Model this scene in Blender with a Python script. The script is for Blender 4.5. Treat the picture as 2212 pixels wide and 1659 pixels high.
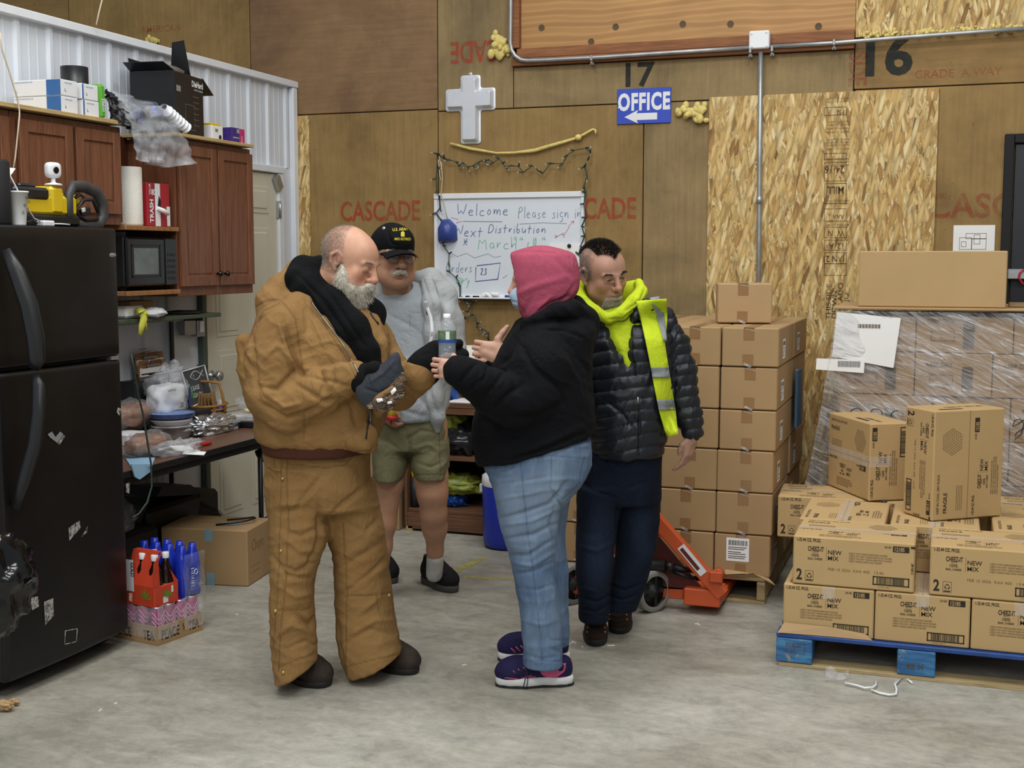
import bpy, math, random
import numpy as np
from mathutils import Vector, Matrix, Euler
from mathutils.bvhtree import BVHTree
random.seed(7); rng=np.random.default_rng(7)
R=math.radians
for o in list(bpy.data.objects): bpy.data.objects.remove(o)
SC=bpy.context.scene; COL=SC.collection
# ---------------- camera ----------------
F=2700.; CX=1106.; CY=829.5; H=1.676; YAW=R(19.3); PIT=R(5.8)
cd=bpy.data.cameras.new('camera'); cam=bpy.data.objects.new('camera',cd); COL.objects.link(cam)
cam.location=(0,0,H); cam.rotation_euler=(R(90)-PIT,0,YAW)
cd.sensor_width=36; cd.lens=36*F/2212; cd.clip_start=.05; SC.camera=cam
# ---------------- world, lights, exposure ----------------
w=bpy.data.worlds.new('world'); SC.world=w; w.use_nodes=True
w.node_tree.nodes['Background'].inputs[0].default_value=(.92,.97,1,1)
w.node_tree.nodes['Background'].inputs[1].default_value=.42
def area(loc,size,power,rot=(0,0,0),col=(1,1,.985)):
    l=bpy.data.lights.new('ceiling_light','AREA'); l.shape='RECTANGLE'; l.size=size[0]; l.size_y=size[1]; l.energy=power; l.color=col
    o=bpy.data.objects.new('ceiling_light',l); o.location=loc; o.rotation_euler=rot; COL.objects.link(o); return o
for (x,y,p) in ((-2.6,3.6,120),(.6,3.6,120),(-2.6,.6,120),(.6,.6,120),(-1.0,5.6,60)):
    area((x,y,5.6),(1.6,1.2),p)
area((-.5,-2.5,4.2),(4,2),150,(R(62),0,R(12)))
vs=SC.view_settings; SC.display_settings.display_device='sRGB'
vs.view_transform='Standard'; vs.look='None'; vs.gamma=1; vs.exposure=-0.5
try: vs.use_curve_mapping=False
except Exception: pass
# ---------------- pixel -> world ----------------
fw=np.array([-math.sin(YAW)*math.cos(PIT),math.cos(YAW)*math.cos(PIT),-math.sin(PIT)])
rt=np.array([math.cos(YAW),math.sin(YAW),0.]); up=np.cross(rt,fw); CAM=np.array([0,0,H]); fh=np.array([-math.sin(YAW),math.cos(YAW),0.])
def ray(x,y): return fw+rt*(x-CX)/F-up*(y-CY)/F
def onz(x,y,z=0.): d=ray(x,y); return CAM+d*(z-H)/d[2]
def ony(x,y,Y): d=ray(x,y); return CAM+d*Y/d[1]
def onx(x,y,X): d=ray(x,y); return CAM+d*X/d[0]
def atD(x,y,D): d=ray(x,y); return CAM+d*D/(d@fh)
# ---------------- materials ----------------
MATS={}
class N:
    def __init__(s,name,rough=.6,metal=0.):
        s.m=bpy.data.materials.new(name); s.m.use_nodes=True; s.t=s.m.node_tree; s.b=s.t.nodes['Principled BSDF']
        s.b.inputs['Roughness'].default_value=rough; s.b.inputs['Metallic'].default_value=metal; s._c={}
    def n(s,t,**k):
        a=s.t.nodes.new(t)
        for q,v in k.items():
            if q.startswith('i_'):
                nm=q[2:].replace('_',' '); a.inputs[int(nm) if nm.isdigit() else nm].default_value=v
            else: setattr(a,q,v)
        return a
    def l(s,a,b): s.t.links.new(a,b)
    def co(s,scale=(1,1,1),rot=(0,0,0),which='Object'):
        tc=s.n('ShaderNodeTexCoord'); mp=s.n('ShaderNodeMapping'); mp.inputs['Scale'].default_value=scale; mp.inputs['Rotation'].default_value=rot
        s.l(tc.outputs[which],mp.inputs['Vector']); return mp.outputs[0]
    def noise(s,vec,scale,detail=4,rough=.6,dist=0.):
        a=s.n('ShaderNodeTexNoise'); a.inputs['Scale'].default_value=scale; a.inputs['Detail'].default_value=detail; a.inputs['Roughness'].default_value=rough; a.inputs['Distortion'].default_value=dist
        s.l(vec,a.inputs['Vector']); return a.outputs['Fac']
    def ramp(s,fac,stops):
        a=s.n('ShaderNodeValToRGB'); e=a.color_ramp.elements
        while len(e)<len(stops): e.new(.5)
        for i,(p,c) in enumerate(stops):
            e[i].position=p; e[i].color=(tuple(c)+(1,))[:4] if not isinstance(c,(int,float)) else (c,c,c,1)
        s.l(fac,a.inputs[0]); return a.outputs[0]
    def mix(s,fac,a,b,mode='MIX'):
        m=s.n('ShaderNodeMix',data_type='RGBA',blend_type=mode)
        for v,i in ((fac,0),(a,6),(b,7)):
            if isinstance(v,(int,float)): m.inputs[i].default_value=v if i==0 else (v,v,v,1)
            elif isinstance(v,tuple): m.inputs[i].default_value=(v+(1,))[:4]
            else: s.l(v,m.inputs[i])
        return m.outputs[2]
    def math(s,op,a,b=0.,c=0.):
        m=s.n('ShaderNodeMath',operation=op)
        for i,v in enumerate((a,b,c)):
            if isinstance(v,(int,float)): m.inputs[i].default_value=v
            else: s.l(v,m.inputs[i])
        return m.outputs[0]
    def attr(s,name): a=s.n('ShaderNodeAttribute'); a.attribute_name=name; return a.outputs['Fac']
    def bump(s,fac,strength=.3,dist=.01,prev=None):
        b=s.n('ShaderNodeBump'); b.inputs['Strength'].default_value=strength; b.inputs['Distance'].default_value=dist
        s.l(fac,b.inputs['Height']); s.l(b.outputs[0],s.b.inputs['Normal']); 
        if prev: s.l(prev,b.inputs['Normal'])
        return b.outputs[0]
    def color(s,c):
        if isinstance(c,tuple): s.b.inputs['Base Color'].default_value=(c+(1,))[:4]
        else: s.l(c,s.b.inputs['Base Color'])
def srgb(h):
    h=h.lstrip('#'); v=[int(h[i:i+2],16)/255 for i in (0,2,4)]
    return tuple(x/12.92 if x<=.04045 else ((x+.055)/1.055)**2.4 for x in v)
def mat(name,col,rough=.6,metal=0.,var=.12,scale=8,bump=.0,bscale=60,spec=None,stretch=(1,1,1),coat=0):
    """generic surface: base colour with a procedural mottling and an optional fine bump"""
    if name in MATS: return name
    c=srgb(col) if isinstance(col,str) else col
    k=N(name,rough,metal); v=k.co(stretch)
    n=k.noise(v,scale,3); lo=tuple(x*(1-var) for x in c); hi=tuple(min(1,x*(1+var)) for x in c)
    k.color(k.ramp(n,[(.3,lo),(.7,hi)]))
    if bump: k.bump(k.noise(v,bscale,2),bump,.004)
    if spec is not None: k.b.inputs['Specular IOR Level'].default_value=spec
    if coat: k.b.inputs['Coat Weight'].default_value=coat
    MATS[name]=k.m; return name
def emat(name,col,st=1.):
    k=N(name,.5); k.color((0,0,0)); k.b.inputs['Emission Color'].default_value=srgb(col)+(1,); k.b.inputs['Emission Strength'].default_value=st; MATS[name]=k.m
def glassmat(name,col='#ffffff',alpha=.25,rough=.15,wr=0.,ws=20):
    """thin crinkled plastic film: mostly see-through, with glossy wrinkles"""
    k=N(name,rough); k.color(srgb(col)); v=k.co()
    n=k.noise(v,ws,4,.6,.8)
    k.l(k.ramp(n,[(.35,alpha*.5),(.62,alpha),(.72,min(1,alpha*2.2))]),k.b.inputs['Alpha'])
    if wr: k.bump(n,wr,.01)
    k.b.inputs['Specular IOR Level'].default_value=.9
    MATS[name]=k.m
# ---------------- mesh builder ----------------
ORG={}
def A(v): return np.array(v,dtype=float)
def rotm(rx=0,ry=0,rz=0): return np.array(Euler((R(rx),R(ry),R(rz))).to_matrix())
class MB:
    def __init__(s,m='plain'): s.v=[]; s.f=[]; s.mi=[]; s.sm=[]; s.mats=[]; s.use(m); s.T=None; s.nv=0
    def use(s,m):
        if m not in s.mats: s.mats.append(m)
        s.cur=s.mats.index(m); return s
    def add(s,v,f,smooth=False):
        v=np.asarray(v,dtype=float).reshape(-1,3)
        if s.T is not None: v=v@s.T[0].T+s.T[1]
        b=s.nv; s.v.append(v); s.nv+=len(v)
        s.f+= [tuple(i+b for i in q) for q in f]; s.mi+=[s.cur]*len(f); s.sm+=[smooth]*len(f); return s
    def box(s,c,d,rot=None,b=0.):
        c=A(c); h=A(d)/2; b=min(b,h.min()*.95)
        if b<=0:
            v=np.array([[x,y,z] for x in(-1,1) for y in(-1,1) for z in(-1,1)])*h
            f=[(0,1,3,2),(4,6,7,5),(0,4,5,1),(2,3,7,6),(0,2,6,4),(1,5,7,3)]
        else:
            v=[];f=[];idx={}
            for sx in(-1,1):
                for sy in(-1,1):
                    for sz in(-1,1):
                        S=A((sx,sy,sz)); 
                        for a in range(3):
                            p=S*(h-b); p[a]=S[a]*h[a]; idx[(sx,sy,sz,a)]=len(v); v.append(p)
            for a in range(3):
                o1,o2=[q for q in range(3) if q!=a]
                for sg in(-1,1):
                    q=[]
                    for (u,w_) in ((-1,-1),(1,-1),(1,1),(-1,1)):
                        t=[0,0,0]; t[a]=sg; t[o1]=u; t[o2]=w_; q.append(idx[(*t,a)])
                    f.append(tuple(q))
                for u in(-1,1):
                    for w_ in(-1,1):  # edges along a
                        t=[0,0,0]; t[o1]=u; t[o2]=w_
                        t[a]=-1; k1=tuple(t); t[a]=1; k2=tuple(t)
                        f.append((idx[(*k1,o1)],idx[(*k2,o1)],idx[(*k2,o2)],idx[(*k1,o2)]))
            for sx in(-1,1):
                for sy in(-1,1):
                    for sz in(-1,1): f.append(tuple(idx[(sx,sy,sz,a)] for a in range(3)))
            v=np.array(v)
            # consistent outward winding
            g=[]
            for q in f:
                p=v[list(q)]; n=np.cross(p[1]-p[0],p[2]-p[0])
                g.append(q if n@p.mean(0)>0 else q[::-1])
            f=g
        if rot is not None: v=v@np.asarray(rot).T
        return s.add(v+c,f)
    def bx(s,x0,x1,y0,y1,z0,z1,b=0.): return s.box(((x0+x1)/2,(y0+y1)/2,(z0+z1)/2),(abs(x1-x0),abs(y1-y0),abs(z1-z0)),None,b)
    def tube(s,pts,r,n=8,caps=True,flat=1.,smooth=True):
        P=[A(p) for p in pts]; m=len(P); r=[r]*m if np.isscalar(r) else list(r)
        t=[(P[min(i+1,m-1)]-P[max(i-1,0)]) for i in range(m)]; t=[x/(np.linalg.norm(x)+1e-12) for x in t]
        ref=A((0,0,1)) if abs(t[0][2])<.9 else A((1,0,0)); u=np.cross(t[0],ref); u/=np.linalg.norm(u)
        v=[]
        for i in range(m):
            u=u-t[i]*(u@t[i]); u/=np.linalg.norm(u)+1e-12; w_=np.cross(t[i],u)
            for k in range(n):
                a=2*math.pi*k/n; v.append(P[i]+r[i]*(u*math.cos(a)+w_*math.sin(a)*flat))
        f=[(i*n+k,i*n+(k+1)%n,(i+1)*n+(k+1)%n,(i+1)*n+k) for i in range(m-1) for k in range(n)]
        s.add(v,f,smooth)
        if caps:
            b=s.nv-m*n; s.f+=[tuple(b+k for k in range(n))[::-1],tuple(b+(m-1)*n+k for k in range(n))]; s.mi+=[s.cur]*2; s.sm+=[False]*2
        return s
    def cyl(s,p0,p1,r,n=20,r1=None,smooth=True): return s.tube([p0,p1],[r,r if r1 is None else r1],n,True,1.,smooth)
    def lathe(s,prof,c,n=24,axis=None,smooth=True):
        """prof: list of (radius, height) around +z (or the given rotation matrix)"""
        v=[(r*math.cos(2*math.pi*k/n),r*math.sin(2*math.pi*k/n),z) for r,z in prof for k in range(n)]
        v=np.array(v)
        if axis is not None: v=v@np.asarray(axis).T
        f=[(i*n+k,i*n+(k+1)%n,(i+1)*n+(k+1)%n,(i+1)*n+k) for i in range(len(prof)-1) for k in range(n)]
        return s.add(v+A(c),f,smooth)
    def ball(s,c,r,nu=14,nv=9,rot=None,fn=None):
        r=A((r,r,r)) if np.isscalar(r) else A(r)
        v=[]
        for i in range(nv+1):
            th=math.pi*i/nv
            for k in range(nu):
                ph=2*math.pi*k/nu; d=A((math.sin(th)*math.cos(ph),math.sin(th)*math.sin(ph),math.cos(th)))
                v.append(d*r*(fn(d) if fn else 1))
        v=np.array(v)
        if rot is not None: v=v@np.asarray(rot).T
        f=[(i*nu+k,(i+1)*nu+k,(i+1)*nu+(k+1)%nu,i*nu+(k+1)%nu) for i in range(nv) for k in range(nu)]
        return s.add(v+A(c),f,True)
    def poly(s,pts,thick=None,n=None):
        """flat polygon, optionally extruded by vector thick"""
        P=np.array(pts,float); m=len(P)
        if thick is None: return s.add(P,[tuple(range(m))])
        Q=P+A(thick)
        return s.add(np.vstack([P,Q]),[tuple(range(m))[::-1],tuple(range(m,2*m))]+[(i,(i+1)%m,m+(i+1)%m,m+i) for i in range(m)])
    def grid(s,fn,nu,nv,smooth=True,closed=False):
        v=[fn(i/nu,j/nv) for i in range(nu+1) for j in range(nv+1)]
        f=[(i*(nv+1)+j,(i+1)*(nv+1)+j,(i+1)*(nv+1)+j+1,i*(nv+1)+j+1) for i in range(nu) for j in range(nv)]
        return s.add(v,f,smooth)
    def text(s,body,o,xd,yd,h,xs=1.,bold=0.,align='LEFT',off=.0006,spacing=1.,shear=0.):
        V,Fc=textgeo(body,bold,align,spacing); o=A(o); xd=A(xd); yd=A(yd); xd=xd/np.linalg.norm(xd); yd=yd/np.linalg.norm(yd); n=np.cross(xd,yd)
        v=o+np.outer((V[:,0]*xs+V[:,1]*shear)*h,xd)+np.outer(V[:,1]*h,yd)+n*off
        return s.add(v,Fc)
    def quad(s,o,xd,yd,w_,h,off=.0005):
        o=A(o); xd=A(xd)/np.linalg.norm(xd); yd=A(yd)/np.linalg.norm(yd); n=np.cross(xd,yd)*off
        return s.add([o+n,o+xd*w_+n,o+xd*w_+yd*h+n,o+yd*h+n],[(0,1,2,3)])
    def frame2(s,o,xd,yd,w_,h,t,off=.0005):
        o=A(o); xd=A(xd); yd=A(yd)
        s.quad(o,xd,yd,w_,t,off); s.quad(o+yd*(h-t),xd,yd,w_,t,off); s.quad(o,xd,yd,t,h,off); s.quad(o+xd*(w_-t),xd,yd,t,h,off); return s
_TG={}
def textgeo(body,bold,align,spacing):
    k=(body,bold,align,spacing)
    if k in _TG: return _TG[k]
    c=bpy.data.curves.new('t','FONT'); c.body=body; c.size=1/.7; c.offset=bold; c.align_x=align; c.space_character=spacing; c.resolution_u=3; c.fill_mode='FRONT'
    o=bpy.data.objects.new('t',c); COL.objects.link(o); dg=bpy.context.evaluated_depsgraph_get(); e=o.evaluated_get(dg); me=e.to_mesh()
    V=np.array([v.co[:] for v in me.vertices]) if len(me.vertices) else np.zeros((0,3)); Fc=[tuple(p.vertices) for p in me.polygons]
    e.to_mesh_clear(); bpy.data.objects.remove(o); bpy.data.curves.remove(c)
    _TG[k]=(V,Fc); return _TG[k]
def mkmesh(name,mb,org):
    me=bpy.data.meshes.new(name); V=np.vstack(mb.v)-A(org)
    me.from_pydata(V.tolist(),[],mb.f)
    for m in mb.mats: me.materials.append(MATS[m])
    me.polygons.foreach_set('material_index',mb.mi); me.polygons.foreach_set('use_smooth',mb.sm); me.update(); return me
def tag(o,label=None,cat=None,group=None,kind=None):
    if label: o['label']=label
    if cat: o['category']=cat
    if group: o['group']=group
    if kind: o['kind']=kind
    return o
def obj(name,mb,parent=None,label=None,cat=None,group=None,kind=None,org=None):
    if parent is not None and org is None: org=ORG[parent.name]
    if org is None:
        V=np.vstack(mb.v); lo,hi=V.min(0),V.max(0); org=A(((lo[0]+hi[0])/2,(lo[1]+hi[1])/2,lo[2]))
    o=bpy.data.objects.new(name,mkmesh(name,mb,org)); COL.objects.link(o); ORG[o.name]=A(org)
    if parent is not None: o.parent=parent; o.location=A(org)-ORG[parent.name]
    else: o.location=org
    if kind is None and name in ('print','fine_print','lettering','drawing','stamp','mill_stamp','label_print','swirl_print'): kind='stuff'
    return tag(o,label,cat,group,kind)
def thing(name,label,cat,loc,group=None,rz=0.):
    o=bpy.data.objects.new(name,None); o.empty_display_size=.05; COL.objects.link(o); o.location=loc; o.rotation_euler=(0,0,rz); ORG[o.name]=A(loc)
    return tag(o,label,cat,group)
def clone(root,loc,rot=None,label=None,group=None):
    def cp(o,par):
        c=o.copy(); COL.objects.link(c); 
        if par: c.parent=par
        for ch in o.children: cp(ch,c)
        return c
    r=cp(root,None); r.location=loc
    if rot is not None: r.rotation_euler=rot
    if label: r['label']=label
    if group: r['group']=group
    return r
# ---------------- shared materials ----------------
mat('plain','#888888')
mat('white_paint','#e6e8ea',.45,var=.03)
mat('white_plastic','#e9ebee',.35,var=.02)
mat('paper','#f2f2f0',.8,var=.02)
mat('black_plastic','#17181a',.4,var=.15)
mat('black_matte','#101113',.75,var=.2)
mat('black_gloss','#0c0c0e',.18,var=.1)
mat('ink','#2b241c',.8,var=.1)
mat('ink_soft','#5b4a35',.8,var=.1)
mat('steel','#b9bcbe',.32,.85,var=.08,scale=20)
mat('galv','#a9acad',.42,.7,var=.15,scale=12)
mat('dark_metal','#3b3c3d',.5,.6)
mat('green_wire','#2e3d33',.5)
mat('yellow_foam','#d9c678',.75,var=.2,scale=30,bump=.4,bscale=80)
mat('blue_sign','#2f4bbb',.4,var=.05)
mat('red','#b4232a',.5)
mat('yellow','#d8b313',.45,var=.06)
mat('cardboard','#a98a61',.85,var=.05,scale=3,bump=.08,bscale=200)
mat('cardboard_light','#b99a6c',.85,var=.05,scale=3,bump=.08,bscale=200)
mat('cardboard_pale','#b3946b',.85,var=.04,scale=3,bump=.08,bscale=200)
mat('cardboard_dark','#8d6a45',.85,var=.06,scale=3)
mat('tape','#94714b',.25,var=.04)
mat('wood_raw','#b59a68',.75,var=.2,scale=6,stretch=(1,1,8))
mat('paper_grey','#8b8d8e',.8)
glassmat('film','#f4f6f8',.28,.12,.5,25)
glassmat('film_clear','#f7f9fb',.16,.08,.3,30)
def wood(name,c0,c1,c2,rough=.45,scale=(18,18,1.1),knots=False,spec=.4,bands=5.):
    k=N(name,rough); v=k.co(scale); w_=k.noise(v,2.2,6,.62,1.2); g=k.noise(v,9,3,.5)
    base=k.ramp(w_,[(.28,srgb(c0)),(.5,srgb(c1)),(.72,srgb(c2))])
    k.color(k.mix(.25,base,k.ramp(g,[(.35,.25),(.65,.8)]),'OVERLAY')); k.bump(g,.08,.002); k.b.inputs['Specular IOR Level'].default_value=spec; MATS[name]=k.m
wood('cherry','#5e3b29','#734832','#86573d',.38,spec=.45)
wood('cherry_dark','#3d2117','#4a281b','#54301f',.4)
wood('old_plank','#7d5330','#92663c','#a87a4c',.6)
wood('shelf_brown','#5a3d29','#6b4a33','#7a5840',.55,(1.1,18,18))
wood('pallet_wood','#8d7850','#a8936a','#bda77c',.7,(1.2,14,14))
# weathered plywood sheets of the back wall (grain, blotches, dirt)
def plywood(name,base,dark,rx=0):
    k=N(name,.72); v=k.co(); vg=k.co((.9,1,14) if rx else (14,1,.9))
    big=k.noise(v,1.3,5,.62,.6); mid=k.noise(v,6,5,.7); gr=k.noise(vg,3,5,.65)
    c=k.ramp(big,[(.3,srgb(dark)),(.5,srgb(base)),(.72,tuple(min(1,x*1.12) for x in srgb(base)))])
    c=k.mix(.35,c,k.ramp(gr,[(.3,.32),(.7,.68)]),'OVERLAY')
    c=k.mix(.3,c,k.ramp(mid,[(.3,.3),(.7,.7)]),'OVERLAY')
    sp=k.noise(v,38,2); c=k.mix(k.ramp(sp,[(.68,0.),(.74,.5)]),c,tuple(x*.45 for x in srgb(dark)))
    k.color(c); k.bump(gr,.12,.003); k.b.inputs['Specular IOR Level'].default_value=.25; MATS[name]=k.m
plywood('ply_a','#92774a','#775f3a'); plywood('ply_b','#8d7146','#70583a',1); plywood('ply_c','#8f7a55','#746346'); plywood('ply_d','#876a4b','#70563f',1)
# raw pine-faced plywood in the upper opening with flowing grain and knots
k=N('pine_ply',.55); v=k.co((.8,1.,3.2)); n=k.noise(v,1.6,3,.5,1.5); wv=k.n('ShaderNodeTexWave',wave_type='BANDS',bands_direction='Z'); wv.inputs['Scale'].default_value=1.3; wv.inputs['Distortion'].default_value=7; wv.inputs['Detail'].default_value=3; wv.inputs['Detail Scale'].default_value=.8
k.l(v,wv.inputs['Vector']); c=k.ramp(wv.outputs['Fac'],[(.1,srgb('#a87a45')),(.6,srgb('#bd9058')),(.9,srgb('#b0834c'))]); c=k.mix(.25,c,k.ramp(n,[(.3,.3),(.7,.7)]),'OVERLAY'); k.color(c); MATS['pine_ply']=k.m
# OSB: layers of long flakes at different angles
k=N('osb',.7); tc=k.n('ShaderNodeTexCoord'); lay=None
for i,(ang,sc) in enumerate(((28,1.1),(145,1.2),(62,1.1),(118,.9),(86,1.3),(101,.95),(77,.8))):
    mp=k.n('ShaderNodeMapping',vector_type='POINT'); mp.inputs['Rotation'].default_value=(0,R(ang),0); mp.inputs['Scale'].default_value=(1,1,1); mp.inputs['Location'].default_value=(i*3.3,0,i*1.7)
    k.l(tc.outputs['Object'],mp.inputs['Vector']); m2=k.n('ShaderNodeMapping'); m2.inputs['Scale'].default_value=(12*sc,.01,62*sc); k.l(mp.outputs[0],m2.inputs['Vector'])
    vo=k.n('ShaderNodeTexVoronoi',feature='F1'); vo.inputs['Scale'].default_value=1; vo.inputs['Randomness'].default_value=1; k.l(m2.outputs[0],vo.inputs['Vector'])
    sp=k.n('ShaderNodeSeparateColor'); k.l(vo.outputs['Color'],sp.inputs[0])
    col=k.ramp(sp.outputs[0],[(0.,srgb('#8d6835')),(.08,srgb('#b58d50')),(.45,srgb('#d0ae6b')),(.8,srgb('#dfc184')),(1.,srgb('#ecd8a4'))])
    edge=k.ramp(vo.outputs['Distance'],[(.35,1.),(.75,.62)]); col=k.mix(1.,col,edge,'MULTIPLY')
    if lay is None: lay=col; hh=sp.outputs[0]
    else:
        th=k.math('GREATER_THAN',sp.outputs[1],.5); lay=k.mix(th,lay,col)
k.color(lay); MATS['osb']=k.m
# concrete floor
k=N('concrete',.5); v=k.co(); v2=k.co((1,1.8,1),(0,0,R(25)))
a=k.noise(v,.9,6,.62,.5); b=k.noise(v2,4.6,9,.76,.5); c_=k.noise(v,22,5,.7); d=k.noise(v,160,2)
c=k.ramp(a,[(.3,srgb('#8a8577')),(.5,srgb('#a09c90')),(.68,srgb('#adaaa0'))])
c=k.mix(.55,c,k.ramp(b,[(.32,.22),(.5,.5),(.66,.72)]),'OVERLAY'); c=k.mix(.3,c,k.ramp(c_,[(.3,.3),(.7,.7)]),'OVERLAY'); c=k.mix(.12,c,k.ramp(d,[(.3,.2),(.7,.8)]),'OVERLAY')
st=k.noise(v2,1.7,7,.75,1.); c=k.mix(k.ramp(st,[(.6,0.),(.72,.55)]),c,srgb('#bcb9ae'))
st=k.noise(k.co((1,1,1),(0,0,1)),1.3,6,.7,.6); c=k.mix(k.ramp(st,[(.6,0.),(.75,.45)]),c,srgb('#5f584b'))
k.color(c); k.l(k.ramp(b,[(.3,.62),(.7,.4)]),k.b.inputs['Roughness']); k.bump(c_,.1,.004); k.b.inputs['Specular IOR Level'].default_value=.35; MATS['concrete']=k.m
def ghost(name,col,a0,a1,sc=9):
    """worn paint: patchy cover over what is under it"""
    k=N(name,.8); k.color(srgb(col)); n=k.noise(k.co(),sc,5,.7); k.l(k.ramp(n,[(.36,a0),(.6,a1)]),k.b.inputs['Alpha']); MATS[name]=k.m
ghost('stencil_red','#b0442c',.15,.85,14); ghost('stencil_red_faint','#a5492f',.05,.5,14); ghost('stencil_black','#1f2422',.6,.97); ghost('floor_yellow','#b9b25c',.25,.85,12)
ghost('osb_ink','#463521',.35,.9,20)
YB=7.45; XL=-4.128
EX=A((1,0,0)); EY=A((0,1,0)); EZ=A((0,0,1))
# ---------------- floor ----------------
mb=MB('concrete'); mb.bx(-8,4.2,-4,YB+.3,-.12,0); floor=obj('floor',mb,kind='structure',org=(0,0,0))
def tapeline(p,q,wd):
    p=A(p);q=A(q); d=q-p; n=A((-d[1],d[0],0)); n=n/np.linalg.norm(n)*wd/2
    m=MB('floor_yellow'); m.poly([p-n,q-n,q+n,p+n]); m.v[-1][:,2]=.0015; return m
o1=obj('floor_tape',tapeline(onz(975,1238),onz(1045,1205),.05),floor,org=(0,0,0)); o2=obj('floor_tape',tapeline(onz(1002,1247),onz(1125,1252),.045),floor,org=(0,0,0))
# ---------------- back wall: core + individual sheets ----------------
mb=MB('black_matte'); mb.bx(-8,4.2,YB+.03,YB+.3,0,4.6); wall=obj('wall_back',mb,kind='structure',org=(0,YB,0))
seams=[-8.,-7.1,ony(150,100,YB)[0],ony(540,100,YB)[0],ony(946,300,YB)[0]]
zs=ony(800,242,YB)[2]; xs3=seams
def sheet(x0,x1,z0,z1,m,t=.0):
    g=.003; b=MB(m); b.bx(x0+g,x1-g,YB-t,YB+.03,z0+g,z1-g,.003); return obj('plywood_sheet',b,wall,org=(0,YB,0))
ms=['ply_a','ply_b','ply_a','ply_d']
for i in range(4):
    sheet(seams[i],seams[i+1],zs,4.5,ms[i%4]); sheet(seams[i],seams[i+1],0,zs,['ply_c','ply_a','ply_b','ply_a'][i],.0)
x5=ony(1109,200,YB)[0]; x6=ony(1390,300,YB)[0]; x7=ony(1845,150,YB)[0]; x8=ony(2050,200,YB)[0]
zop=ony(1109,145,YB)[2]; zt=ony(1400,222,YB)[2]; xr=.75
sheet(seams[4],x5,zt,4.5,'ply_c'); sheet(x5,x7,zt,zop,'ply_c'); sheet(seams[4],x6,0,zt,'ply_a'); sheet(x6,x6+1.22,0,zt,'ply_c')
sheet(x7,1.9,ony(2100,183,YB)[2],ony(1845,84,YB)[2],'ply_b'); sheet(x6+1.22,1.9,0,ony(2100,183,YB)[2],'ply_a'); sheet(1.9,4.2,0,4.5,'ply_a')
sheet(x6+1.22,x7,zt-.0,zt+.001,'ply_a') if False else None
# OSB pieces
def osb(p0,p1,t,label=None,flip=False):
    b=MB('osb'); b.bx(p0[0],p1[0],YB-t,YB-.0005,p0[2],p1[2],.002); o=obj('osb_sheet',b,wall,org=(0,YB,0))
    return o
osb(ony(1519,1100,YB),ony(2029,190,YB),.014)
osb(ony(1848,82,YB),(1.9,0,4.5),.014)
osb(A((XL-.06,0,0)),ony(668,250,YB),.012)
# recessed opening with pine plywood and its frame boards
zo=zop; b=MB('pine_ply'); b.bx(x5+.05,x7-.0,YB+.0,YB+.029,zo+.1,4.5); obj('pine_sheet',b,wall,org=((x5+x7)/2,YB,3.4))
wood('frame_board','#6f4426','#85532f','#9a6640',.6,(1.1,14,14))
b=MB('frame_board'); b.bx(x5,x7,YB-.04,YB-.001,zo,zo+.045,.003); obj('frame_board',b,wall,org=((x5+x7)/2,YB,zo))
b=MB('frame_board'); b.bx(x5+.03,x7,YB-.03,YB-.001,zo+.047,zo+.105,.003); obj('frame_board',b,wall,org=((x5+x7)/2,YB,zo))
b=MB('frame_board'); b.bx(x5,x5+.05,YB-.04,YB-.001,zo+.107,4.5,.003); obj('frame_board',b,wall,org=(x5,YB,zo))
for (px,py) in ((1170,60),(1277,90),(1330,58),(1475,52),(1578,52),(1768,57)):
    p=ony(px,py,YB); b=MB('ink_soft'); b.lathe([(0,0),(.014,0),(.02,.001)],(p[0],YB-.0015,p[2]),10,rotm(90)); obj('knot',b,wall,org=p)
# stencils on the wall
XW=A((1,0,0)); 
def stencil(body,px,py,h,mm,xs=1.,bold=.03,flip=False,label=None,sp=1.):
    p=ony(px,py,YB); b=MB(mm)
    if flip: b.text(body,A((p[0],YB-.0012,p[2])),-EX,-EZ,h,xs,bold,'LEFT',.0002,sp)
    else: b.text(body,A((p[0],YB-.0012,p[2])),EX,EZ,h,xs,bold,'LEFT',.0002,sp)
    return obj('stencil',b,wall,org=p)
stencil('CASCADE',735,477,.125,'stencil_red',.72,.03); stencil('CASCADE',1180,473,.125,'stencil_red',.72,.03)
stencil('CADE',1080,86,.13,'stencil_red',.68,.03,True); stencil('CASC',2000,470,.13,'stencil_red_faint',1.0,.03)
stencil('GRADE  A WAY',1975,170,.045,'stencil_red_faint',1.,.01); stencil('AMERICAN',305,72,.045,'stencil_red_faint',1.,.01)
b=MB('stencil_red_faint'); p=ony(1835,112,YB); b.text('SDE',A((p[0],YB-.0012,p[2])),-EZ,EX,.1,.8,.02); obj('stencil',b,wall,org=p)
stencil('17',1338,187,.135,'stencil_black',1.1,.035); 
b=MB('stencil_black'); p=ony(1848,163,YB); b.text('16',A((p[0],YB-.0012,p[2])),EX,EZ,.205,1.05,.045); obj('stencil',b,wall,org=p)
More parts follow.
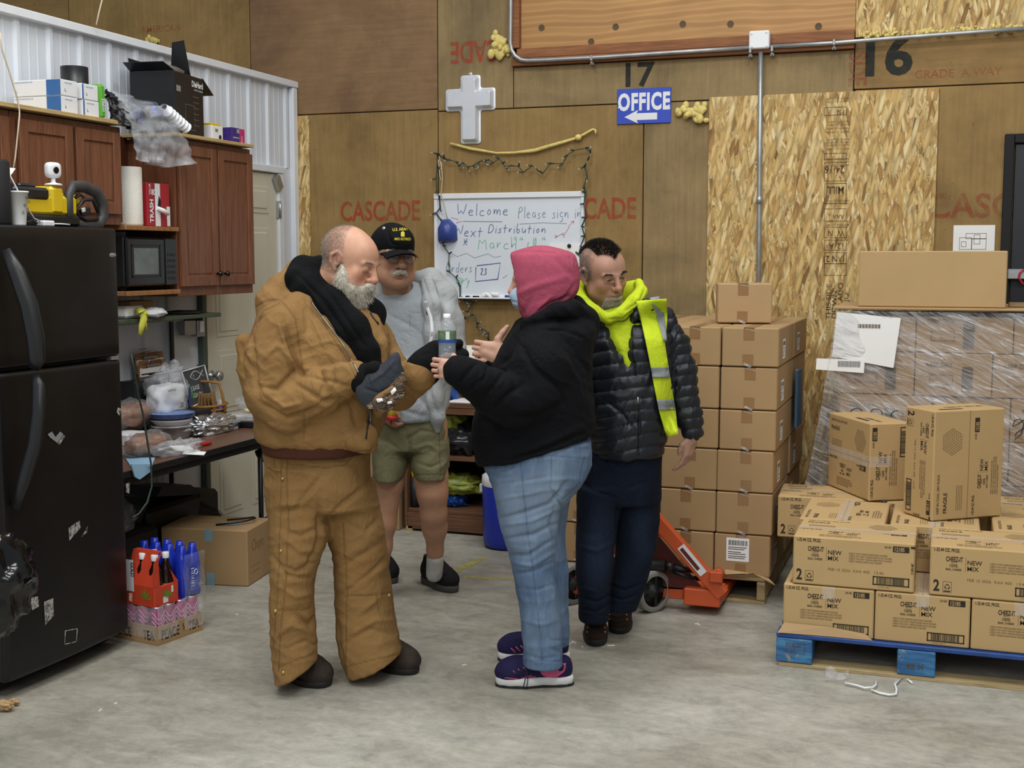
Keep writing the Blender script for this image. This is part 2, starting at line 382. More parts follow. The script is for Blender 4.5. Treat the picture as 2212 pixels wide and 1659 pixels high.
# mill stamps on the OSB sheet
b=MB('osb_ink'); yy=YB-.0155
def vt(t,px,py,h,xs=1.,bold=.02):
    p=ony(px,py,YB-.015); b.text(t,A((p[0],yy,p[2])),EZ,-EX,h,xs,bold)
for i,t in enumerate(('THIS SIDE','DOWN','DE LADO','ABAJO')): vt(t,1794+i*12.5,690-i*1.5,.027,1.25,.02)
for (py0,py1,t) in ((545,570,'JAN 21'),(518,541,'12  A'),(490,514,'W  N'),(595,569,''),(450,478,'^^^'),(395,440,'MILL'),(350,392,'24/16'),(330,345,'O'),(230,250,'PS2')):
    pa=ony(1780,max(py0,py1),YB-.015); pb=ony(1829,min(py0,py1),YB-.015)
    b.frame2((pa[0],yy,pa[2]),EX,EZ,pb[0]-pa[0],pb[2]-pa[2],.003)
    if t: b.text(t,A((pb[0]-.012,yy,pb[2]-.02)),-EX,-EZ,min(.042,(pb[2]-pa[2])*.55),.8,.02)
for py in (212,218,262,268,276,284,300,306,312,320,342,348,355,432,438,476,484): 
    pa=ony(1786,py,YB-.015); b.text('MADE IN U.S.A. RATED',A((pa[0]+.125,yy,pa[2])),-EX,-EZ,.011,.8,.0)
obj('mill_stamp',b,wall,org=ony(1800,400,YB))
# ---------------- left wall: white ribbed steel ----------------
k=N('steel_white',.38); v=k.co(); k.color(k.ramp(k.noise(v,1.5,4),[(.3,srgb('#ccd3dc')),(.7,srgb('#d8dee6'))])); MATS['steel_white']=k.m
mat('trim_white','#dfe3e8',.35,var=.03)
ZT=2.81
mb=MB('trim_white'); mb.bx(XL-.12,XL-.012,-3,YB-.001,0,ZT-.002); wl=obj('wall_left',mb,kind='structure',org=(XL,3,0))
yd0,yd1,zd=6.33,7.17,2.205
def prof(y0,n,zlo,zhi,pitch=.2265):
    b=MB('steel_white'); pts=[]
    for i in range(n):
        q=y0+i*pitch
        pts+=[(0,q),(0,q+.055),(.0022,q+.06),(.0022,q+.066),(0,q+.07),(0,q+.115),(.0022,q+.12),(.0022,q+.126),(0,q+.13),(0,q+.18),(.014,q+.193),(.014,q+.214)]
    pts.append((0,y0+n*pitch)); m=len(pts)
    V=[(XL-.011+x,y,z) for z in (zlo,zhi) for x,y in pts]; b.add(V,[(i,i+1,m+i+1,m+i) for i in range(m-1)][::1])
    return b
y=7.348+.012-.2265*3
rows=[]
while y>-2.9: rows.append(y); y-=.2265*3
for y0 in rows:
    if y0+.68>yd0 :   # above the door
        obj('steel_panel',prof(y0,3,zd+.05,ZT-.03),wl,org=(XL,y0,0))
    else: obj('steel_panel',prof(y0,3,0,ZT-.03),wl,org=(XL,y0,0))
b=prof(rows[2]+.12 if False else yd0-.2,1,0,zd+.05,.2265) ; 
b=MB('steel_white'); b.bx(XL-.011,XL-.002,yd1,YB-.002,0,zd+.05); obj('steel_panel',b,wl,org=(XL,7.3,0))
mb=MB('trim_white'); mb.bx(XL-.13,XL+.03,-3,YB-.001,ZT-.03,ZT+.012,.004); obj('trim_1',mb,kind='structure',org=(XL,3,ZT))
mb=MB('trim_white'); mb.bx(XL-.01,XL+.028,YB-.07,YB-.014,0,ZT-.032,.004); obj('trim_2',mb,kind='structure',org=(XL,YB,0))
mb=MB('trim_white'); mb.bx(XL-.01,XL+.035,yd0-.06,yd1+.07,zd+.006,zd+.05,.004); mb.bx(XL-.01,XL+.03,yd1+.002,yd1+.065,0,zd+.005,.004); obj('trim_3',mb,kind='structure',org=(XL,7,0))
mat('green_post','#4a564c',.5); mb=MB('green_post'); mb.bx(XL-.005,XL+.03,yd0-.065,yd0-.02,0,zd,.003); obj('trim_4',mb,kind='structure',org=(XL,6.3,0))
# door with six raised panels
mat('door_paint','#cfcbb8',.45,var=.03)
mb=MB('door_paint'); mb.bx(XL-.011,XL+.012,yd0-.015,yd1,.01,zd,.003); door=obj('door_1',mb,kind='structure',org=(XL,6.7,0))
for (a0,a1) in ((.1,.36),(.47,.73)):
    for (c0,c1) in ((.12,.62),(.74,1.12),(1.2,1.86),(1.95,2.12)):
        ww=(yd1-yd0)/.84
        m=MB('door_paint'); y0,y1=yd0+a0*ww,yd0+a1*ww; xx=XL+.0125
        m.bx(xx-.002,xx+.004,y0,y1,c0,c1,.003); m.bx(xx,xx+.010,y0+.03,y1-.03,c0+.03,c1-.03,.006); obj('door_panel',m,door,org=(XL,y0,c0))
m=MB('steel'); kz=onx(470,812,XL+.06)
m.lathe([(0,0),(.03,0),(.033,.006),(.012,.01),(.012,.035),(.028,.045),(.032,.06),(.026,.073),(0,.077)],(XL+.013,kz[1],kz[2]),18,rotm(0,90)); obj('door_knob',m,door,org=kz)
m=MB('steel'); 
for z in (1.98,.3): m.bx(XL+.012,XL+.03,yd1-.012,yd1+.03,z-.055,z+.055,.003); m.cyl((XL+.034,yd1+.005,z-.055),(XL+.034,yd1+.005,z+.055),.007,8)
m.box((XL+.035,yd1-.02,2.15),(.03,.05,.09),rotm(30)); obj('hinge',m,door,org=(XL,yd1,1.9))
# ---------------- things on the back wall ----------------
def W(px,py,off=0.): p=ony(px,py,YB-off); return p
# conduit run with junction box, straps
b=MB('galv'); y=.056
pts=[(1104,-60),(1103.5,0),(1103,60),(1102.5,92),(1105,108),(1113,121),(1125,129),(1139,131),(1180,129.5),(1300,123.6),(1450,113.5),(1622,103)]
b.tube([W(a,c,y) for a,c in pts],.0125,10)
b.tube([W(a,c,y) for a,c in ((1664,101),(1800,93),(1950,81),(2100,70),(2260,58))],.0125,10)
con=obj('conduit',b,label='long bent steel conduit run along the plywood wall under the upper opening',cat='conduit',org=W(1640,100))
b=MB('galv'); p0=W(1643.5,112,.04); b.tube([p0,W(1641,350,.04),W(1639.5,520,.04),W(1636.5,880,.04)],.014,12); vert=obj('conduit',b,label='straight vertical steel conduit dropping down over the OSB sheet',cat='conduit')
b=MB('galv'); p=W(1640.5,432,.04); b.cyl(p-EZ*.022,p+EZ*.022,.0185,12); obj('coupling',b,vert,org=p)
for (px,py) in ((1278,126),(1802,92),(1621,109),(1668,106)):
    p=W(px,py,.056); b=MB('galv'); b.box(p,(.016,.034,.036),None,.005); b.cyl(p-EZ*.034,p-EZ*.018,.007,8); b.box(p+A((0,.02,-.03)),(.02,.03,.012)); obj('strap',b,con,org=p)
b=MB('white_plastic'); pa=W(1620.5,109,.02); pb=W(1665,68,.02); b.bx(pa[0],pb[0],YB-.075,YB-.004,pa[2],pb[2],.006)
jb=obj('junction_box',b,label='square metal junction box where the conduits meet',cat='electrical box')
for sx,sz in ((.15,.12),(.85,.88),(.12,.85),(.88,.12)):
    b=MB('steel'); b.cyl((pa[0]+(pb[0]-pa[0])*sx,YB-.08,pa[2]+(pb[2]-pa[2])*sz),(pa[0]+(pb[0]-pa[0])*sx,YB-.0755,pa[2]+(pb[2]-pa[2])*sz),.005,8); obj('screw',b,jb)
# office sign
pa=W(1333,269,.006); pb=W(1450,188,.006); ww,hh=pb[0]-pa[0],pb[2]-pa[2]
b=MB('blue_sign'); b.bx(pa[0],pb[0],YB-.010,YB-.004,pa[2],pb[2],.002); sg=obj('office_sign',b,label='blue OFFICE sign with a white arrow pointing left',cat='sign')
b=MB('white_paint'); yy=YB-.0105; b.text('OFFICE',A((pa[0]+ww*.5,yy,pa[2]+hh*.40)),EX,EZ,hh*.46,.66,.06,'CENTER',.0003,1.12)
ax0,ax1,az=pa[0]+.14*ww,pa[0]+.75*ww,pa[2]+.2*hh
b.poly([(ax0,yy-.0003,az),(ax0+.085,yy-.0003,az-.04),(ax0+.075,yy-.0003,az-.02),(ax1,yy-.0003,az-.02),(ax1,yy-.0003,az+.02),(ax0+.075,yy-.0003,az+.02),(ax0+.085,yy-.0003,az+.04)])
for fx in (.035,.965): b.ball((pa[0]+fx*ww,yy,pa[2]+.48*hh),(.006,.002,.006),10,6)
obj('lettering',b,sg)
# cross-shaped cake pan
def crossp(ins):
    X=[W(964,216)[0]+ins,W(996.5,216)[0]+ins,W(1039,216)[0]-ins,W(1071,216)[0]-ins]; Zb,Z1,Z2,Zt=W(1018,311)[2]+ins,W(1018,239.5)[2]+ins,W(1018,191.5)[2]-ins,W(1018,163)[2]-ins
    return [(X[1],Zb),(X[2],Zb),(X[2],Z1),(X[3],Z1),(X[3],Z2),(X[2],Z2),(X[2],Zt),(X[1],Zt),(X[1],Z2),(X[0],Z2),(X[0],Z1),(X[1],Z1)]
def rnd(P,r):
    o=[]; m=len(P)
    for i in range(m):
        p,a,c=A(P[i]),A(P[i-1]),A(P[(i+1)%m]); u=(a-p)/np.linalg.norm(a-p); v=(c-p)/np.linalg.norm(c-p)
        for t in (0,.25,.5,.75,1): o.append(p+(u*(1-t)**2+v*t**2)*r)
    return o
mat('pan','#e0e4ea',.34,.35,var=.05,scale=8)
b=MB('pan'); lv=[(0,.0,.018),(0,.008,.018),(.006,.010,.016),(.008,.007,.016),(.011,.009,.014),(.024,.042,.012),(.027,.044,.01)]
rings=[[(x,YB-.001-h,z) for x,z in rnd(crossp(i),r)] for i,h,r in lv]; m=len(rings[0])
V=[p for q in rings for p in q]; b.add(V,[(i*m+k,i*m+(k+1)%m,(i+1)*m+(k+1)%m,(i+1)*m+k) for i in range(len(lv)-1) for k in range(m)]+[tuple((len(lv)-1)*m+k for k in range(m))])
q=crossp(0); b.lathe([(.004,0),(.012,0),(.012,.006),(.004,.006)],((q[6][0]+q[7][0])/2,YB-.004,q[6][1]+.006),12,rotm(90))
obj('cross_pan',b,label='silver metal cross-shaped baking pan hung on the plywood',cat='cross')
# foam blobs
def foam(name,pts,r,label,n=40,cat='foam'):
    b=MB('yellow_foam'); rs=random.Random(len(label))
    P=[W(*p,.01) for p in pts]
    for i in range(n):
        t=rs.random()*(len(P)-1); k=int(t); p=P[k]+(P[min(k+1,len(P)-1)]-P[k])*(t-k); rr=r*rs.uniform(.35,.8)
        b.ball(p+A((rs.gauss(0,r*.6),-abs(rs.gauss(0,r*.35)),rs.gauss(0,r*.6))),(rr,rr*.8,rr*rs.uniform(.8,1.4)),8,6)
    return obj(name,b,label=label,cat=cat)
foam('spray_foam',[(1073,80),(1078,105),(1090,115)],.035,'yellow spray foam blob squeezed out beside the bend of the conduit',46)
foam('spray_foam',[(1470,245),(1490,243),(1513,235),(1510,262)],.03,'yellow spray foam lump at the left edge of the OSB sheet',44)
foam('spray_foam',[(316,88),(330,84),(345,92)],.022,'pale foam dab peeking over the top of the white wall',16)
foam('spray_foam',[(1850,78),(1950,72),(2080,66),(2210,58)],.016,'thin bead of yellow foam under the upper right OSB sheet',120)
b=MB('yellow_foam'); b.tube([W(a,c,.02) for a,c in ((973,310),(1015,321),(1072,330.7),(1110,330),(1155,325),(1199,312),(1246,298))],[.008,.01,.007,.008,.012,.011,.008],8)
b.ball(W(1249,297,.02),(.022,.018,.02),10,7); b.tube([W(a,c,.02) for a,c in ((1249,297),(1262,290),(1281,279),(1286,281),(1287,290))],[.009,.008,.007,.007,.006],8)
obj('foam_strand',b,label='thin yellow hardened foam strand drooping below the cross',cat='foam')
# whiteboard
mat('board_white','#dfe5ec',.22,var=.01,spec=.5); mat('marker_blue','#5a6f9e',.6); mat('marker_pale','#8fa0b8',.6); mat('marker_green','#7fbfa8',.6); mat('marker_red','#c87a8c',.6); mat('marker_navy','#3a4f96',.6)
x0,z1=W(940,419)[0],W(940,419)[2]; x1,z0=W(1265,416)[0],W(1100,645)[2]
wb=thing('whiteboard','white marker board with handwritten welcome message behind the group','whiteboard',((x0+x1)/2,YB,z0))
b=MB('board_white'); b.bx(x0+.01,x1-.01,YB-.016,YB-.002,z0+.01,z1-.01); obj('panel',b,wb)
b=MB('white_plastic'); 
b.bx(x0,x1,YB-.03,YB-.002,z1-.035,z1,.004); b.bx(x0,x0+.025,YB-.026,YB-.002,z0,z1-.036,.004); b.bx(x1-.025,x1,YB-.026,YB-.002,z0,z1-.036,.004); b.bx(x0+.026,x1-.026,YB-.026,YB-.002,z0,z0+.02,.003)
obj('frame',b,wb)
b=MB('white_plastic'); b.bx(x0+.03,x1-.03,YB-.07,YB-.027,z0-.002,z0+.008,.003); tray=obj('marker_tray',b,wb)
HW={'W':[[(0,1),(.08,.0),(.22,.6),(.36,0),(.5,1)]],'e':[[(.03,.28),(.28,.3),(.24,.48),(.1,.48),(.03,.25),(.08,.03),(.3,.06)]],'l':[[(.05,1),(.07,.0)]],'c':[[(.28,.42),(.15,.5),(.03,.25),(.1,.02),(.3,.08)]],'o':[[(.15,.5),(.03,.25),(.13,0),(.27,.25),(.15,.5)]],
'm':[[(.02,.5),(.04,0),(.06,.35),(.15,.5),(.2,.3),(.2,0),(.22,.35),(.32,.5),(.38,.3),(.38,0)]],'P':[[(.03,0),(.03,1),(.3,.95),(.33,.65),(.05,.5)]],'a':[[(.28,.4),(.15,.5),(.03,.25),(.12,0),(.27,.15),(.28,.45),(.3,0)]],'s':[[(.25,.45),(.08,.45),(.1,.28),(.25,.2),(.2,0),(.03,.05)]],'i':[[(.05,.5),(.06,0)],[(.05,.68),(.06,.72)]],
'g':[[(.28,.4),(.15,.5),(.03,.25),(.15,.03),(.28,.2),(.28,-.35),(.05,-.3)]],'n':[[(.03,.5),(.04,0),(.08,.35),(.2,.5),(.27,.3),(.28,0)]],'N':[[(0,0),(.02,1),(.3,0),(.34,1)]],'x':[[(0,.5),(.28,0)],[(.28,.5),(0,0)]],'t':[[(.12,.85),(.12,0)],[(0,.5),(.28,.52)]],'D':[[(.03,0),(.03,1),(.3,.85),(.38,.4),(.25,.05),(.0,0)]],'r':[[(.03,.5),(.04,0),(.08,.35),(.22,.5)]],
'b':[[(.03,1),(.04,0),(.2,.02),(.27,.25),(.15,.45),(.04,.3)]],'u':[[(.03,.5),(.04,.1),(.15,0),(.26,.15),(.27,.5),(.28,0)]],'M':[[(0,0),(.05,1),(.22,.3),(.4,1),(.45,0)]],'h':[[(.03,1),(.04,0),(.08,.35),(.2,.5),(.27,.3),(.27,0)]],'9':[[(.25,.8),(.1,.95),(.03,.7),(.2,.6),(.25,.9),(.22,0)]],'1':[[(.05,1),(.06,0)]],'0':[[(.15,1),(.02,.5),(.15,0),(.3,.5),(.15,1)]],
'&':[[(.25,.5),(.1,.5),(.1,.3),(.2,.28),(.05,.2),(.12,0),(.28,.05)]],'O':[[(.2,1),(.02,.5),(.18,0),(.4,.5),(.2,1)]],'d':[[(.27,1),(.27,0)],[(.27,.4),(.12,.5),(.03,.2),(.13,0),(.27,.15)]],'*':[[(0,.1),(.3,.6)],[(.3,.1),(.02,.55)],[(0,.35),(.35,.38)]],'2':[[(.02,.8),(.15,1),(.28,.75),(.02,0),(.3,.03)]],'3':[[(.03,.95),(.25,.9),(.1,.55),(.28,.3),(.15,0),(.0,.1)]],'v':[[(0,.5),(.12,0),(.28,.5)]],'y':[[(0,.5),(.13,.1)],[(.27,.5),(.02,-.35)]]}
def hand(b,s,px,py,h,sx=1.,slant=.1,gap=.13,rise=0.,t=.0022):
    x=0.; rs=random.Random(s)
    p0=W(px,py,.017); hm=h*(YB-.0)/2650.
    for ch in s:
        if ch==' ': x+=.38; continue
        wd=0; dz=rs.uniform(-.05,.05)
        for st in HW[ch]:
            P=[]
            for i in range(len(st)-1):
                a,c=A(st[i]),A(st[i+1])
                for q in (0,.5): P.append(a+(c-a)*q)
            P.append(A(st[-1])); P=[(P[max(i-1,0)]+P[i]*2+P[min(i+1,len(P)-1)])/4 if 0<i<len(P)-1 else P[i] for i in range(len(P))]
            b.tube([(p0[0]+(x+q[0]+q[1]*slant)*hm*sx,YB-.0165,p0[2]+(q[1]+dz)*hm+(x*rise)*hm) for q in P],t,4,False); wd=max(wd,max(q[0] for q in st))
        x+=wd+gap
def stroke(b,pts,t=.0018): b.tube([W(*p,.0165) for p in pts],t,4,False)
b=MB('marker_blue'); hand(b,'Welcome',987,467,27,1.55,.05); hand(b,'Next',985,512,26,1.5); hand(b,'Distribution',1054,504,21,1.55,rise=0.)
stroke(b,[(1000,478),(1085,479)]); hand(b,'*',1001,532,30,.9); obj('handwriting',b,wb,kind='stuff')
b=MB('marker_pale'); hand(b,'Please sign in',1119,472,26,1.12,.05); stroke(b,[(1122,484),(1172,481),(1224,483)]); hand(b,'Orders',962,588,24,1.15); stroke(b,[(976,548),(988,554),(1008,547),(1025,557),(1054,548),(1068,556),(1082,553)]); obj('handwriting',b,wb,kind='stuff')
b=MB('marker_green'); hand(b,'March',1033,538,28,1.55,.02); hand(b,'9',1108,533,25,1.1); hand(b,'th',1122,520,9,1.3,t=.0014); hand(b,'& 10',1138,533,20,.85); hand(b,'th',1170,520,9,1.3,t=.0014)
stroke(b,[(985,610),(990,600),(1000,602),(995,612),(1010,600)]); hand(b,'my y',986,614,22,.9); obj('handwriting',b,wb,kind='stuff')
b=MB('marker_navy'); stroke(b,[(1030,574),(1081,568),(1075,604)],.0028); stroke(b,[(1028,577),(1027,608),(1076,603)],.0028); hand(b,'23',1037,594,15,1.4,t=.0026); obj('handwriting',b,wb,kind='stuff')
b=MB('marker_red'); stroke(b,[(1198,513),(1215,505)]); stroke(b,[(1219,507),(1230,490)]); stroke(b,[(1228,489),(1240,477),(1233,479)]); stroke(b,[(1240,477),(1239,483)]); stroke(b,[(1215,505),(1219,513),(1216,502)]); stroke(b,[(1198,508),(1205,510),(1200,515)]); stroke(b,[(975,470),(990,474),(986,482),(998,478)]); stroke(b,[(1086,601),(1096,594)]); obj('handwriting',b,wb,kind='stuff')
def small(name,m,pts,label,cat,kind='tube',**k): pass
p=W(1006,641,.05); b=MB('black_plastic'); b.cyl(p,p+EX*.028,.0075,8); b.use('white_plastic'); b.cyl(p+EX*.028,p+EX*.075,.007,8); b.use('black_plastic'); b.cyl(p+EX*.05,p+EX*.09,.0073,8); obj('marker',b,label='black dry-erase marker lying on the whiteboard tray',cat='marker')
p=W(1091,640,.05); b=MB('marker_navy'); b.cyl(p,p+EX*.04,.0075,8); obj('marker',b,label='blue dry-erase marker on the tray behind the pink hood',cat='marker')
b=MB('paper'); p=W(1056,638,.05)
for q,(dx,dz,s) in enumerate(((0,0,.05),(.04,.008,.05),(-.03,.004,.04))): b.box(p+A((dx,0,dz)),(s,.03,.018),rotm(20*q,30-25*q,0),.006)
obj('crumpled_cloth',b,label='crumpled white cloth on the whiteboard tray',cat='cloth')
b=MB('blue_bag'); 
mat('blue_bag','#33468e',.35,var=.15)
b=MB('blue_bag'); pp=[W(a,c,.03) for a,c in ((949,526),(948,490),(956,474),(970,473),(985,488),(987,518),(980,523),(955,525))]
c0=sum(pp)/8; ring2=[c0+(p-c0)*.75+A((0,-.05,0)) for p in pp]; ring0=[p+A((0,.012,0)) for p in pp]
b.add(ring0+pp+ring2+[c0+A((0,-.062,0))],[(i,(i+1)%8,8+(i+1)%8,8+i) for i in range(8)]+[(8+i,8+(i+1)%8,16+(i+1)%8,16+i) for i in range(8)]+[(16+i,16+(i+1)%8,24) for i in range(8)],True)
obj('blue_pouch',b,label='dark blue plastic pouch hanging from a string on the whiteboard corner',cat='pouch')
mat('cord_white','#c9b9a0',.6)
b=MB('cord_white'); b.tube([W(a,c,.032) for a,c in ((948,335),(953,360),(956,385),(953,415),(955,425),(962,455),(967,476))],.003,6); b.tube([W(a,c,.036) for a,c in ((947,345),(950,380),(953,390),(956,382),(953,350))],.003,6)
obj('string',b,label='pale string the blue pouch hangs from',cat='string')
b=MB('paper'); pa,pb=W(1188,552,.02),W(1262,525,.02); b.bx(pa[0],W(1266,540)[0],YB-.034,YB-.030,pb[2]-.16,pb[2]); o=obj('taped_paper',b,label='white paper sheet clipped to the right edge of the whiteboard',cat='paper')
b=MB('black_plastic'); p=W(1230,531,.035); b.lathe([(0,0),(.012,0),(.012,.008),(0,.009)],p,14,rotm(90)); obj('magnet',b,o,org=p)
b=MB('steel'); p=W(1258,533,.035); b.lathe([(0,0),(.016,0),(.016,.008),(0,.009)],p,14,rotm(90)); obj('magnet',b,o,org=p)
# string lights
def lights(pts,label,seed):
    rs=random.Random(seed); b=MB('green_wire'); P=[W(*p,.036+rs.uniform(-.002,.004)) for p in pts]; b.tube(P,.003,6); b.tube([p+A((rs.uniform(-.006,.006),.004,rs.uniform(-.006,.006))) for p in P],.0025,5)
    o=obj('string_lights',b,label=label,cat='string lights',group='unlit string lights round the whiteboard')
    for i,p in enumerate(P):
        if i%1==0:
            a=rs.uniform(0,6.28); d=A((math.cos(a),-.3,math.sin(a)*.8)); d/=np.linalg.norm(d); m=MB('green_wire'); m.tube([p,p+d*.022,p+d*.026],[.0055,.005,.0038],7); m.use('film'); m.tube([p+d*.026,p+d*.036,p+d*.043],[.0035,.003,.001],6); obj('bulb',m,o,org=p)
    return o
lights([(944,332),(960,342),(972,345),(985,350),(990,358),(1000,352),(1010,360),(1022,358),(1035,350),(1048,345),(1057,345),(1065,352),(1078,342),(1085,352),(1092,360),(1105,357),(1120,360),(1130,372),(1150,358),(1165,370),(1172,375),(1190,352),(1215,355),(1225,335),(1240,325),(1265,320),(1275,330),(1270,345),(1262,360)],'dark green string lights sagging under the cross and foam strand',1)
lights([(1262,360),(1268,380),(1262,400),(1265,415),(1262,440),(1265,470),(1256,488),(1264,510),(1255,530),(1250,550),(1258,565),(1250,580),(1252,605),(1245,625),(1240,640)],'dark green string lights hanging down the right edge of the whiteboard',2)
lights([(944,332),(945,360),(942,385),(944,410),(949,430),(950,450),(941,460),(955,480),(962,500),(955,520),(957,530),(970,548),(969,570),(972,588),(985,600),(993,618),(993,640),(1003,648),(1020,652)],'dark green string lights hanging down the left part of the whiteboard',3)
lights([(1020,652),(1012,672),(1003,690),(1023,680),(1030,700),(1029,706),(1040,710),(1055,720),(1056,735)],'short tail of string lights on the plywood below the whiteboard',4)
# wires over the white wall
b=MB('cord_white'); b.tube([onx(a,c,XL+.05) for a,c in ((225,-20),(213,30),(208,54))],.004,6); obj('loose_wire',b,label='thin reddish wire coming down behind the white wall top',cat='wire')
# plan sheet on the right
b=MB('paper'); pa,pb=W(2058,545),W(2150,486); b.bx(pa[0],pb[0],YB-.006,YB-.004,pa[2],pb[2]); o=obj('plan_sheet',b,label='white floor plan sheet pinned above the big plain carton',cat='paper')
b=MB('ink_soft'); yy=YB-.0065; w_,h_=pb[0]-pa[0],pb[2]-pa[2]
for (u,v,a,c) in ((.15,.1,.3,.45),(.45,.1,.35,.4),(.3,.5,.5,.2),(.5,.3,.15,.35),(.2,.2,.12,.2)): b.frame2((pa[0]+u*w_,yy,pa[2]+v*h_),EX,EZ,a*w_,c*h_,.002)
obj('drawing',b,o)
# black steel door at the right edge
px0=ony(2171,300,YB-.05)[0]; zt_=ony(2180,289,YB-.05)[2]
b=MB('black_matte'); b.bx(px0,px0+.05,YB-.05,YB-.001,0,zt_,.004); b.bx(px0+.051,px0+1.0,YB-.05,YB-.001,zt_-.05,zt_,.004); d2=obj('door_2',b,kind='structure',org=(px0,YB,0))
mat('door_black','#1d2027',.45,var=.08); b=MB('door_black'); b.bx(px0+.055,px0+.95,YB-.03,YB-.003,.01,zt_-.055,.003); obj('leaf',b,d2)
b=MB('steel'); p=ony(2178,592,YB-.06); b.bx(px0+.04,px0+.9,YB-.075,YB-.052,p[2]-.028,p[2]+.028,.004); obj('push_bar',b,d2)
b=MB('red'); b.tube([ony(a,c,YB-.09) for a,c in ((2212,582),(2203,590),(2201,600),(2208,612),(2216,615))],.006,7); obj('red_strap',b,label='red strap looped on the bar of the black door',cat='strap')
# ---------------- cartons ----------------
def rz_(d): return rotm(0,0,d)
CTN=0
class Local:
    """build in local coordinates (origin at base), then place the whole thing rotated"""
    def __init__(s,name,label,cat,loc,rz=0.,group=None): s.t=thing(name,label,cat,loc,group,R(rz)); ORG[s.t.name]=A((0,0,0))
    def add(s,name,mb,label=None,parent=None,kind=None): return obj(name,mb,parent or s.t,label=label,kind=kind,org=(0,0,0))
def lsub(name,mb,par,label=None): return obj(name,mb,par,label=label,org=(0,0,0))
def carton(label,loc,w,d,h,rz=0.,m='cardboard',group=None,tapes=True,side_label=False,front_label=False,bulge=0.,tag_flap=False,topseam=True):
    L=Local('carton',label,'box',loc,rz,group); b=MB(m); rs=random.Random(int(abs(loc[0]*977+loc[2]*313+loc[1]*71)*100))
    b.box((w/2,d/2,h/2-.001),(w-.003,d-.003,h-.003),None,.005); L.add('body',b)
    if topseam:
        b=MB('cardboard_dark'); b.quad((.004,d/2-.0015,h-.0025),EX,EY,w-.008,.003,.0004); L.add('flap_seam',b)
    if tapes:
        c=w/2+rs.uniform(-.012,.012)
        b=MB('tape'); b.quad((c-.026,0.0015,h-.062),EX,EZ,.052,.058,.0007); b.quad((c-.026,.002,h-.0022),EX,EY,.052,d-.006,.0007); L.add('tape',b)
        b=MB('tape'); b.quad((c-.026+rs.uniform(-.004,.004),0.0015,.004),EX,EZ,.052,.055,.0007); L.add('tape',b)
        b=MB('film'); x=c-.02
        b.add([(x,-.0005,h-.01),(x+.05,-.003,h-.02),(x+.048,-.004,h-.012),(x+.004,-.002,h-.003)],[(0,1,2,3)]); b.add([(x-.01,-.001,.012),(x+.03,-.004,-.006),(x+.036,-.004,.004),(x,-.001,.02)],[(0,1,2,3)]); L.add('loose_tape_end',b,kind='stuff')
    def lab(o,xd,yd,ww,hh,nm='shipping_label'):
        b=MB('paper'); b.quad(o,xd,yd,ww,hh,.0009); q=L.add(nm,b); b=MB('ink'); o=A(o); xd=A(xd);yd=A(yd)
        x=.1
        while x<.9: t=rs.uniform(.012,.04); b.quad(o+xd*ww*x+yd*hh*.68,xd,yd,ww*t,hh*.22,.0014); x+=t+rs.uniform(.012,.03)
        for r_ in (.12,.2,.3,.38,.5,.58): b.quad(o+xd*ww*.08+yd*hh*r_,xd,yd,ww*rs.uniform(.4,.85),hh*.03,.0014)
        lsub('print',b,q)
    if side_label: lab((w-.0012,.14,.03),EY,EZ,.10,h*.5)
    if front_label: lab((.06,.001,.07),EX,EZ,.11,.115)
    return L
CB=[-.755,-1.03,-1.31,-1.588,-1.868]; zz=[.135,.341,.547,.752,.948,1.155,1.345]
cn=['right end','second from the right','third from the right','fourth from the right']; rn=['bottom','second','third','fourth','fifth','top']
rs_=random.Random(3)
for ci in range(4):
    for ri in range(6):
        for dp in range(2):
            if dp==1 and not (ci==0 or ri==5): continue
            j=rs_.uniform(-.004,.004)+(5-ri)*-.0035
            where='front' if dp==0 else 'rear'
            carton(f'plain brown carton, {rn[ri]} row of the tall stack, {where} layer, {cn[ci]}',(CB[ci+1]+j,5.98+dp*.595+rs_.uniform(0,.004),zz[ri]),CB[ci]-CB[ci+1]-.003,.59,zz[ri+1]-zz[ri]-.002,0,'cardboard','plain cartons of the tall stack',dp==0 or ri==5,ci==0,(ci==0 and ri==0 and dp==0))
carton('single small brown carton sitting on top of the tall stack',(-1.105,6.28,1.346),.272,.3,.2,12,'cardboard_pale')
# torn flap under the stack + wooden pallet
b=MB('cardboard_pale'); b.add([(-1.05,5.975,.13),(-.85,5.93,.165),(-.74,5.90,.125),(-.78,5.96,.14),(-1.0,5.99,.16)],[(0,1,2,3,4)]); b.add([(-1.05,5.974,.127),(-.85,5.929,.162),(-.74,5.899,.122),(-.78,5.959,.137),(-1.0,5.989,.157)],[(4,3,2,1,0)])
obj('cardboard_flap',b,label='bent loose cardboard flap sticking out under the tall carton stack',cat='cardboard')
def pallet(name,label,x0,x1,y0,y1,m,mb_,stringers,zt=.13,blocks=False):
    t=thing(name,label,'pallet',((x0+x1)/2,(y0+y1)/2,0))
    n=7
    for i in range(n):
        yy=y0+(y1-y0-.1)*i/(n-1); b=MB(m); b.bx(x0,x1,yy,yy+.1,zt-.018,zt,.003); obj('deck_board',b,t)
    for sx in stringers:
        if blocks:
            for yy in (y0+.0,(y0+y1)/2-.06,y1-.125): b=MB(mb_); b.bx(sx,sx+.145,yy,yy+.12,.018,zt-.02,.004); obj('block',b,t)
            b=MB('pallet_wood'); b.bx(sx+.02,sx+.125,y0+.005,y1,0,.016,.002); obj('bottom_board',b,t)
        else: b=MB(m); b.bx(sx,sx+.04,y0,y1,.018,zt-.02,.003); obj('stringer',b,t)
    return t
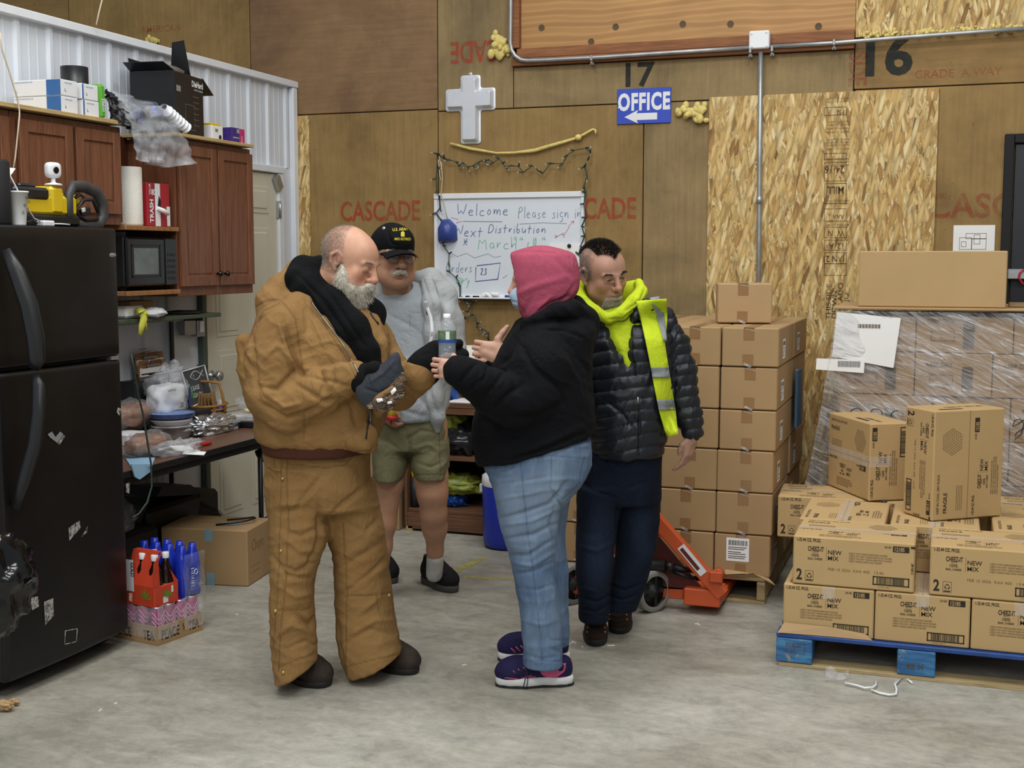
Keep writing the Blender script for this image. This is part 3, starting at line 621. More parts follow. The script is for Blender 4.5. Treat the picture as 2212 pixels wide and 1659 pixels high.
p=pallet('wooden_pallet','bare wooden pallet carrying the tall stack of plain cartons',-1.88,-.80,5.985,7.16,'pallet_wood','pallet_wood',(-1.88,-1.36,-.84))
b=MB('pallet_wood'); b.bx(-1.1,-.80,5.985,6.08,0,.016,.002); obj('bottom_board',b,p)
# blue pallet
k=N('blue_paint_wood',.6); v=k.co(); n=k.noise(v,14,6,.7); n2=k.noise(k.co((1,1,6)),8,4,.6)
c=k.ramp(n2,[(.3,srgb('#1f4a7c')),(.5,srgb('#2f6696')),(.7,srgb('#4a86ae'))]); c=k.mix(k.ramp(n,[(.62,0.),(.68,.8)]),c,srgb('#a3936c')); k.color(c); k.bump(n,.3,.004); MATS['blue_paint_wood']=k.m
mat('blue_edge','#1f4486',.55,var=.2,scale=20)
bp=pallet('blue_pallet','worn blue pallet with blocks under the printed snack cartons',-.63,.50,5.09,6.30,'blue_edge','blue_paint_wood',(-.63,-.153,.345),.14,True)
b=MB('pallet_wood'); b.bx(-.62,.49,5.092,5.19,0,.0155,.002); obj('bottom_board',b,bp)
b=MB('ink_soft'); b.text('71-88-881',(-.585,5.089,.085),EX,EZ,.012,.8,.01); b.text('HT',(-.57,5.089,.065),EX,EZ,.012,.9,.01); b.frame2((-.59,5.089,.06),EX,EZ,.075,.042,.002); b.text('48 X',(-.12,5.089,.045),EX,EZ,.022,1.1,.01); obj('stamp',b,bp)
# ---------------- printed snack cartons ----------------
def bars(b,o,xd,yd,w,h,rs):
    o=A(o); b.frame2(o,xd,yd,w,h,.0045,.0009); x=.11
    while x<.87: t=rs.choice((.008,.014,.02,.026)); b.quad(o+xd*w*x+yd*h*.14,xd,yd,w*t,h*.72,.0009); x+=t+rs.choice((.008,.012,.018))
def recyc(b,o,xd,yd,s):
    o=A(o); b.frame2(o,xd,yd,s*.75,s,.0012,.0009); c=o+xd*s*.38+yd*s*.52
    for a in (90,210,330):
        p=[c+(xd*math.cos(R(a+q))+yd*math.sin(R(a+q)))*s*.2 for q in (-48,-16,16,42)]
        for i in range(3):
            u=p[i+1]-p[i]; nn=np.cross(np.cross(xd,yd),u); nn=nn/np.linalg.norm(nn)*s*.045; z=np.cross(xd,yd)*.0009
            b.add([p[i]-nn+z,p[i+1]-nn+z,p[i+1]+nn+z,p[i]+nn+z],[(0,1,2,3)])
    b.quad(o+xd*s*.08+yd*s*.06,xd,yd,s*.58,s*.1,.0009)
LINES=('CHEEZ-IT WHITE CHEDDAR BAKED SNACK CRACKERS','CHEEZ-IT HOT & SPICY CHEDDAR BAKED SNACK CRACKERS','CHEEZ-IT HOT & SPICY CHEDDAR BAKED SNACK CRACKERS','CHEEZ-IT ORIGINAL BAKED SNACK CRACKERS')
def logo(b,o,xd,yd,s):
    o=A(o); b.text('CHEEZ-IT',o+yd*s*.62,xd,yd,s*.30,.56,.04); b.text('MADE WITH',o+xd*s*.32+yd*s*.52,xd,yd,s*.05,.9,.01); b.text('100%',o+xd*s*.2+yd*s*.25,xd,yd,s*.2,.85,.015); b.text('REAL CHEESE',o+yd*s*.04,xd,yd,s*.13,.86,.03)
    b.quad(o+xd*s*1.18,xd,yd,s*.012,s*.95,.0009); b.text('NEW',o+xd*s*1.27+yd*s*.47,xd,yd,s*.28,.95,.02); b.text('MIX',o+xd*s*1.27+yd*s*.08,xd,yd,s*.28,1.0,.02)
def lines(b,o,xd,yd,s,gap,n=4):
    for i in range(n): b.text(LINES[i],A(o)-yd*gap*i,xd,yd,s,.62,.02)
def code(L,b,o,xd,yd,s,bm='cheez_card'):
    o=A(o); b.quad(o,xd,yd,s*2.6,s,.0009); b.text('24100',o-xd*s*1.35+yd*s*.55,xd,yd,s*.36,.85,.02)
    b2=MB('cheez_card'); b2.text('12185',o+xd*s*.18+yd*s*.17,xd,yd,s*.66,.72,.03,'LEFT',.0016); return b2
mat('cheez_card','#bb9c6b',.82,var=.05,scale=3,bump=.08,bscale=200); mat('cheez_ink','#2c2519',.8,var=.1); mat('cheez_ink_soft','#6f5a3c',.8)
def print_long(L,o,xd,yd,w,h,rs):
    """the long side: product code, logo, dates, barcode"""
    o=A(o); b=MB('cheez_ink')
    b.text('1-35.44 OZ. PKGS.',o+xd*.014+yd*(h-.022),xd,yd,.014,.62,.03)
    logo(b,o+xd*.06+yd*(h-.098),xd,yd,.062); b.text('2',o+xd*.016+yd*.02,xd,yd,.044,.75,.04); recyc(b,o+xd*.052+yd*.016,xd,yd,.043)
    bars(b,o+xd*(w-.16)+yd*.022,xd,yd,.14,.036,rs); b2=code(L,b,o+xd*(w-.086)+yd*(h-.04),xd,yd,.024)
    b.quad(o+xd*(w-.018)+yd*(h-.022),xd,yd,.018,.009,.0009); b.text('CI 804 MI7',o+xd*(w-.006)+yd*.075,yd,-xd,.009,.8,.03)
    q=L.add('print',b); lsub('code_number',b2,q)
    b=MB('cheez_ink_soft'); lines(b,o+xd*.222+yd*(h-.062),xd,yd,.0068,.0105); b.text('FEB 15 2026  RAA 400   13:46',o+xd*.14+yd*(h-.135),xd,yd,.011,1.12,.0); b.text('0 24100 12185 4',o+xd*(w-.14)+yd*.012,xd,yd,.0055,.9,0); L.add('fine_print',b)
def print_short(L,o,xd,yd,w,h,rs,flip=False):
    """the end side: same marks, stacked"""
    o=A(o); b=MB('cheez_ink')
    b.text('1-35.44 OZ. PKGS.',o+xd*.012+yd*(h-.022),xd,yd,.013,.62,.03)
    logo(b,o+xd*.098+yd*(h-.092),xd,yd,.062); bars(b,o+xd*(w-.16)+yd*.018,xd,yd,.14,.036,rs); b2=code(L,b,o+xd*(w-.083)+yd*(h-.036),xd,yd,.024)
    q=L.add('print',b); lsub('code_number',b2,q); b=MB('cheez_ink_soft'); lines(b,o+xd*.07+yd*(h-.108),xd,yd,.0068,.0105); b.text('0 24100 12185 4',o+xd*(w-.14)+yd*.009,xd,yd,.0055,.9,0); L.add('fine_print',b)
def print_top(L,o,xd,yd,w,h,rs):
    """the top: keep-dry panel with the stacking drawing, then text panel. w along xd (.477) ; h along yd (.364)"""
    o=A(o); b=MB('cheez_ink'); 
    b.text('FRAGILE',o+xd*.03+yd*(h-.075),xd,yd,.018,.95,.03); b.text('KEEP IN COOL, DRY PLACE',o+xd*.03+yd*(h-.035),xd,yd,.0115,.85,.015)
    logo(b,o+xd*.13+yd*(h/2-.105),xd,yd,.06); b.text('1-35.44 OZ. PKGS.',o+xd*.012+yd*(h/2-.035),xd,yd,.013,.62,.03); b2=code(L,b,o+xd*(w-.1)+yd*(h/2-.05),xd,yd,.024); q=L.add('print',b); lsub('code_number',b2,q)
    b=MB('cheez_ink_soft'); c=o+xd*.34+yd*(h*.74); s=.058; tri=[c+xd*(s*math.cos(R(a)))+yd*(s*.95*math.sin(R(a))) for a in (0,60,120,180,240,300)]
    def ln(p,q,t=.0011):
        u=q-p; nn=np.cross(np.cross(xd,yd),u); nn=nn/np.linalg.norm(nn)*t/2*1.3; z=np.cross(xd,yd)*.0009; b.add([p-nn+z,q-nn+z,q+nn+z,p+nn+z],[(0,1,2,3)])
    for i in range(6): ln(tri[i],tri[(i+1)%6])
    for i in (0,2,4):
        ln(c,tri[i]); a_,b_,c_=tri[i],tri[(i+1)%6],tri[(i+2)%6]
        for k_ in (.2,.4,.6,.8):
            ln(c+(a_-c)*k_,c_+(b_-c_)*k_,.0008); ln(c+(c_-c)*k_,a_+(b_-a_)*k_,.0008)
    for i in range(4): b.quad(o+xd*.04+yd*(h/2+.03+i*.009),xd,yd,.11,.0022,.0009)
    lines(b,o+xd*.1+yd*(h/2-.125),xd,yd,.0068,.0105); L.add('fine_print',b)
def snack(label,loc,w,d,h,rz=0.,front='long',top=True,side=None,tape=True,vert=None):
    L=Local('snack_carton',label,'box',loc,rz,'printed snack cartons on the blue pallet'); rs=random.Random(int(abs(loc[0]*331+loc[1]*87)*100))
    b=MB('cheez_card'); b.box((w/2,d/2,h/2),(w-.003,d-.003,h-.002),None,.005); L.add('body',b)
    if front=='long': print_long(L,(0,.0015,0),EX,EZ,w,h,rs)
    elif front=='short': print_short(L,(0,.0015,0),EX,EZ,w,h,rs)
    if top:
        if w>d: print_top(L,(0.0,0.0,h-.001),EX,EY,w,d,rs); sx=(0.004,d/2,h-.001)
        else: print_top(L,(w,0,h-.001),EY,-EX,d,w,rs); sx=None
        b=MB('cardboard_dark')
        if w>d: b.quad((.004,d/2-.0015,h-.001),EX,EY,w-.008,.003,.0004)
        else: b.quad((w/2-.0015,.004,h-.001),EX,EY,.003,d-.008,.0004)
        L.add('flap_seam',b)
        if tape:
            b=MB('film'); 
            if w>d: b.quad((0.002,d/2-.025,h-.001),EX,EY,w-.004,.05,.0018)
            else: b.quad((w/2-.025,.002,h-.001),EX,EY,.05,d-.004,.0018); b.quad((w/2-.025,.0015,h-.05),EX,EZ,.05,.049,.0018)
            L.add('clear_tape',b)
    return L,rs
z1,z2=.141,.346
snack('snack carton, bottom row, front left corner of the blue pallet',(-.609,5.11,z1),.362,.477,z2-z1-.002,0,'short')
b=MB('cardboard_pale'); b.add([(-.625,5.085,.142),(-.43,5.095,.143),(-.25,5.10,.142),(-.28,5.108,.165),(-.42,5.106,.18),(-.60,5.105,.182)],[(0,1,2,3,4,5)]); b.add([(-.625,5.084,.1415),(-.43,5.094,.1425),(-.25,5.099,.1415),(-.28,5.107,.1645),(-.42,5.105,.1795),(-.60,5.104,.1815)],[(5,4,3,2,1,0)]); obj('torn_flap',b,label='torn pale cardboard flap at the foot of the front left snack carton',cat='cardboard')
snack('snack carton, bottom row, second from the front left corner',(-.246,5.11,z1),.362,.477,z2-z1-.002,0,'short')
snack('snack carton, bottom row, at the right edge of the picture',(.118,5.11,z1),.362,.477,z2-z1-.002,0,'short')
for i,x in enumerate((-.609,-.128)):
    for j,y in enumerate((5.59,5.957)): snack(f'hidden bottom snack carton behind the front row, {("left","right")[i]} {("middle","rear")[j]}',(x,y,z1),.477,.34+.02*(j==0),z2-z1-.002,0,'long',False)
z3=.549; hh=z3-z2-.002
snack('snack carton, upper row, front left with the full printed front',(-.574,5.11,z2),.477,.355,hh,0,'long')
snack('snack carton, upper row, front right cut off by the picture edge',(-.043,5.11,z2),.477,.355,hh,.0,'long')
snack('snack carton lying behind the front left upper one, top panel showing',(-.592,5.47,z2),.363,.475,hh,0,'short')
snack('snack carton in the upper row directly under the big standing one',(-.212,5.47,z2),.363,.475,hh,0,'short')
snack('snack carton in the upper row right of the dark gap',(.2,5.49,z2),.363,.46,hh,0,'short')
snack('snack carton at the far left rear under the torn plastic film',(-.745,5.955,z2),.477,.34,hh,3,'long')
snack('rear snack carton behind the two standing ones',(-.25,5.96,z2),.477,.34,hh,0,'long')
snack('rear snack carton at the right edge, low under the plastic wrap',(.24,5.96,z2),.477,.34,hh,0,'long')
# two cartons standing on end
L,rs=snack('tall snack carton standing on end, FRAGILE panel and logo facing out',(-.045,5.56,z3),.364,.205,.477,38,None,False)
print_top(L,(.364,.0015,0),EZ,-EX,.477,.364,rs)
b=MB('cardboard_dark'); b.quad((.364/2-.0015,.0015,.004),EX,EZ,.003,.469,.0004); L.add('flap_seam',b)
print_long(L,(.0015,.205,.477),-EZ,-EY,.477,.205,rs)
b=MB('cheez_ink'); b.quad((.05,.03,.476),EX,EY,.12,.02,.0009); b.text('CHEEZ-IT NEW MIX',(.12,.09,.476),EX,EY,.02,.8,.03); L.add('print',b)
L,rs=snack('shorter snack carton standing on its side at the left against the wrap',(-.328,5.93,z3),.205,.44,.364,30,None,False)
print_short(L,(.205,.0015,0),EZ,-EX,.364,.205,rs)
print_top(L,(.0015,.44,0),-EY,EZ,.44,.364,rs)
b=MB('cardboard_dark'); b.quad((.0015,.44,.364/2),-EY,EZ,.44,.003,.0004); L.add('flap_seam',b)
b=MB('film'); b.quad((-.0,.002,.16),EX,EZ,.11,.05,.002); b.quad((.0015,.438,.16),-EY,EZ,.43,.05,.0018); L.add('clear_tape',b)
b=MB('cheez_ink'); b.quad((.03,.1,.363),EX,EY,.02,.12,.0009); b.text('12185 CHEEZ-IT',(.09,.05,.363),EY,-EX,.02,.8,.03); L.add('print',b)
# ---------------- wrapped pallet behind ----------------
YW=6.46
wx0=ony(1808,672,YW)[0]; zt=ony(1900,674,YW)[2]
wp=thing('wrapped_pallet_load','tall pallet load of cartons wrapped in crumpled clear film','pallet load',((wx0+1.1)/2,6.8,0))
b=MB('pallet_wood'); b.bx(wx0+.02,1.15,YW+.02,7.2,.1,.13); b.bx(wx0+.02,wx0+.12,YW+.02,7.2,0,.099); b.bx(.25,.35,YW+.02,7.2,0,.099); b.bx(1.05,1.15,YW+.02,7.2,0,.099); obj('base_pallet',b,wp,kind='stuff')
rr=[.131,.345,.56,.775,.99,1.205,zt-.02]
for r_ in range(6):
    x=wx0+.02+(.0 if r_%2 else .0); i=0
    while x<1.1:
        ww=.36 if (i+r_)%3 else .45; x1_=min(x+ww,1.17); b=MB('cardboard'); b.bx(x+.002,x1_-.002,YW+.03+rs_.uniform(0,.012),7.2,rr[r_]+.002,rr[r_+1]-.001,.004); o=obj('carton',b,wp)
        b=MB('ink_soft'); yv=YW+.0285
        if i<5:
            b.frame2((x+.07,yv,rr[r_]+.06),EX,EZ,.11,.05,.003); b.quad((x+.22,yv,rr[r_]+.03),EX,EZ,.05,.12,.0005); b.text('KEEP DRY',(x+.05,yv,rr[r_]+.15),EX,EZ,.02,1,.02); lsub2=obj('print',b,o)
        x=x1_; i+=1
# film: bulging sheet, pulled out to the left at the bottom
k=N('stretch_film',.16); v=k.co((1,1,1),(0,R(-58),0)); 
def c2(a,sc):
    m=k.n('ShaderNodeMapping'); m.inputs['Scale'].default_value=sc; k.l(k.co((1,1,1),(0,R(a),0)),m.inputs['Vector']); return m.outputs[0]
n=k.noise(c2(-35,(2.2,2.2,26)),1.3,5,.65,1.2); n2=k.noise(c2(-20,(4,4,30)),1.6,4,.6,.8)
mx=k.math('MAXIMUM',n,n2); k.l(k.ramp(mx,[(.45,.10),(.58,.34),(.67,.8)]),k.b.inputs['Alpha']); k.color(srgb('#e4e6ea')); k.bump(mx,.75,.03); k.b.inputs['Specular IOR Level'].default_value=.8; MATS['stretch_film']=k.m
pTL=ony(1808,674,YW); pBL=ony(1738,1045,YW-.02)
def filmf(u,v_):
    z=v_*(zt+.004); xl=pBL[0]+(pTL[0]-pBL[0])*min(1,max(0,(z-pBL[2])/(zt-pBL[2])))**.8; x=xl+(1.18-xl)*u
    y=YW+.006*math.sin(23*x+17*z)+.01*math.sin(9*x-31*z)*math.sin(5*z)-(.03*(1-u)**8)
    return (x,y,z)
b=MB('stretch_film'); b.grid(filmf,70,50); b.grid(lambda u,v_:(filmf(0,v_)[0]+.04*u*(1-v_)+.004*math.sin(30*v_),YW-.03+u*.74,v_*(zt+.004)),30,40)
b.grid(lambda u,v_:(pTL[0]+(1.18-pTL[0])*u,YW+v_*.72,zt+.006+.003*math.sin(20*u)*math.sin(9*v_)),40,16); obj('film_wrap',b,wp,kind='stuff')
b=MB('paper'); P=[ony(a,c,YW-.018) for a,c in ((1808,674),(1946,687),(1930,795),(1797,770))]; b.add(P,[(0,1,2,3)][::1]); b.use('ink_soft')
c=P[0]+(P[1]-P[0])*.35+(P[3]-P[0])*.22
for i in range(22): b.quad(c+EX*i*.005,EX,-EZ,.002+.001*(i%3),.02,-.0015)
o=obj('packing_slip',b,wp,label='white paper sheet under the film')
b=MB('paper'); P=[ony(a,c,YW-.026) for a,c in ((1764,774),(1868,778),(1866,806),(1762,798))]; b.add(P,[(0,1,2,3)]); b.use('ink'); c=P[0]+(P[1]-P[0])*.45-EZ*.008
for i in range(20): b.quad(c+EX*i*.0055-EY*.001,EX,-EZ,.0025,.03,-.001)
obj('barcode_slip',b,wp,label='white barcode slip under the film')
b=MB('black_plastic')
for (cx_,cy_) in ((1850,892),(1893,893),(1938,897)):
    b.tube([ony(cx_+13*math.cos(a),cy_+10*math.sin(a)*(1 if a>0 else 1),YW-.015) for a in np.linspace(-3.4,.3,9)],.0022,5)
b.tube([ony(a,c,YW-.015) for a,c in ((2212,907),(2200,915),(2187,922),(2192,908),(2204,905),(2212,915),(2206,938),(2192,950),(2195,936),(2212,925))],.0028,5)
obj('marker_scrawl',b,wp,kind='stuff')
b=MB('blue_bag'); p0=ony(1727,790,6.3); b.bx(-.70,-.66,6.42,6.72,.72,1.0) ; b.use('plain')
mat('blue_strip','#2c5a80',.5); b=MB('blue_strip'); pa=onx(1728,915,-.735); pb=onx(1738,790,-.735); b.bx(-.742,-.73,6.55,6.75,pa[2],pb[2]); obj('blue_sleeve',b,label='blue strip wedged between the tall stack and the wrapped load',cat='sheet')
# flat carton sheet and the big plain carton on top
b=MB('cardboard_pale'); b.bx(wx0-.02,1.1,YW-.01,7.15,zt+.012,zt+.024,.003); obj('cardboard_sheet',b,label='flat cardboard sheet lying on the wrapped load',cat='cardboard')
pA=ony(1852,668,YW+.02); pB=ony(2173,677,YW+.02); zc=ony(2000,541,YW+.02)[2]
carton('big plain carton lying on top of the wrapped load',(pA[0],YW+.02,zt+.025),pB[0]-pA[0],.5,zc-zt-.025,0,'cardboard_light',None,False)
b=MB('pallet_wood'); b.bx(pB[0]+.02,1.2,YW+.2,YW+.3,zt+.026,zt+.046,.002); obj('wood_batten',b,label='pale wooden batten on the wrapped load beside the black door',cat='wood')
# strap and cord on the floor
b=MB('white_plastic'); b.tube([onz(a,c,.012) for a,c in ((1825,1475),(1850,1480),(1868,1486),(1885,1485),(1892,1480),(1892,1468))],.004,7)
b.tube([onz(a,c,.008) for a,c in ((1882,1490),(1900,1497),(1920,1501),(1935,1500),(1937,1490),(1933,1478),(1945,1467),(1962,1468),(1970,1475))],.0045,7); cd_=obj('plastic_strap',b,label='white cord lying on the concrete in front of the blue pallet',cat='cord',kind=None)
b=MB('film'); b.grid(lambda u,v_:tuple(onz(1783+50*u,1450+26*v_*(1-.4*u)+6*u,.0)+A((0,0,.012+.012*math.sin(7*u)*math.cos(5*v_)))),12,8); obj('plastic_scrap',b,label='crumpled clear plastic scrap at the end of the white cord',cat='plastic')
# ---------------- pallet jack ----------------
mat('jack_orange','#c8562a',.45,var=.08,scale=6); mat('jack_dark','#5a2018',.6); mat('rubber_grey','#8f8d86',.7,var=.1)
pj=thing('pallet_jack','orange hand pallet jack pushed under the tall carton stack','pallet jack',(-1.33,5.75,0))
YJ=5.72; b=MB('jack_orange')
def bar(b,p,q,w_,t): 
    p,q=A(p),A(q); d=q-p; L_=np.linalg.norm(d); a=math.degrees(math.atan2(d[2],d[0])); b.box((p+q)/2,(L_,t,w_),rotm(0,-a,0),.004)
bar(b,ony(1398,1100,YJ),ony(1562,1285,YJ),.062,.05); obj('frame_bar',b,pj)
b=MB('jack_orange'); bar(b,ony(1398,1100,YJ),ony(1236,1272,YJ),.062,.05); obj('frame_bar',b,pj)
b=MB('jack_dark'); P=[ony(1398,1130,YJ+.03),ony(1520,1275,YJ+.03),ony(1275,1265,YJ+.03)]; b.poly(P,(0,.012,0)); obj('gusset',b,pj)
b=MB('jack_orange'); P=[ony(1380,1115,YJ-.01),ony(1425,1120,YJ-.01),ony(1450,1160,YJ-.01),ony(1360,1160,YJ-.01)]; b.poly(P,(0,.03,0)); obj('head_plate',b,pj)
x0_,x1_=ony(1236,1290,YJ)[0],ony(1556,1290,YJ)[0]
b=MB('jack_orange'); b.bx(x0_+.01,x1_-.18,YJ+.03,YJ+.09,.055,.115,.004); obj('cross_bar',b,pj)
for xa,xb in ((x1_-.17,x1_),(x0_,x0_+.165)):
    b=MB('jack_orange'); b.bx(xa,xb,YJ-.02,YJ+.14,.045,.125,.005); b.bx(xa+.005,xb-.005,YJ+.14,6.9,.035,.085,.004); obj('fork',b,pj)
b=MB('jack_orange'); p=ony(1548,1245,YJ-.02); b.cyl(p-EY*.0,p+EY*.06,.03,12); b.box(p+A((.0,-.01,.0)),(.06,.03,.05),None,.004); obj('pivot_lug',b,pj)
b=MB('white_paint'); p,q=ony(1470,1180,YJ-.028),ony(1520,1240,YJ-.028); u=(q-p)/np.linalg.norm(q-p); n_=np.cross(u,EY); L_=np.linalg.norm(q-p); b.quad(p-n_*-.02,u,-n_ if False else n_,L_,.034,.0); 
b=MB('white_paint'); a_=p+n_*.018; b.add([p-n_*.02,q-n_*.02,q+n_*.02,p+n_*.02],[(0,1,2,3)]); b.use('jack_dark'); b.add([p-n_*.014+u*.01-EY*.001,q-n_*.014-u*.03-EY*.001,q+n_*.004-u*.03-EY*.001,p+n_*.004+u*.01-EY*.001],[(0,1,2,3)]); obj('warning_sticker',b,pj,label='white edged grey warning sticker')
def wheel(px,py,ax):
    c=ony(px,py,YJ-.02); c[2]=.1; a=A((math.sin(R(ax)),-math.cos(R(ax)),0)); 
    rot=np.column_stack([np.cross(a,EZ)*-1,EZ,a])
    if np.linalg.det(rot)<0: rot[:,0]*=-1
    b=MB('rubber_grey'); b.lathe([(.072,-.024),(.096,-.028),(.1,-.022),(.1,.022),(.096,.028),(.074,.026)],c,28,rot); o=obj('wheel',b,pj)
    b=MB('dark_metal'); b.lathe([(0,-.012),(.073,-.014),(.073,.008),(.035,.004),(.03,.022),(.012,.024),(.01,.03),(0,.03)],c,24,rot)
    for q in range(5):
        a2=R(72*q); d=rot@A((math.cos(a2),math.sin(a2),0)); b.box(c+d*.05+a*.012,(.012,.012,.05) if abs(d[2])>.7 else (.02,.02,.02))
    obj('hub',b,o,org=None)
wheel(1408,1276,55); wheel(1236,1232,55)
b=MB('black_plastic'); b.cyl(ony(1300,1215,YJ-.01),ony(1438,1222,YJ-.01),.028,14); b.cyl(ony(1438,1222,YJ-.01),ony(1455,1224,YJ-.01),.02,12); b.cyl(ony(1452,1226,YJ),ony(1500,1232,YJ+.05),.014,10); b.cyl(ony(1452,1234,YJ),ony(1500,1250,YJ+.02),.008,8); obj('axle_housing',b,pj)
b=MB('dark_metal'); b.cyl(A((-1.33,YJ+.06,.15)),A((-1.33,YJ+.06,.42)),.035,16); b.cyl(A((-1.33,YJ+.03,.40)),A((-1.33,YJ-.0,.55)),.02,12); obj('pump',b,pj)
# ---------------- kitchen corner on the left ----------------
from mathutils import noise as mnoise
def crm(seed,amp=.25,fr=2.2):
    o=Vector((seed*7.3,seed*3.1,seed*1.7))
    def f(d):
        v=Vector(d)*fr+o; return 1+amp*(mnoise.noise(v)+.6*abs(mnoise.noise(v*2.3))+.35*mnoise.noise(v*4.7))
    return f
def crumple(b,c,r,seed,amp=.25,fr=2.2,nu=28,nv=18,rot=None): return b.ball(c,r,nu,nv,rot,crm(seed,amp,fr))
XC=-3.80
def door_(L,y0,y1,z0,z1,knob=None):
    b=MB('cherry'); f=.055
    b.bx(XC-.02,XC,y0,y0+f,z0,z1,.003); b.bx(XC-.02,XC,y1-f,y1,z0,z1,.003); b.bx(XC-.02,XC,y0+f,y1-f,z0,z0+f,.003); b.bx(XC-.02,XC,y0+f,y1-f,z1-f,z1,.003)
    d=obj('door',b,L); b=MB('cherry'); b.bx(XC-.016,XC-.009,y0+f,y1-f,z0+f,z1-f); b.bx(XC-.012,XC-.006,y0+f+.012,y1-f-.012,z0+f+.012,z1-f-.012,.002); obj('door_panel',b,d,org=None)
    if knob:
        b=MB('black_gloss'); b.lathe([(0,0),(.006,0),(.006,.014),(.015,.02),(.016,.028),(.009,.034),(0,.035)],(XC,knob[0],knob[1]),14,rotm(0,90)); obj('knob',b,d,org=(XC,knob[0],knob[1]))
def cabinet(label,y0,y1,z0,z1,doors,knobs=None):
    L=thing('wall_cabinet',label,'cabinet',((XL+XC)/2,(y0+y1)/2,z0)); b=MB('cherry'); b.bx(XL+.0145,XC-.022,y0,y1,z0,z1,.002); obj('body',b,L)
    n=len(doors)
    for i,(a,c) in enumerate(doors): door_(L,a,c,z0+.05,z1-.03,knobs[i] if knobs else None)
    return L
cabinet('brown wall cabinet at the left picture edge above the fridge',3.62,4.41,1.83,2.30,[(3.64,4.01),(4.02,4.39)])
cabinet('brown two-door wall cabinet above the yellow jump starter',4.415,5.16,1.83,2.30,[(4.45,4.80),(4.82,5.145)])
cabinet('brown two-door wall cabinet with black knobs beside the door',5.615,6.365,1.47,2.29,[(5.63,5.985),(6.0,6.355)],[(5.985-.028,1.585),(6.03,1.585)])
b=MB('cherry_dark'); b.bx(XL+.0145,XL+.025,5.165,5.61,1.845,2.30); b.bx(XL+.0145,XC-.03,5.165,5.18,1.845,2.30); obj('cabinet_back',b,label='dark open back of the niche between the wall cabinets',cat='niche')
b=MB('wood_raw'); b.bx(XL+.0145,XC+.025,3.6,5.14,2.305,2.325,.002); obj('top_board',b,label='thin plywood board on top of the left wall cabinets',cat='board')
b=MB('wood_raw'); b.bx(XL+.0145,XC+.025,5.57,6.33,2.295,2.313,.002); obj('top_board',b,label='thin plywood board on top of the right wall cabinet',cat='board')
b=MB('old_plank'); b.bx(XL+.0145,XC,5.165,5.612,1.808,1.83,.002); obj('niche_shelf',b,label='wooden shelf board holding the paper towel roll',cat='shelf')
b=MB('old_plank'); b.bx(XL+.0145,XC-.0,5.165,5.612,1.485,1.508,.002); obj('microwave_shelf',b,label='wooden plank carrying the black microwave',cat='shelf')
# microwave
m_=thing('microwave','black microwave oven on the plank between fridge and cabinet','microwave',(-3.95,5.39,1.509)); y0,y1,z0,z1=5.18,5.60,1.53,1.775; xf=XC-.01
b=MB('black_plastic'); b.bx(XL+.03,xf-.02,y0,y1,z0,z1,.006); obj('body',b,m_)
for yy in (5.21,5.57): b=MB('black_matte'); b.cyl((-3.86,yy,1.509),(-3.86,yy,1.53),.012,8); obj('foot',b,m_)
b=MB('black_gloss'); b.bx(xf-.019,xf,y0,y1-.105,z0+.003,z1-.003,.008); dd=obj('door',b,m_)
mat('screen_grey','#6b7473',.35,var=.25,scale=9); b=MB('screen_grey'); b.bx(xf-.001,xf+.001,y0+.055,y1-.165,z0+.06,z1-.055); obj('window',b,dd)
b=MB('dark_metal'); b.bx(xf-.001,xf+.0025,y0+.035,y1-.145,z0+.045,z0+.052); b.bx(xf-.001,xf+.0025,y0+.035,y1-.145,z1-.045,z1-.038); b.bx(xf-.001,xf+.0025,y0+.035,y0+.042,z0+.045,z1-.038); b.bx(xf-.001,xf+.0025,y1-.152,y1-.145,z0+.045,z1-.038); obj('window_frame',b,dd)
b=MB('black_gloss'); b.bx(xf-.019,xf,y1-.1035,y1,z0+.003,z1-.003,.004); cp=obj('control_panel',b,m_)
b=MB('dark_metal')
for i in range(5):
    for j in range(3): b.bx(xf-.0,xf+.0015,y1-.085+j*.025,y1-.068+j*.025,z0+.03+i*.03,z0+.045+i*.03)
obj('button',b,cp,kind='stuff')
# paper towel and red trash-bag carton
mat('towel','#e9e6dc',.9,var=.03,bump=.4,bscale=120); b=MB('towel'); c=(-3.885,5.315,1.8315); b.lathe([(.02,0),(.062,0),(.064,.01),(.064,.285),(.061,.29),(.02,.29)],c,28); obj('paper_towel_roll',b,label='upright white paper towel roll in the cabinet niche',cat='paper towel')
mat('box_red','#a8202d',.4,var=.05); t_=thing('trash_bag_box','red and white carton of trash bags with a torn front','box',(-3.88,5.48,1.8305))
b=MB('box_red'); b.bx(-3.96,-3.835,5.39,5.585,1.832,2.05,.003); obj('body',b,t_)
b=MB('white_paint'); b.quad((-3.834,5.455,1.833),EY,EZ,.045,.215,.0008); b.quad((-3.834,5.555,1.835),EY,EZ,.028,.1,.0008); b.text('SAVE',(-3.834,5.575,1.87),EZ,-EY,.022,.9,.05); b.text('TRASH',(-3.834,5.44,1.85),EZ,-EY,.03,.9,.05); b.text('80',(-3.834,5.425,1.99),EY,EZ,.028,.9,.04); b.text('VALUE',(-3.834,5.42,1.99),EZ,-EY,.014,.9,.03); obj('print',b,t_)
b=MB('black_matte'); b.add([(-3.8325,5.475,1.93),(-3.8325,5.50,1.91),(-3.8325,5.505,1.96),(-3.8325,5.488,1.99)],[(0,1,2,3)]); obj('torn_opening',b,t_); b=MB('paper'); b.tube([(-3.83,5.47,1.925),(-3.815,5.50,1.912),(-3.81,5.535,1.895)],[.01,.012,.009],7); obj('pulled_bag',b,t_)
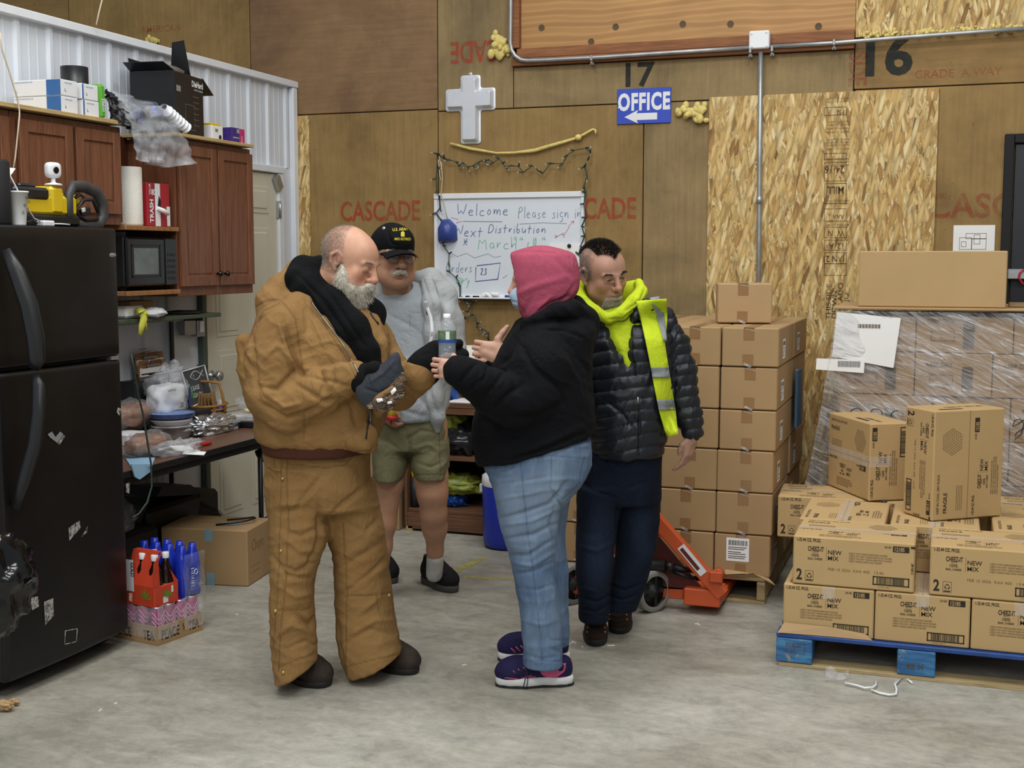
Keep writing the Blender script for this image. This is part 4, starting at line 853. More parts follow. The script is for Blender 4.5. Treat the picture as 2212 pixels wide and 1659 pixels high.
# ---------------- fridge ----------------
k=N('fridge_black',.34); v=k.co(); n=k.noise(v,380,2); s_=k.noise(v,3,5,.7); k.color(k.ramp(s_,[(.4,srgb('#121111')),(.75,srgb('#1b1919'))])); k.bump(n,.12,.001); k.b.inputs['Specular IOR Level'].default_value=.35; MATS['fridge_black']=k.m
fr=thing('fridge','tall black top-freezer refrigerator at the left edge','refrigerator',(-3.7,4.08,0)); y0,y1=3.70,4.447
b=MB('fridge_black'); b.bx(XL+.03,-3.385,y0,y1,.06,1.79,.006); obj('body',b,fr)
b=MB('black_matte'); b.bx(XL+.05,-3.42,y0+.02,y1-.02,.012,.06); obj('kick_plate',b,fr)
for yy in (y0+.06,y1-.06): b=MB('black_plastic'); b.cyl((-3.45,yy,0),(-3.45,yy,.06),.02,10); obj('foot',b,fr)
def fdoor(z0,z1):
    b=MB('fridge_black'); n=20; S=[]
    def f(u,v_):
        y=y0+(y1-y0)*u; e=min(u,1-u)*(y1-y0); ez=min(v_,1-v_)*(z1-z0)
        x=-3.315+.018*(1-(2*u-1)**2)-.02*max(0,1-e/.018)**2-.012*max(0,1-ez/.012)**2; return (x,y,z0+(z1-z0)*v_)
    us=[0,.004,.01,.018,.03]+[.03+.94*i/14 for i in range(1,14)]+[.97,.982,.99,.996,1]; vs_=[0,.006,.012,.02]+[.02+.96*i/10 for i in range(1,10)]+[.98,.988,.994,1]
    V=[f(u,q) for u in us for q in vs_]; nv=len(vs_); b.add(V,[(i*nv+j,(i+1)*nv+j,(i+1)*nv+j+1,i*nv+j+1) for i in range(len(us)-1) for j in range(nv-1)],True)
    b.bx(-3.383,-3.336,y0+.001,y1-.001,z0+.001,z1-.001,.004); return b
fz=obj('freezer_door',fdoor(1.262,1.795),fr); ld=obj('lower_door',fdoor(.07,1.245),fr)
def handle(zs_,par):
    b=MB('black_plastic'); b.tube([(x,yy,z) for x,yy,z in zs_],[.013,.02,.022,.022,.02,.014],10,True,1.6); obj('handle',b,par)
handle([(-3.285,3.745,1.70),(-3.245,3.755,1.62),(-3.205,3.765,1.50),(-3.19,3.775,1.38),(-3.19,3.78,1.30),(-3.21,3.785,1.265)],fz)
handle([(-3.21,3.785,1.24),(-3.19,3.78,1.20),(-3.19,3.775,1.10),(-3.205,3.765,.98),(-3.25,3.755,.85),(-3.29,3.745,.74)],ld)
b=MB('galv'); p=onx(252,551,-3.3); b.ball((-3.311,p[1]-.015,p[2]),(.003,.028,.009),16,8); o=obj('badge',b,fz,org=p)
b=MB('steel'); p=onx(255,774,-3.3); b.bx(-3.34,-3.312,p[1]-.03,p[1]+.02,1.2455,1.2615); obj('hinge',b,ld,org=p)
ghost('residue','#c9c7c0',.0,.8,60)
def sticker(pts,m,par,nm='sticker_residue'):
    b=MB(m); b.poly([onx(a,c,-3.2955) for a,c in pts]); obj(nm,b,par)
sticker([(103,938),(112,932),(120,944),(130,932),(137,938),(124,957),(108,945)],'paper_grey',ld,'torn_sticker')
for P in ([(137,940),(141,942),(128,962),(124,958)],[(255,880),(263,884),(258,898),(252,890)],[(148,1140),(172,1124),(174,1140),(150,1168)],[(176,1160),(190,1135),(188,1150)],[(272,1045),(280,1042),(280,1066),(272,1064)],[(278,1282),(286,1280),(286,1300),(279,1298)],[(62,1292),(82,1288),(84,1310),(70,1318)],[(95,1300),(115,1292),(116,1330),(98,1350)]): sticker(P,'residue',ld)
b=MB('residue'); P=[onx(a,c,-3.2955) for a,c in ((141,1363),(167,1358),(165,1386),(140,1392))]
for i in range(4): b.tube([P[i],P[(i+1)%4]],.0015,4)
obj('sticker_outline',b,ld)
# items on the fridge (top z 1.797)
zt=1.797
b=MB('black_matte'); b.lathe([(0,0),(.055,0),(.058,.01),(.058,.235),(.05,.245),(0,.245)],(-3.43,3.865,zt),24); obj('speaker',b,label='black cylinder speaker on the fridge at the picture edge',cat='speaker')
cu=thing('paper_cup','white paper cup with brown swirl print on the fridge','cup',(-3.40,3.955,zt)); b=MB('paper'); b.lathe([(0,0),(.026,0),(.0275,.005),(.038,.125),(.041,.125),(.041,.131),(.037,.131),(.036,.12)],(-3.40,3.955,zt),24); obj('body',b,cu)
b=MB('ink_soft')
for q in range(5):
    cz=zt+.05+.014*q; cy=3.955+(-.012,.014,-.004,.02,.006)[q]; r=.0065
    b.tube([(-3.40+.0345+.0003*q*3,cy+r*math.cos(t)*(.4+.6*t/6),cz+r*math.sin(t)*(.4+.6*t/6)) for t in np.linspace(0,5.5,9)],.0011,4)
obj('swirl_print',b,cu)
js=thing('jump_starter','yellow and black portable jump starter on the fridge','jump starter',(-3.5,4.32,zt))
mat('js_yellow','#d9b91c',.4,var=.05); mat('js_grey','#3d3d3e',.5,var=.1)
b=MB('js_yellow'); b.bx(-3.58,-3.44,3.99,4.36,zt+.045,zt+.13,.014); obj('body',b,js)
b=MB('black_plastic'); b.bx(-3.585,-3.435,3.985,4.37,zt+.005,zt+.05,.01); obj('base',b,js)
b=MB('black_plastic'); b.bx(-3.59,-3.43,3.975,4.18,zt+.105,zt+.155,.012); b.bx(-3.57,-3.445,4.02,4.12,zt+.15,zt+.168,.008); obj('lid',b,js)
b=MB('js_yellow'); b.bx(-3.586,-3.434,4.19,4.27,zt+.05,zt+.165,.014); obj('band',b,js)
b=MB('js_grey'); b.tube([(-3.47,4.33,zt+.02),(-3.45,4.31,zt+.06),(-3.45,4.31,zt+.13),(-3.46,4.35,zt+.17),(-3.47,4.44,zt+.175),(-3.47,4.52,zt+.155),(-3.47,4.56,zt+.11),(-3.47,4.56,zt+.05),(-3.47,4.53,zt+.02),(-3.47,4.42,zt+.015),(-3.47,4.33,zt+.02)],.02,10,True,1.3); obj('handle',b,js)
b=MB('js_yellow'); b.ball((-3.52,4.40,zt+.095),(.03,.07,.055),14,9); obj('reel_cover',b,js)
b=MB('black_plastic'); b.tube([(-3.47,4.37,zt+.12),(-3.462,4.40,zt+.14),(-3.458,4.42,zt+.13),(-3.458,4.40,zt+.10),(-3.458,4.37,zt+.08),(-3.455,4.38,zt+.05),(-3.452,4.42,zt+.035),(-3.452,4.50,zt+.04)],.007,7); b.tube([(-3.465,4.39,zt+.09),(-3.46,4.43,zt+.12),(-3.458,4.48,zt+.12),(-3.458,4.51,zt+.07)],.008,7); b.box((-3.455,4.42,zt+.07),(.02,.06,.03),rotm(15),.004); obj('cable',b,js)
b=MB('pan'); b.box((-3.442,4.395,zt+.075),(.006,.022,.018),rotm(15),.002); obj('clamp',b,js)
cm=thing('webcam','small white security camera with a round lens on the jump starter','camera',(-3.5,4.23,zt+.166)); c=A((-3.46,4.235,zt+.168))
b=MB('white_plastic'); b.lathe([(0,0),(.034,0),(.036,.004),(.030,.008),(.012,.011),(.009,.016),(.009,.03),(0,.032)],c,24); obj('stand',b,cm)
b=MB('white_plastic'); cc=c+A((0,0,.062)); rv=rotm(0,0,-10); b.ball(cc,(.019,.034,.032),20,14,rv,lambda d:(abs(d[0])**4+abs(d[1])**4+abs(d[2])**4)**-.25); obj('head',b,cm)
f_=rv@A((1,0,0)); b=MB('black_gloss'); b.lathe([(.014,0),(.014,.003),(.009,.004),(0,.003)],cc+f_*.0175,18,rv@rotm(0,90)); obj('lens',b,cm)
emat('led_blue','#7fa0ff',2.); b=MB('led_blue'); b.ball(cc+f_*.0185+EY*.017,(.002,.003,.003),8,6); obj('status_light',b,cm)
b=MB('white_plastic'); b.bx(-3.45,-3.40,4.10,4.165,zt,zt+.024,.005); b.tube([(-3.42,4.16,zt+.012),(-3.40,4.20,zt+.012),(-3.39,4.24,zt+.01)],.003,6); b.tube([(-3.42,4.10,zt+.02),(-3.415,4.06,zt+.03),(-3.41,4.0,zt+.09),(-3.42,3.97,zt+.15),(-3.44,3.95,zt+.21)],.003,6); obj('charger',b,label='small white plug adapter and white cable on the fridge top',cat='charger')
b=MB('black_plastic'); b.bx(-3.46,-3.42,4.0,4.085,zt,zt+.018,.005); b.tube([(-3.42,4.0,zt+.01),(-3.40,4.03,zt+.02),(-3.41,4.07,zt+.012)],.004,6); obj('adapter',b,label='small black adapter on the fridge beside the cup',cat='adapter')
b=MB('paper'); b.add([(-3.47,3.93,zt+.20),(-3.43,3.96,zt+.195),(-3.43,3.985,zt+.22),(-3.46,3.95,zt+.225)],[(0,1,2,3),(3,2,1,0)]); b.add([(-3.47,3.93,zt+.20),(-3.43,3.96,zt+.195),(-3.44,3.95,zt+.16)],[(0,1,2)]); obj('paper_scrap',b,label='folded white scrap above the paper cup',cat='paper')
b=MB('black_plastic'); b.bx(-3.56,-3.40,4.40+.18,4.44-.0+.002,zt,zt+.0) if False else b.bx(-3.6,-3.45,4.30,4.445,zt,zt+.012,.003); obj('flat_case',b,label='thin black case under the end of the jump starter',cat='case')
b=MB('cord_white'); b.tube([onx(a,c,-3.76) for a,c in ((0,70),(5,110),(20,155),(38,215),(42,240))]+[onx(a,c,-3.74) for a,c in ((42,250),(38,290),(33,340),(27,375))],.0035,6); obj('loose_wire',b,label='thin beige wire hanging in front of the left wall cabinets',cat='wire')
# ---------------- on top of the wall cabinets ----------------
zs_=2.326; mat('glove_blue','#2f62a0',.4)
def glove(y0,z,label,full):
    t=thing('glove_box',label,'box',(-3.9,y0+.065,z),'glove boxes on the cabinet top'); d=.118; b=MB('white_paint'); b.bx(-4.06,-3.80,y0,y0+d,z,z+.072,.003); obj('body',b,t)
    b=MB('glove_blue'); b.bx(-3.875,-3.799,y0-.001,y0+.001,z+.0015,z+.0705) if full else b.bx(-3.799,-3.7985,y0+.002,y0+.012,z+.002,z+.07); b.bx(-3.798,-3.797,y0+d-.014,y0+d-.002,z+.01,z+.06) if 0 else None; obj('blue_stripe',b,t)
    b=MB('glove_blue'); b.text('NITRILE POWDER FREE GLOVES',(-4.05,y0-.0008,z+.06),EX,EZ,.0055,.9,.0); b.text('EXAM GLOVES',(-3.7995,y0+.03,z+.055),EY,EZ,.006,.9,.0); b.use('ink'); b.text('L',(-3.7995,y0+.03,z+.02),EY,EZ,.012,1,.03); b.text('L',(-4.045,y0-.001,z+.018),EX,EZ,.012,1,.03); obj('print',b,t)
glove(4.72,zs_,'white glove box, bottom of the left pair on the cabinet top',True); glove(4.72,zs_+.074,'white glove box, upper one of the left pair on the cabinet top',True)
glove(4.872,zs_,'white glove box, bottom of the right pair beside the green pack',False); glove(4.868,zs_+.074,'white glove box, upper one of the right pair beside the green pack',False)
b=MB('black_plastic'); c=onx(193,150,-4.0); b.lathe([(.058,.0),(.064,0),(.064,.255),(.058,.255),(.058,.01)],(-4.02,5.17,zs_) if 0 else (-4.0,5.075,zs_),28); obj('black_cylinder',b,label='black open cylinder standing behind the glove boxes',cat='container')
mat('green_pack','#5aa832',.35); b=MB('green_pack'); b.bx(-3.9,-3.80,5.0,5.045,zs_,zs_+.16,.012); b.use('white_paint'); b.text('WIPES',(-3.799,5.03,zs_+.03),EZ,-EY,.02,.8,.03); obj('green_pack',b,label='bright green packet beside the white glove boxes',cat='packet')
# dark bag draped + hanging clear bag
def sheetbag(name,m,rows,label,cat='bag',th=.01,nn=.012,seed=1):
    """rows: list of (list of pixel points, X plane) from top to bottom"""
    R_=[[onx(a,c,X) for a,c in pts] for pts,X in rows]; b=MB(m)
    def f(u,v_):
        i=min(int(v_*(len(R_)-1)),len(R_)-2); t=v_*(len(R_)-1)-i
        def g(r):
            j=min(int(u*(len(r)-1)),len(r)-2); s=u*(len(r)-1)-j; return r[j]*(1-s)+r[j+1]*s
        p=g(R_[i])*(1-t)+g(R_[i+1])*t; q=Vector((u*6+seed,v_*6,seed)); p=p+A((nn*2*mnoise.noise(q*1.2)+nn*1.3*abs(mnoise.noise(q*2.4)),0,0)); return p
    b.grid(f,36,36); b.grid(lambda u,v_:f(u,v_)+A((-.02*math.sin(math.pi*u)-.004,.0,.0)),20,20)
    return obj(name,b,label=label,cat=cat,kind=None)
mat('bag_dark','#26272a',.25,var=.3,scale=15)
sheetbag('dark_bag','bag_dark',[([(228,192),(245,205),(262,225)],-3.84),([(232,215),(255,235),(290,252)],-3.80),([(240,262),(270,272),(300,285)],-3.775)],'small dark grey plastic bag slumped over the cabinet edge')
glassmat('film_bag','#dfe4ea',.3,.1,.6,14)
sheetbag('clear_bag','film_bag',[([(235,196),(270,205),(330,222),(370,235)],-3.95),([(250,222),(290,225),(340,230),(375,245)],-3.80),([(280,262),(310,262),(350,262),(385,275)],-3.765),([(290,310),(320,312),(360,312),(405,318)],-3.76),([(293,345),(325,355),(365,362),(426,352)],-3.755)],'clear plastic bag with blue contents drooping from the cabinet top',seed=5,nn=.02)
b=MB('blue_bag'); P=onx(305,252,-3.80); b.box(P+A((-.03,0,0)),(.02,.11,.07),rotm(20,0,5),.008); P=onx(352,240,-3.80); b.use('blue_sign'); b.box(P+A((-.04,0,0)),(.02,.08,.05),rotm(-15,0,5),.008); obj('blue_packet',b,label='blue packets inside the clear bag on the cabinet top',cat='packet',kind='stuff')
b=MB('white_plastic'); 
for i in range(7): 
    c=onx(352,232,-3.82)+(onx(392,268,-3.80)-onx(352,232,-3.82))*i/6; u=(onx(392,268,-3.80)-onx(352,232,-3.82)); u/=np.linalg.norm(u)
    ax_=np.column_stack([np.cross(EX,u),EX,u]); ax_[:,0]/=np.linalg.norm(ax_[:,0]); b.lathe([(.022,0),(.03,.035),(.032,.035),(.032,.039),(.028,.037)],c,16,ax_)
obj('plastic_cups',b,label='sleeve of white plastic cups beside the black battery box',cat='cups',kind='stuff')
# open battery carton
mat('box_black','#17181b',.3,var=.2,scale=6); dh=thing('battery_box','black glossy battery charger box with open flaps','box',(-3.93,5.75,zs_-.011)); zb=2.3145
y0,y1,x0,x1,h_=5.50,5.86,-4.07,-3.82,.315
rd=8; rm=rotm(0,0,rd); cc=A((-3.945,5.75,zb))
def dhp(x,y,z): return cc+rm@A((x,y,z))
b=MB('box_black'); b.box(cc+A((0,0,h_/2)),(.25,.34,h_),rm,.004); obj('body',b,dh)
b=MB('box_black'); 
for pts in ([(-.12,-.17,h_),(.125,-.17,h_),(.11,-.26,h_+.03),(-.11,-.26,h_+.03)],[(.125,.17,h_),(-.12,.17,h_),(-.10,.31,h_-.07),(.12,.31,h_-.07)],[(-.125,-.16,h_),(-.125,.16,h_),(-.14,.15,h_+.07),(-.14,-.15,h_+.07)],[(-.06,.165,h_),(.06,.165,h_),(.04,.13,h_+.2),(-.03,.13,h_+.19)]):
    b.poly([dhp(*p) for p in pts],(0,0,.003)); 
obj('flap',b,dh,kind='stuff')
xd=rm@EY; b=MB('white_paint'); b.text('DieHard',dhp(.1255,.165,h_-.055),xd,EZ,.03,.9,.05,'RIGHT'); b.text('BATTERY CHARGER',dhp(.1255,.16,h_-.075),xd,EZ,.009,.9,.0,'RIGHT'); b.use('ink_soft')
for i in range(6): b.quad(dhp(.1255,.04,h_-.11-i*.03),xd,EZ,.07,.006)
b.use('paper_grey'); b.quad(dhp(.1255,-.15,h_-.1),xd,EZ,.05,.03); b.frame2(dhp(.1255,-.05,.03),xd,EZ,.11,.13,.0015)
yn=rm@A((0,1,0)); b.use('white_paint'); obj('print',b,dh)
b=MB('steel'); b.ball(dhp(.02,-.02,h_+.02),(.06,.12,.03),12,7,rm,crm(3,.3)); obj('foil_liner',b,dh)
p=onx(458,298,-3.87); b=MB('white_paint'); b.bx(-3.95,-3.85,6.02,6.13,2.3135,2.395,.003); b.use('ink'); b.lathe([(0,0),(.014,0)],(-3.849,6.10,2.335),12,rotm(0,90)); b.text('W',(-3.849,6.05,2.36),EY,EZ,.02,1,.03); b.use('yellow'); b.bx(-3.94,-3.86,6.03,6.125,2.395,2.41,.004); obj('small_carton',b,label='small white carton with yellow lid on the right cabinet top',cat='box')
mat('box_violet','#3b2a78',.35); mat('box_pink','#b8326e',.35); b=MB('box_violet'); b.bx(-3.94,-3.83,6.19,6.27,2.3135,2.40,.003); b.use('box_pink'); b.bx(-3.94,-3.829,6.272,6.325,2.314,2.399,.003); b.use('white_paint'); b.text('15',(-3.8292,6.235,2.372),EY,EZ,.02,1,.04); b.text('SANDWICH',(-3.8292,6.20,2.34),EY,EZ,.009,.9,.01); b.text('BAGS',(-3.828,6.295,2.32),EZ,-EY,.012,.9,.01); obj('bag_carton',b,label='violet and pink carton at the end of the right cabinet top',cat='box')
# ---------------- green shelf with bits ----------------
mat('green_shelf','#47513f',.6,var=.15,scale=20)
gs=thing('green_shelf','dark green painted wall shelf under the microwave','shelf',(-4.0,5.6,1.345)); b=MB('green_shelf'); b.bx(XL+.0145,-3.85,5.05,6.07,1.345,1.367,.003); obj('board',b,gs)
b=MB('dark_metal'); b.bx(XL+.0145,XL+.03,5.95,5.975,1.08,1.344,.002); b.bx(XL+.03,-3.9,5.955,5.965,1.325,1.344,.002); obj('bracket',b,gs); b=MB('dark_metal'); b.bx(XL+.0145,XL+.03,5.15,5.175,1.08,1.344,.002); obj('bracket',b,gs)
b=MB('galv'); b.bx(-4.05,-4.02,5.1,6.0,1.325,1.3445,.002); obj('rail',b,gs)
gb=thing('outlet_box','grey metal outlet box below the green shelf beside the door','outlet',(XL+.03,6.14,1.24)); b=MB('galv'); b.bx(XL+.0145,XL+.06,6.04,6.15,1.235,1.32,.004); b.bx(XL+.0145,XL+.065,6.155,6.235,1.22,1.335,.004); obj('box',b,gb); b=MB('white_plastic'); b.bx(XL+.0651,XL+.07,6.175,6.215,1.245,1.31,.002); obj('face_plate',b,gb)
b=MB('paper'); b.box((-3.93,5.33,1.40),(.1,.17,.06),rotm(0,0,5),.012); b.use('cardboard_pale'); b.box((-4.02,5.5,1.41),(.12,.2,.08),None,.004); obj('paper_packet',b,label='small pale carton and packet at the back of the green shelf',cat='packet',kind='stuff')
b=MB('white_plastic'); crumple(b,(-3.87,5.46,1.392),(.05,.085,.026),4,.3); obj('white_pouch',b,label='white pouch with a dark mark on the green shelf',cat='pouch')
b=MB('black_matte'); crumple(b,(-3.95,5.84,1.375),(.09,.14,.012),6,.3); obj('dark_cloth',b,label='flat dark cloth at the end of the green shelf',cat='cloth')
mat('glove_yellow','#cfd24f',.5,var=.1); b=MB('glove_yellow'); p0=onx(306,675,-3.84); b.tube([p0+A((-.03,0,.012)),p0+A((.0,0,.01)),p0+A((.012,.0,-.03)),p0+A((.012,-.02,-.07)),p0+A((.012,-.035,-.11))],[.02,.03,.026,.022,.012],9,True,.5); b.tube([p0+A((.01,.01,.0)),p0+A((.012,.04,-.02))],[.018,.008],8,True,.5); b.tube([p0+A((.01,-.01,.01)),p0+A((.012,-.05,-.0))],[.018,.01],8,True,.5); b.tube([p0+A((.012,.012,-.04)),p0+A((.014,.018,-.09))],[.006,.003],6); obj('rubber_glove',b,label='yellow rubber glove hanging limp over the green shelf edge',cat='glove')
# ---------------- clipboards on the wall ----------------
def clip(label,p0,p1,off):
    a,c=onx(*p0,XL+.03+off),onx(*p1,XL+.03+off); y0,z0,y1,z1=a[1],a[2],c[1],c[2]; X=XL+.03+off
    t=thing('clipboard',label,'clipboard',(X,(y0+y1)/2,z0)); b=MB('old_plank'); b.bx(X-.004,X,y0,y1,z0,z1,.002); obj('board',b,t)
    b=MB('paper'); b.bx(X+.0002,X+.002,y0+.01,y1-.005,z0+.006,z1-.035); pp=obj('sheet',b,t); b=MB('ink_soft')
    for i in range(5): b.quad((X+.002,y0+.03,z0+.05+.022*i),EY,EZ,.05+.03*(i%3),.003)
    b.use('ink'); b.quad((X+.002,y0+.02,z0+.015),EY,EZ,(y1-y0)*.8,.008); obj('print',b,pp)
    b=MB('steel'); ym=(y0+y1)/2; b.bx(X+.002,X+.012,ym-.06,ym+.06,z1-.03,z1-.018,.003); b.tube([(X+.012,ym-.055,z1-.02),(X+.016,ym-.05,z1+.005),(X+.016,ym+.05,z1+.005),(X+.012,ym+.055,z1-.02)],.0035,6); obj('clip',b,t)
clip('brown clipboard with papers, the one behind on the white wall',(293,812),(352,758),0.)
clip('brown clipboard with a printed form, the one in front on the white wall',(300,818),(358,775),.025)
# ---------------- folding table ----------------
tb=thing('folding_table','folding table with brown laminate top and black metal legs','table',(-3.74,5.34,0)); ty0,ty1=4.47,6.26
mat('laminate','#6b4c3b',.35,var=.12,scale=5,stretch=(6,1,1)); b=MB('laminate'); b.bx(-4.08,-3.38,ty0,ty1,.722,.742,.003); obj('top',b,tb)
b=MB('black_plastic'); b.bx(-3.381,-3.374,ty0,ty1,.715,.743,.002); b.bx(-4.08,-3.38,ty1,ty1+.006,.715,.743,.002); obj('edge_band',b,tb)
b=MB('black_matte'); b.bx(-4.05,-3.40,ty0+.02,ty1-.02,.675,.715); obj('apron',b,tb)
for yy in (5.80,4.56):
    for xx in (-3.46,-4.02): b=MB('black_plastic'); b.cyl((xx,yy,0),(xx,yy,.69),.0135,10); obj('leg',b,tb)
    b=MB('black_plastic'); b.cyl((-4.02,yy,.12),(-3.46,yy,.12),.011,8); obj('cross_brace',b,tb)
    if yy<5: continue
    b=MB('black_plastic'); b.tube([(-3.48,yy,.64),(-3.5,yy+.04,.615),(-3.5,yy+.36,.42 if yy>5 else .5),(-3.5,yy+.45,.36)],.010,8); obj('diagonal_brace',b,tb)
zt=.7425
# bread bags
mat('bread','#7d4c24',.5,var=.4,scale=14); 
def bread(c,r,seed,label,rot=None):
    t=thing('bread_bag',label,'bread',(c[0],c[1],c[2]-r[2])); b=MB('bread'); crumple(b,c,r,seed,.22,2.2,rot=rot); obj('loaf',b,t); b=MB('film_clear'); crumple(b,c,A(r)*1.12+.006,seed+3,.22,3.,rot=rot); obj('bag',b,t,kind='stuff'); return t
bread(onz(322,952,zt)+A((-.1,0,.13)),(.075,.13,.06),2,'upper bag of brown bread rolls beside the fridge')
bread(onz(320,985,zt)+A((-.02,.02,.05)),(.08,.13,.055),5,'lower bag of brown bread rolls at the table edge')
b=MB('film_bag'); crumple(b,onz(375,985,zt)+A((0,.02,.035)),(.05,.12,.035),9,.55,4,rot=rotm(0,-10,-20)); crumple(b,onz(415,968,zt)+A((0,.02,.022)),(.03,.06,.02),12,.55,4); obj('film_bag',b,label='crinkled clear bag end lying on the table edge',cat='bag',kind=None)
mat('cloth_blue','#8fb4cf',.8,var=.05); b=MB('cloth_blue'); P=[onx(a,c,-3.36) for a,c in ((284,1003),(330,1003),(324,1020),(302,1036),(292,1030))]; b.poly(P,(-.006,0,0)); P=[onz(a,c,zt) for a,c in ((270,990),(335,990),(328,1008),(284,1012))]; b.poly([p+A((0,0,.001)) for p in P],(0,0,.004)); obj('blue_cloth',b,label='light blue cloth hanging off the table beside the fridge',cat='cloth')
# plates stack and tub
def tub(): pass
pl=thing('plate_stack','stack of blue rimmed paper plates on a clear tub','plates',tuple(onz(402,948,zt)+A((-.06,0,0)))); c=onz(402,948,zt)+A((-.10,.02,0))
glassmat('tub_clear','#eef0f0',.5,.2,.1,6); b=MB('tub_clear'); b.lathe([(0,.0),(.085,0),(.095,.01),(.105,.06),(.108,.06),(.108,.067),(0,.066)],c,28); obj('clear_tub',b,pl)
mat('plate_blue','#6f86b5',.6,var=.2,scale=60); mat('plate_white','#cfd2d4',.5)
b=MB('plate_white'); b.lathe([(0,.068),(.08,.068),(.105,.09),(.108,.10),(.10,.10),(0,.095)],c,28); obj('plate',b,pl)
for i in range(4): b=MB('plate_blue'); b.lathe([(0,.101+i*.006),(.085,.101+i*.006),(.118,.112+i*.006),(.120,.114+i*.006),(.085,.105+i*.006),(0,.104+i*.006)],c,32); obj('plate',b,pl)
b=MB('white_paint'); p=onz(325,915,zt); b.bx(-3.95,-3.82,5.15,5.30,zt,zt+.06,.006); b.use('blue_sign'); b.text('00 000',(-3.8195,5.17,zt+.035),EY,EZ,.012,1.2,.03); obj('white_tub',b,label='low white tub with blue marks behind the bread bags',cat='tub')
# foil tray
mat('foil','#c9cbce',.22,.9,var=.1); ft=thing('foil_tray','tray covered with crumpled silver foil','tray',tuple(onz(485,937,zt)+A((-.05,0,0)))); c=onz(484,937,zt)+A((-.10,.03,.0))
b=MB('foil'); crumple(b,c+A((0,0,.035)),(.09,.19,.05),21,.5,5,44,26); b.v[-1][:,2]=np.maximum(b.v[-1][:,2],zt+.012); obj('foil_cover',b,ft); b=MB('pan'); b.bx(c[0]-.08,c[0]+.08,c[1]-.15,c[1]+.15,zt,zt+.018,.005); obj('tray',b,ft)
# peeler and napkins
b=MB('red'); p=onz(435,965,zt)+A((0,0,.01)); b.tube([p+A((0,-.085,0)),p+A((0,-.04,.002)),p+A((.002,.03,.002)),p+A((.002,.075,0)),p+A((.002,.09,0))],[.006,.009,.012,.010,.003],10); obj('red_marker',b,label='bright red marker lying on the brown table',cat='marker')
b=MB('paper'); 
for i,(px,py) in enumerate(((405,975),(420,982),(392,972))): p=onz(px,py,zt); b.box(p+A((0,0,.004+i*.004)),(.10,.07,.003),rotm(3*i,4,25*i))
obj('napkins',b,label='loose white napkins on the table edge by the red marker',cat='napkins',kind='stuff')
# basket with napkins
wood('wicker','#7a5428','#96692f','#b07f3e',.6,(40,40,40)); bk=thing('wicker_basket','small wicker basket with a tall handle holding brown napkins','basket',(-3.93,6.0,zt)); c=A((-3.93,onx(452,890,-3.93)[1],zt))
for i in range(5):
    b=MB('wicker'); z=zt+.008+i*.024; rx,ry=.065+.004*i,.105+.007*i; b.tube([c+A((rx*math.cos(a)*(1+.03*math.sin(9*a+i*3)),ry*math.sin(a)*(1+.03*math.sin(9*a+i*3)),z-zt)) for a in np.linspace(0,2*math.pi,37)],.0075,6,False); obj('weave_row',b,bk)
b=MB('wicker'); b.tube([c+A((.085,.03,.04)),c+A((.07,.03,.16)),c+A((.05,.03,.225)),c+A((.0,.0,.235)),c+A((-.05,-.04,.24)),c+A((-.07,-.06,.2)),c+A((-.08,-.08,.04))],.008,8); obj('handle',b,bk)
mat('kraft','#9c7a4c',.85,var=.1); 
for i in range(6): b=MB('kraft'); b.box(c+A((.0+.012*i-.03,-.03+.008*i,.10)),(.004,.11,.14),rotm(6*i-14,10-3*i,8*i-18)); obj('brown_napkin',b,label=f'brown paper napkin in the wicker basket, {("first","second","third","fourth","fifth","sixth")[i]} from the wall side',cat='napkin',group='brown napkins in the basket')
b=MB('tub_clear'); b.cyl(c+A((.03,.07,.03)),c+A((.03,.07,.13)),.02,12); b.use('blue_sign'); b.cyl(c+A((.03,.07,.06)),c+A((.03,.07,.095)),.0205,12); obj('glue_bottle',b,label='little clear bottle with blue label in the basket',cat='bottle')
# chalkboard sign
sg=thing('chalk_sign','small slate sign with a fish outline and PLEASE SIGN IN, leaning','sign',(-3.97,5.95,zt)); P=[onx(a,c,-3.96) for a,c in ((412,880),(458,858),(441,789),(392,803))]
mat('slate','#4a4d50',.7,var=.1); b=MB('slate'); b.poly(P,(-.012,0,0)); obj('board',b,sg)
b=MB('white_paint')
for i in range(4): b.tube([P[i]+A((.002,0,0)),P[(i+1)%4]+A((.002,0,0))],.004,5)
obj('edge',b,sg)
xd=P[2]-P[3]; xd/=np.linalg.norm(xd); yd=P[3]-P[0]; yd/=np.linalg.norm(yd); b=MB('white_paint'); o_=P[3]*.75+P[0]*.25+A((.001,0,0)); w_=np.linalg.norm(P[2]-P[3])
b.text('PLEASE',P[3]*.42+P[0]*.58+xd*.03,xd,yd,.027,.8,.01,'LEFT',.002); b.text('SIGN IN',P[3]*.22+P[0]*.78+xd*.03,xd,yd,.027,.8,.01,'LEFT',.002)
fc=P[3]*.8+P[0]*.2+xd*w_*.5
b.tube([fc+xd*(-.045+.13*t)+yd*(.026*math.sin(math.pi*t*1.25)) for t in np.linspace(0,1,12)],.002,4); b.tube([fc+xd*(-.045+.13*t)-yd*(.026*math.sin(math.pi*t*1.25)) for t in np.linspace(0,1,12)],.002,4); b.tube([fc-xd*.012+yd*.008,fc-xd*.012-yd*.01],.0015,4); obj('chalk_lettering',b,sg,kind='stuff')
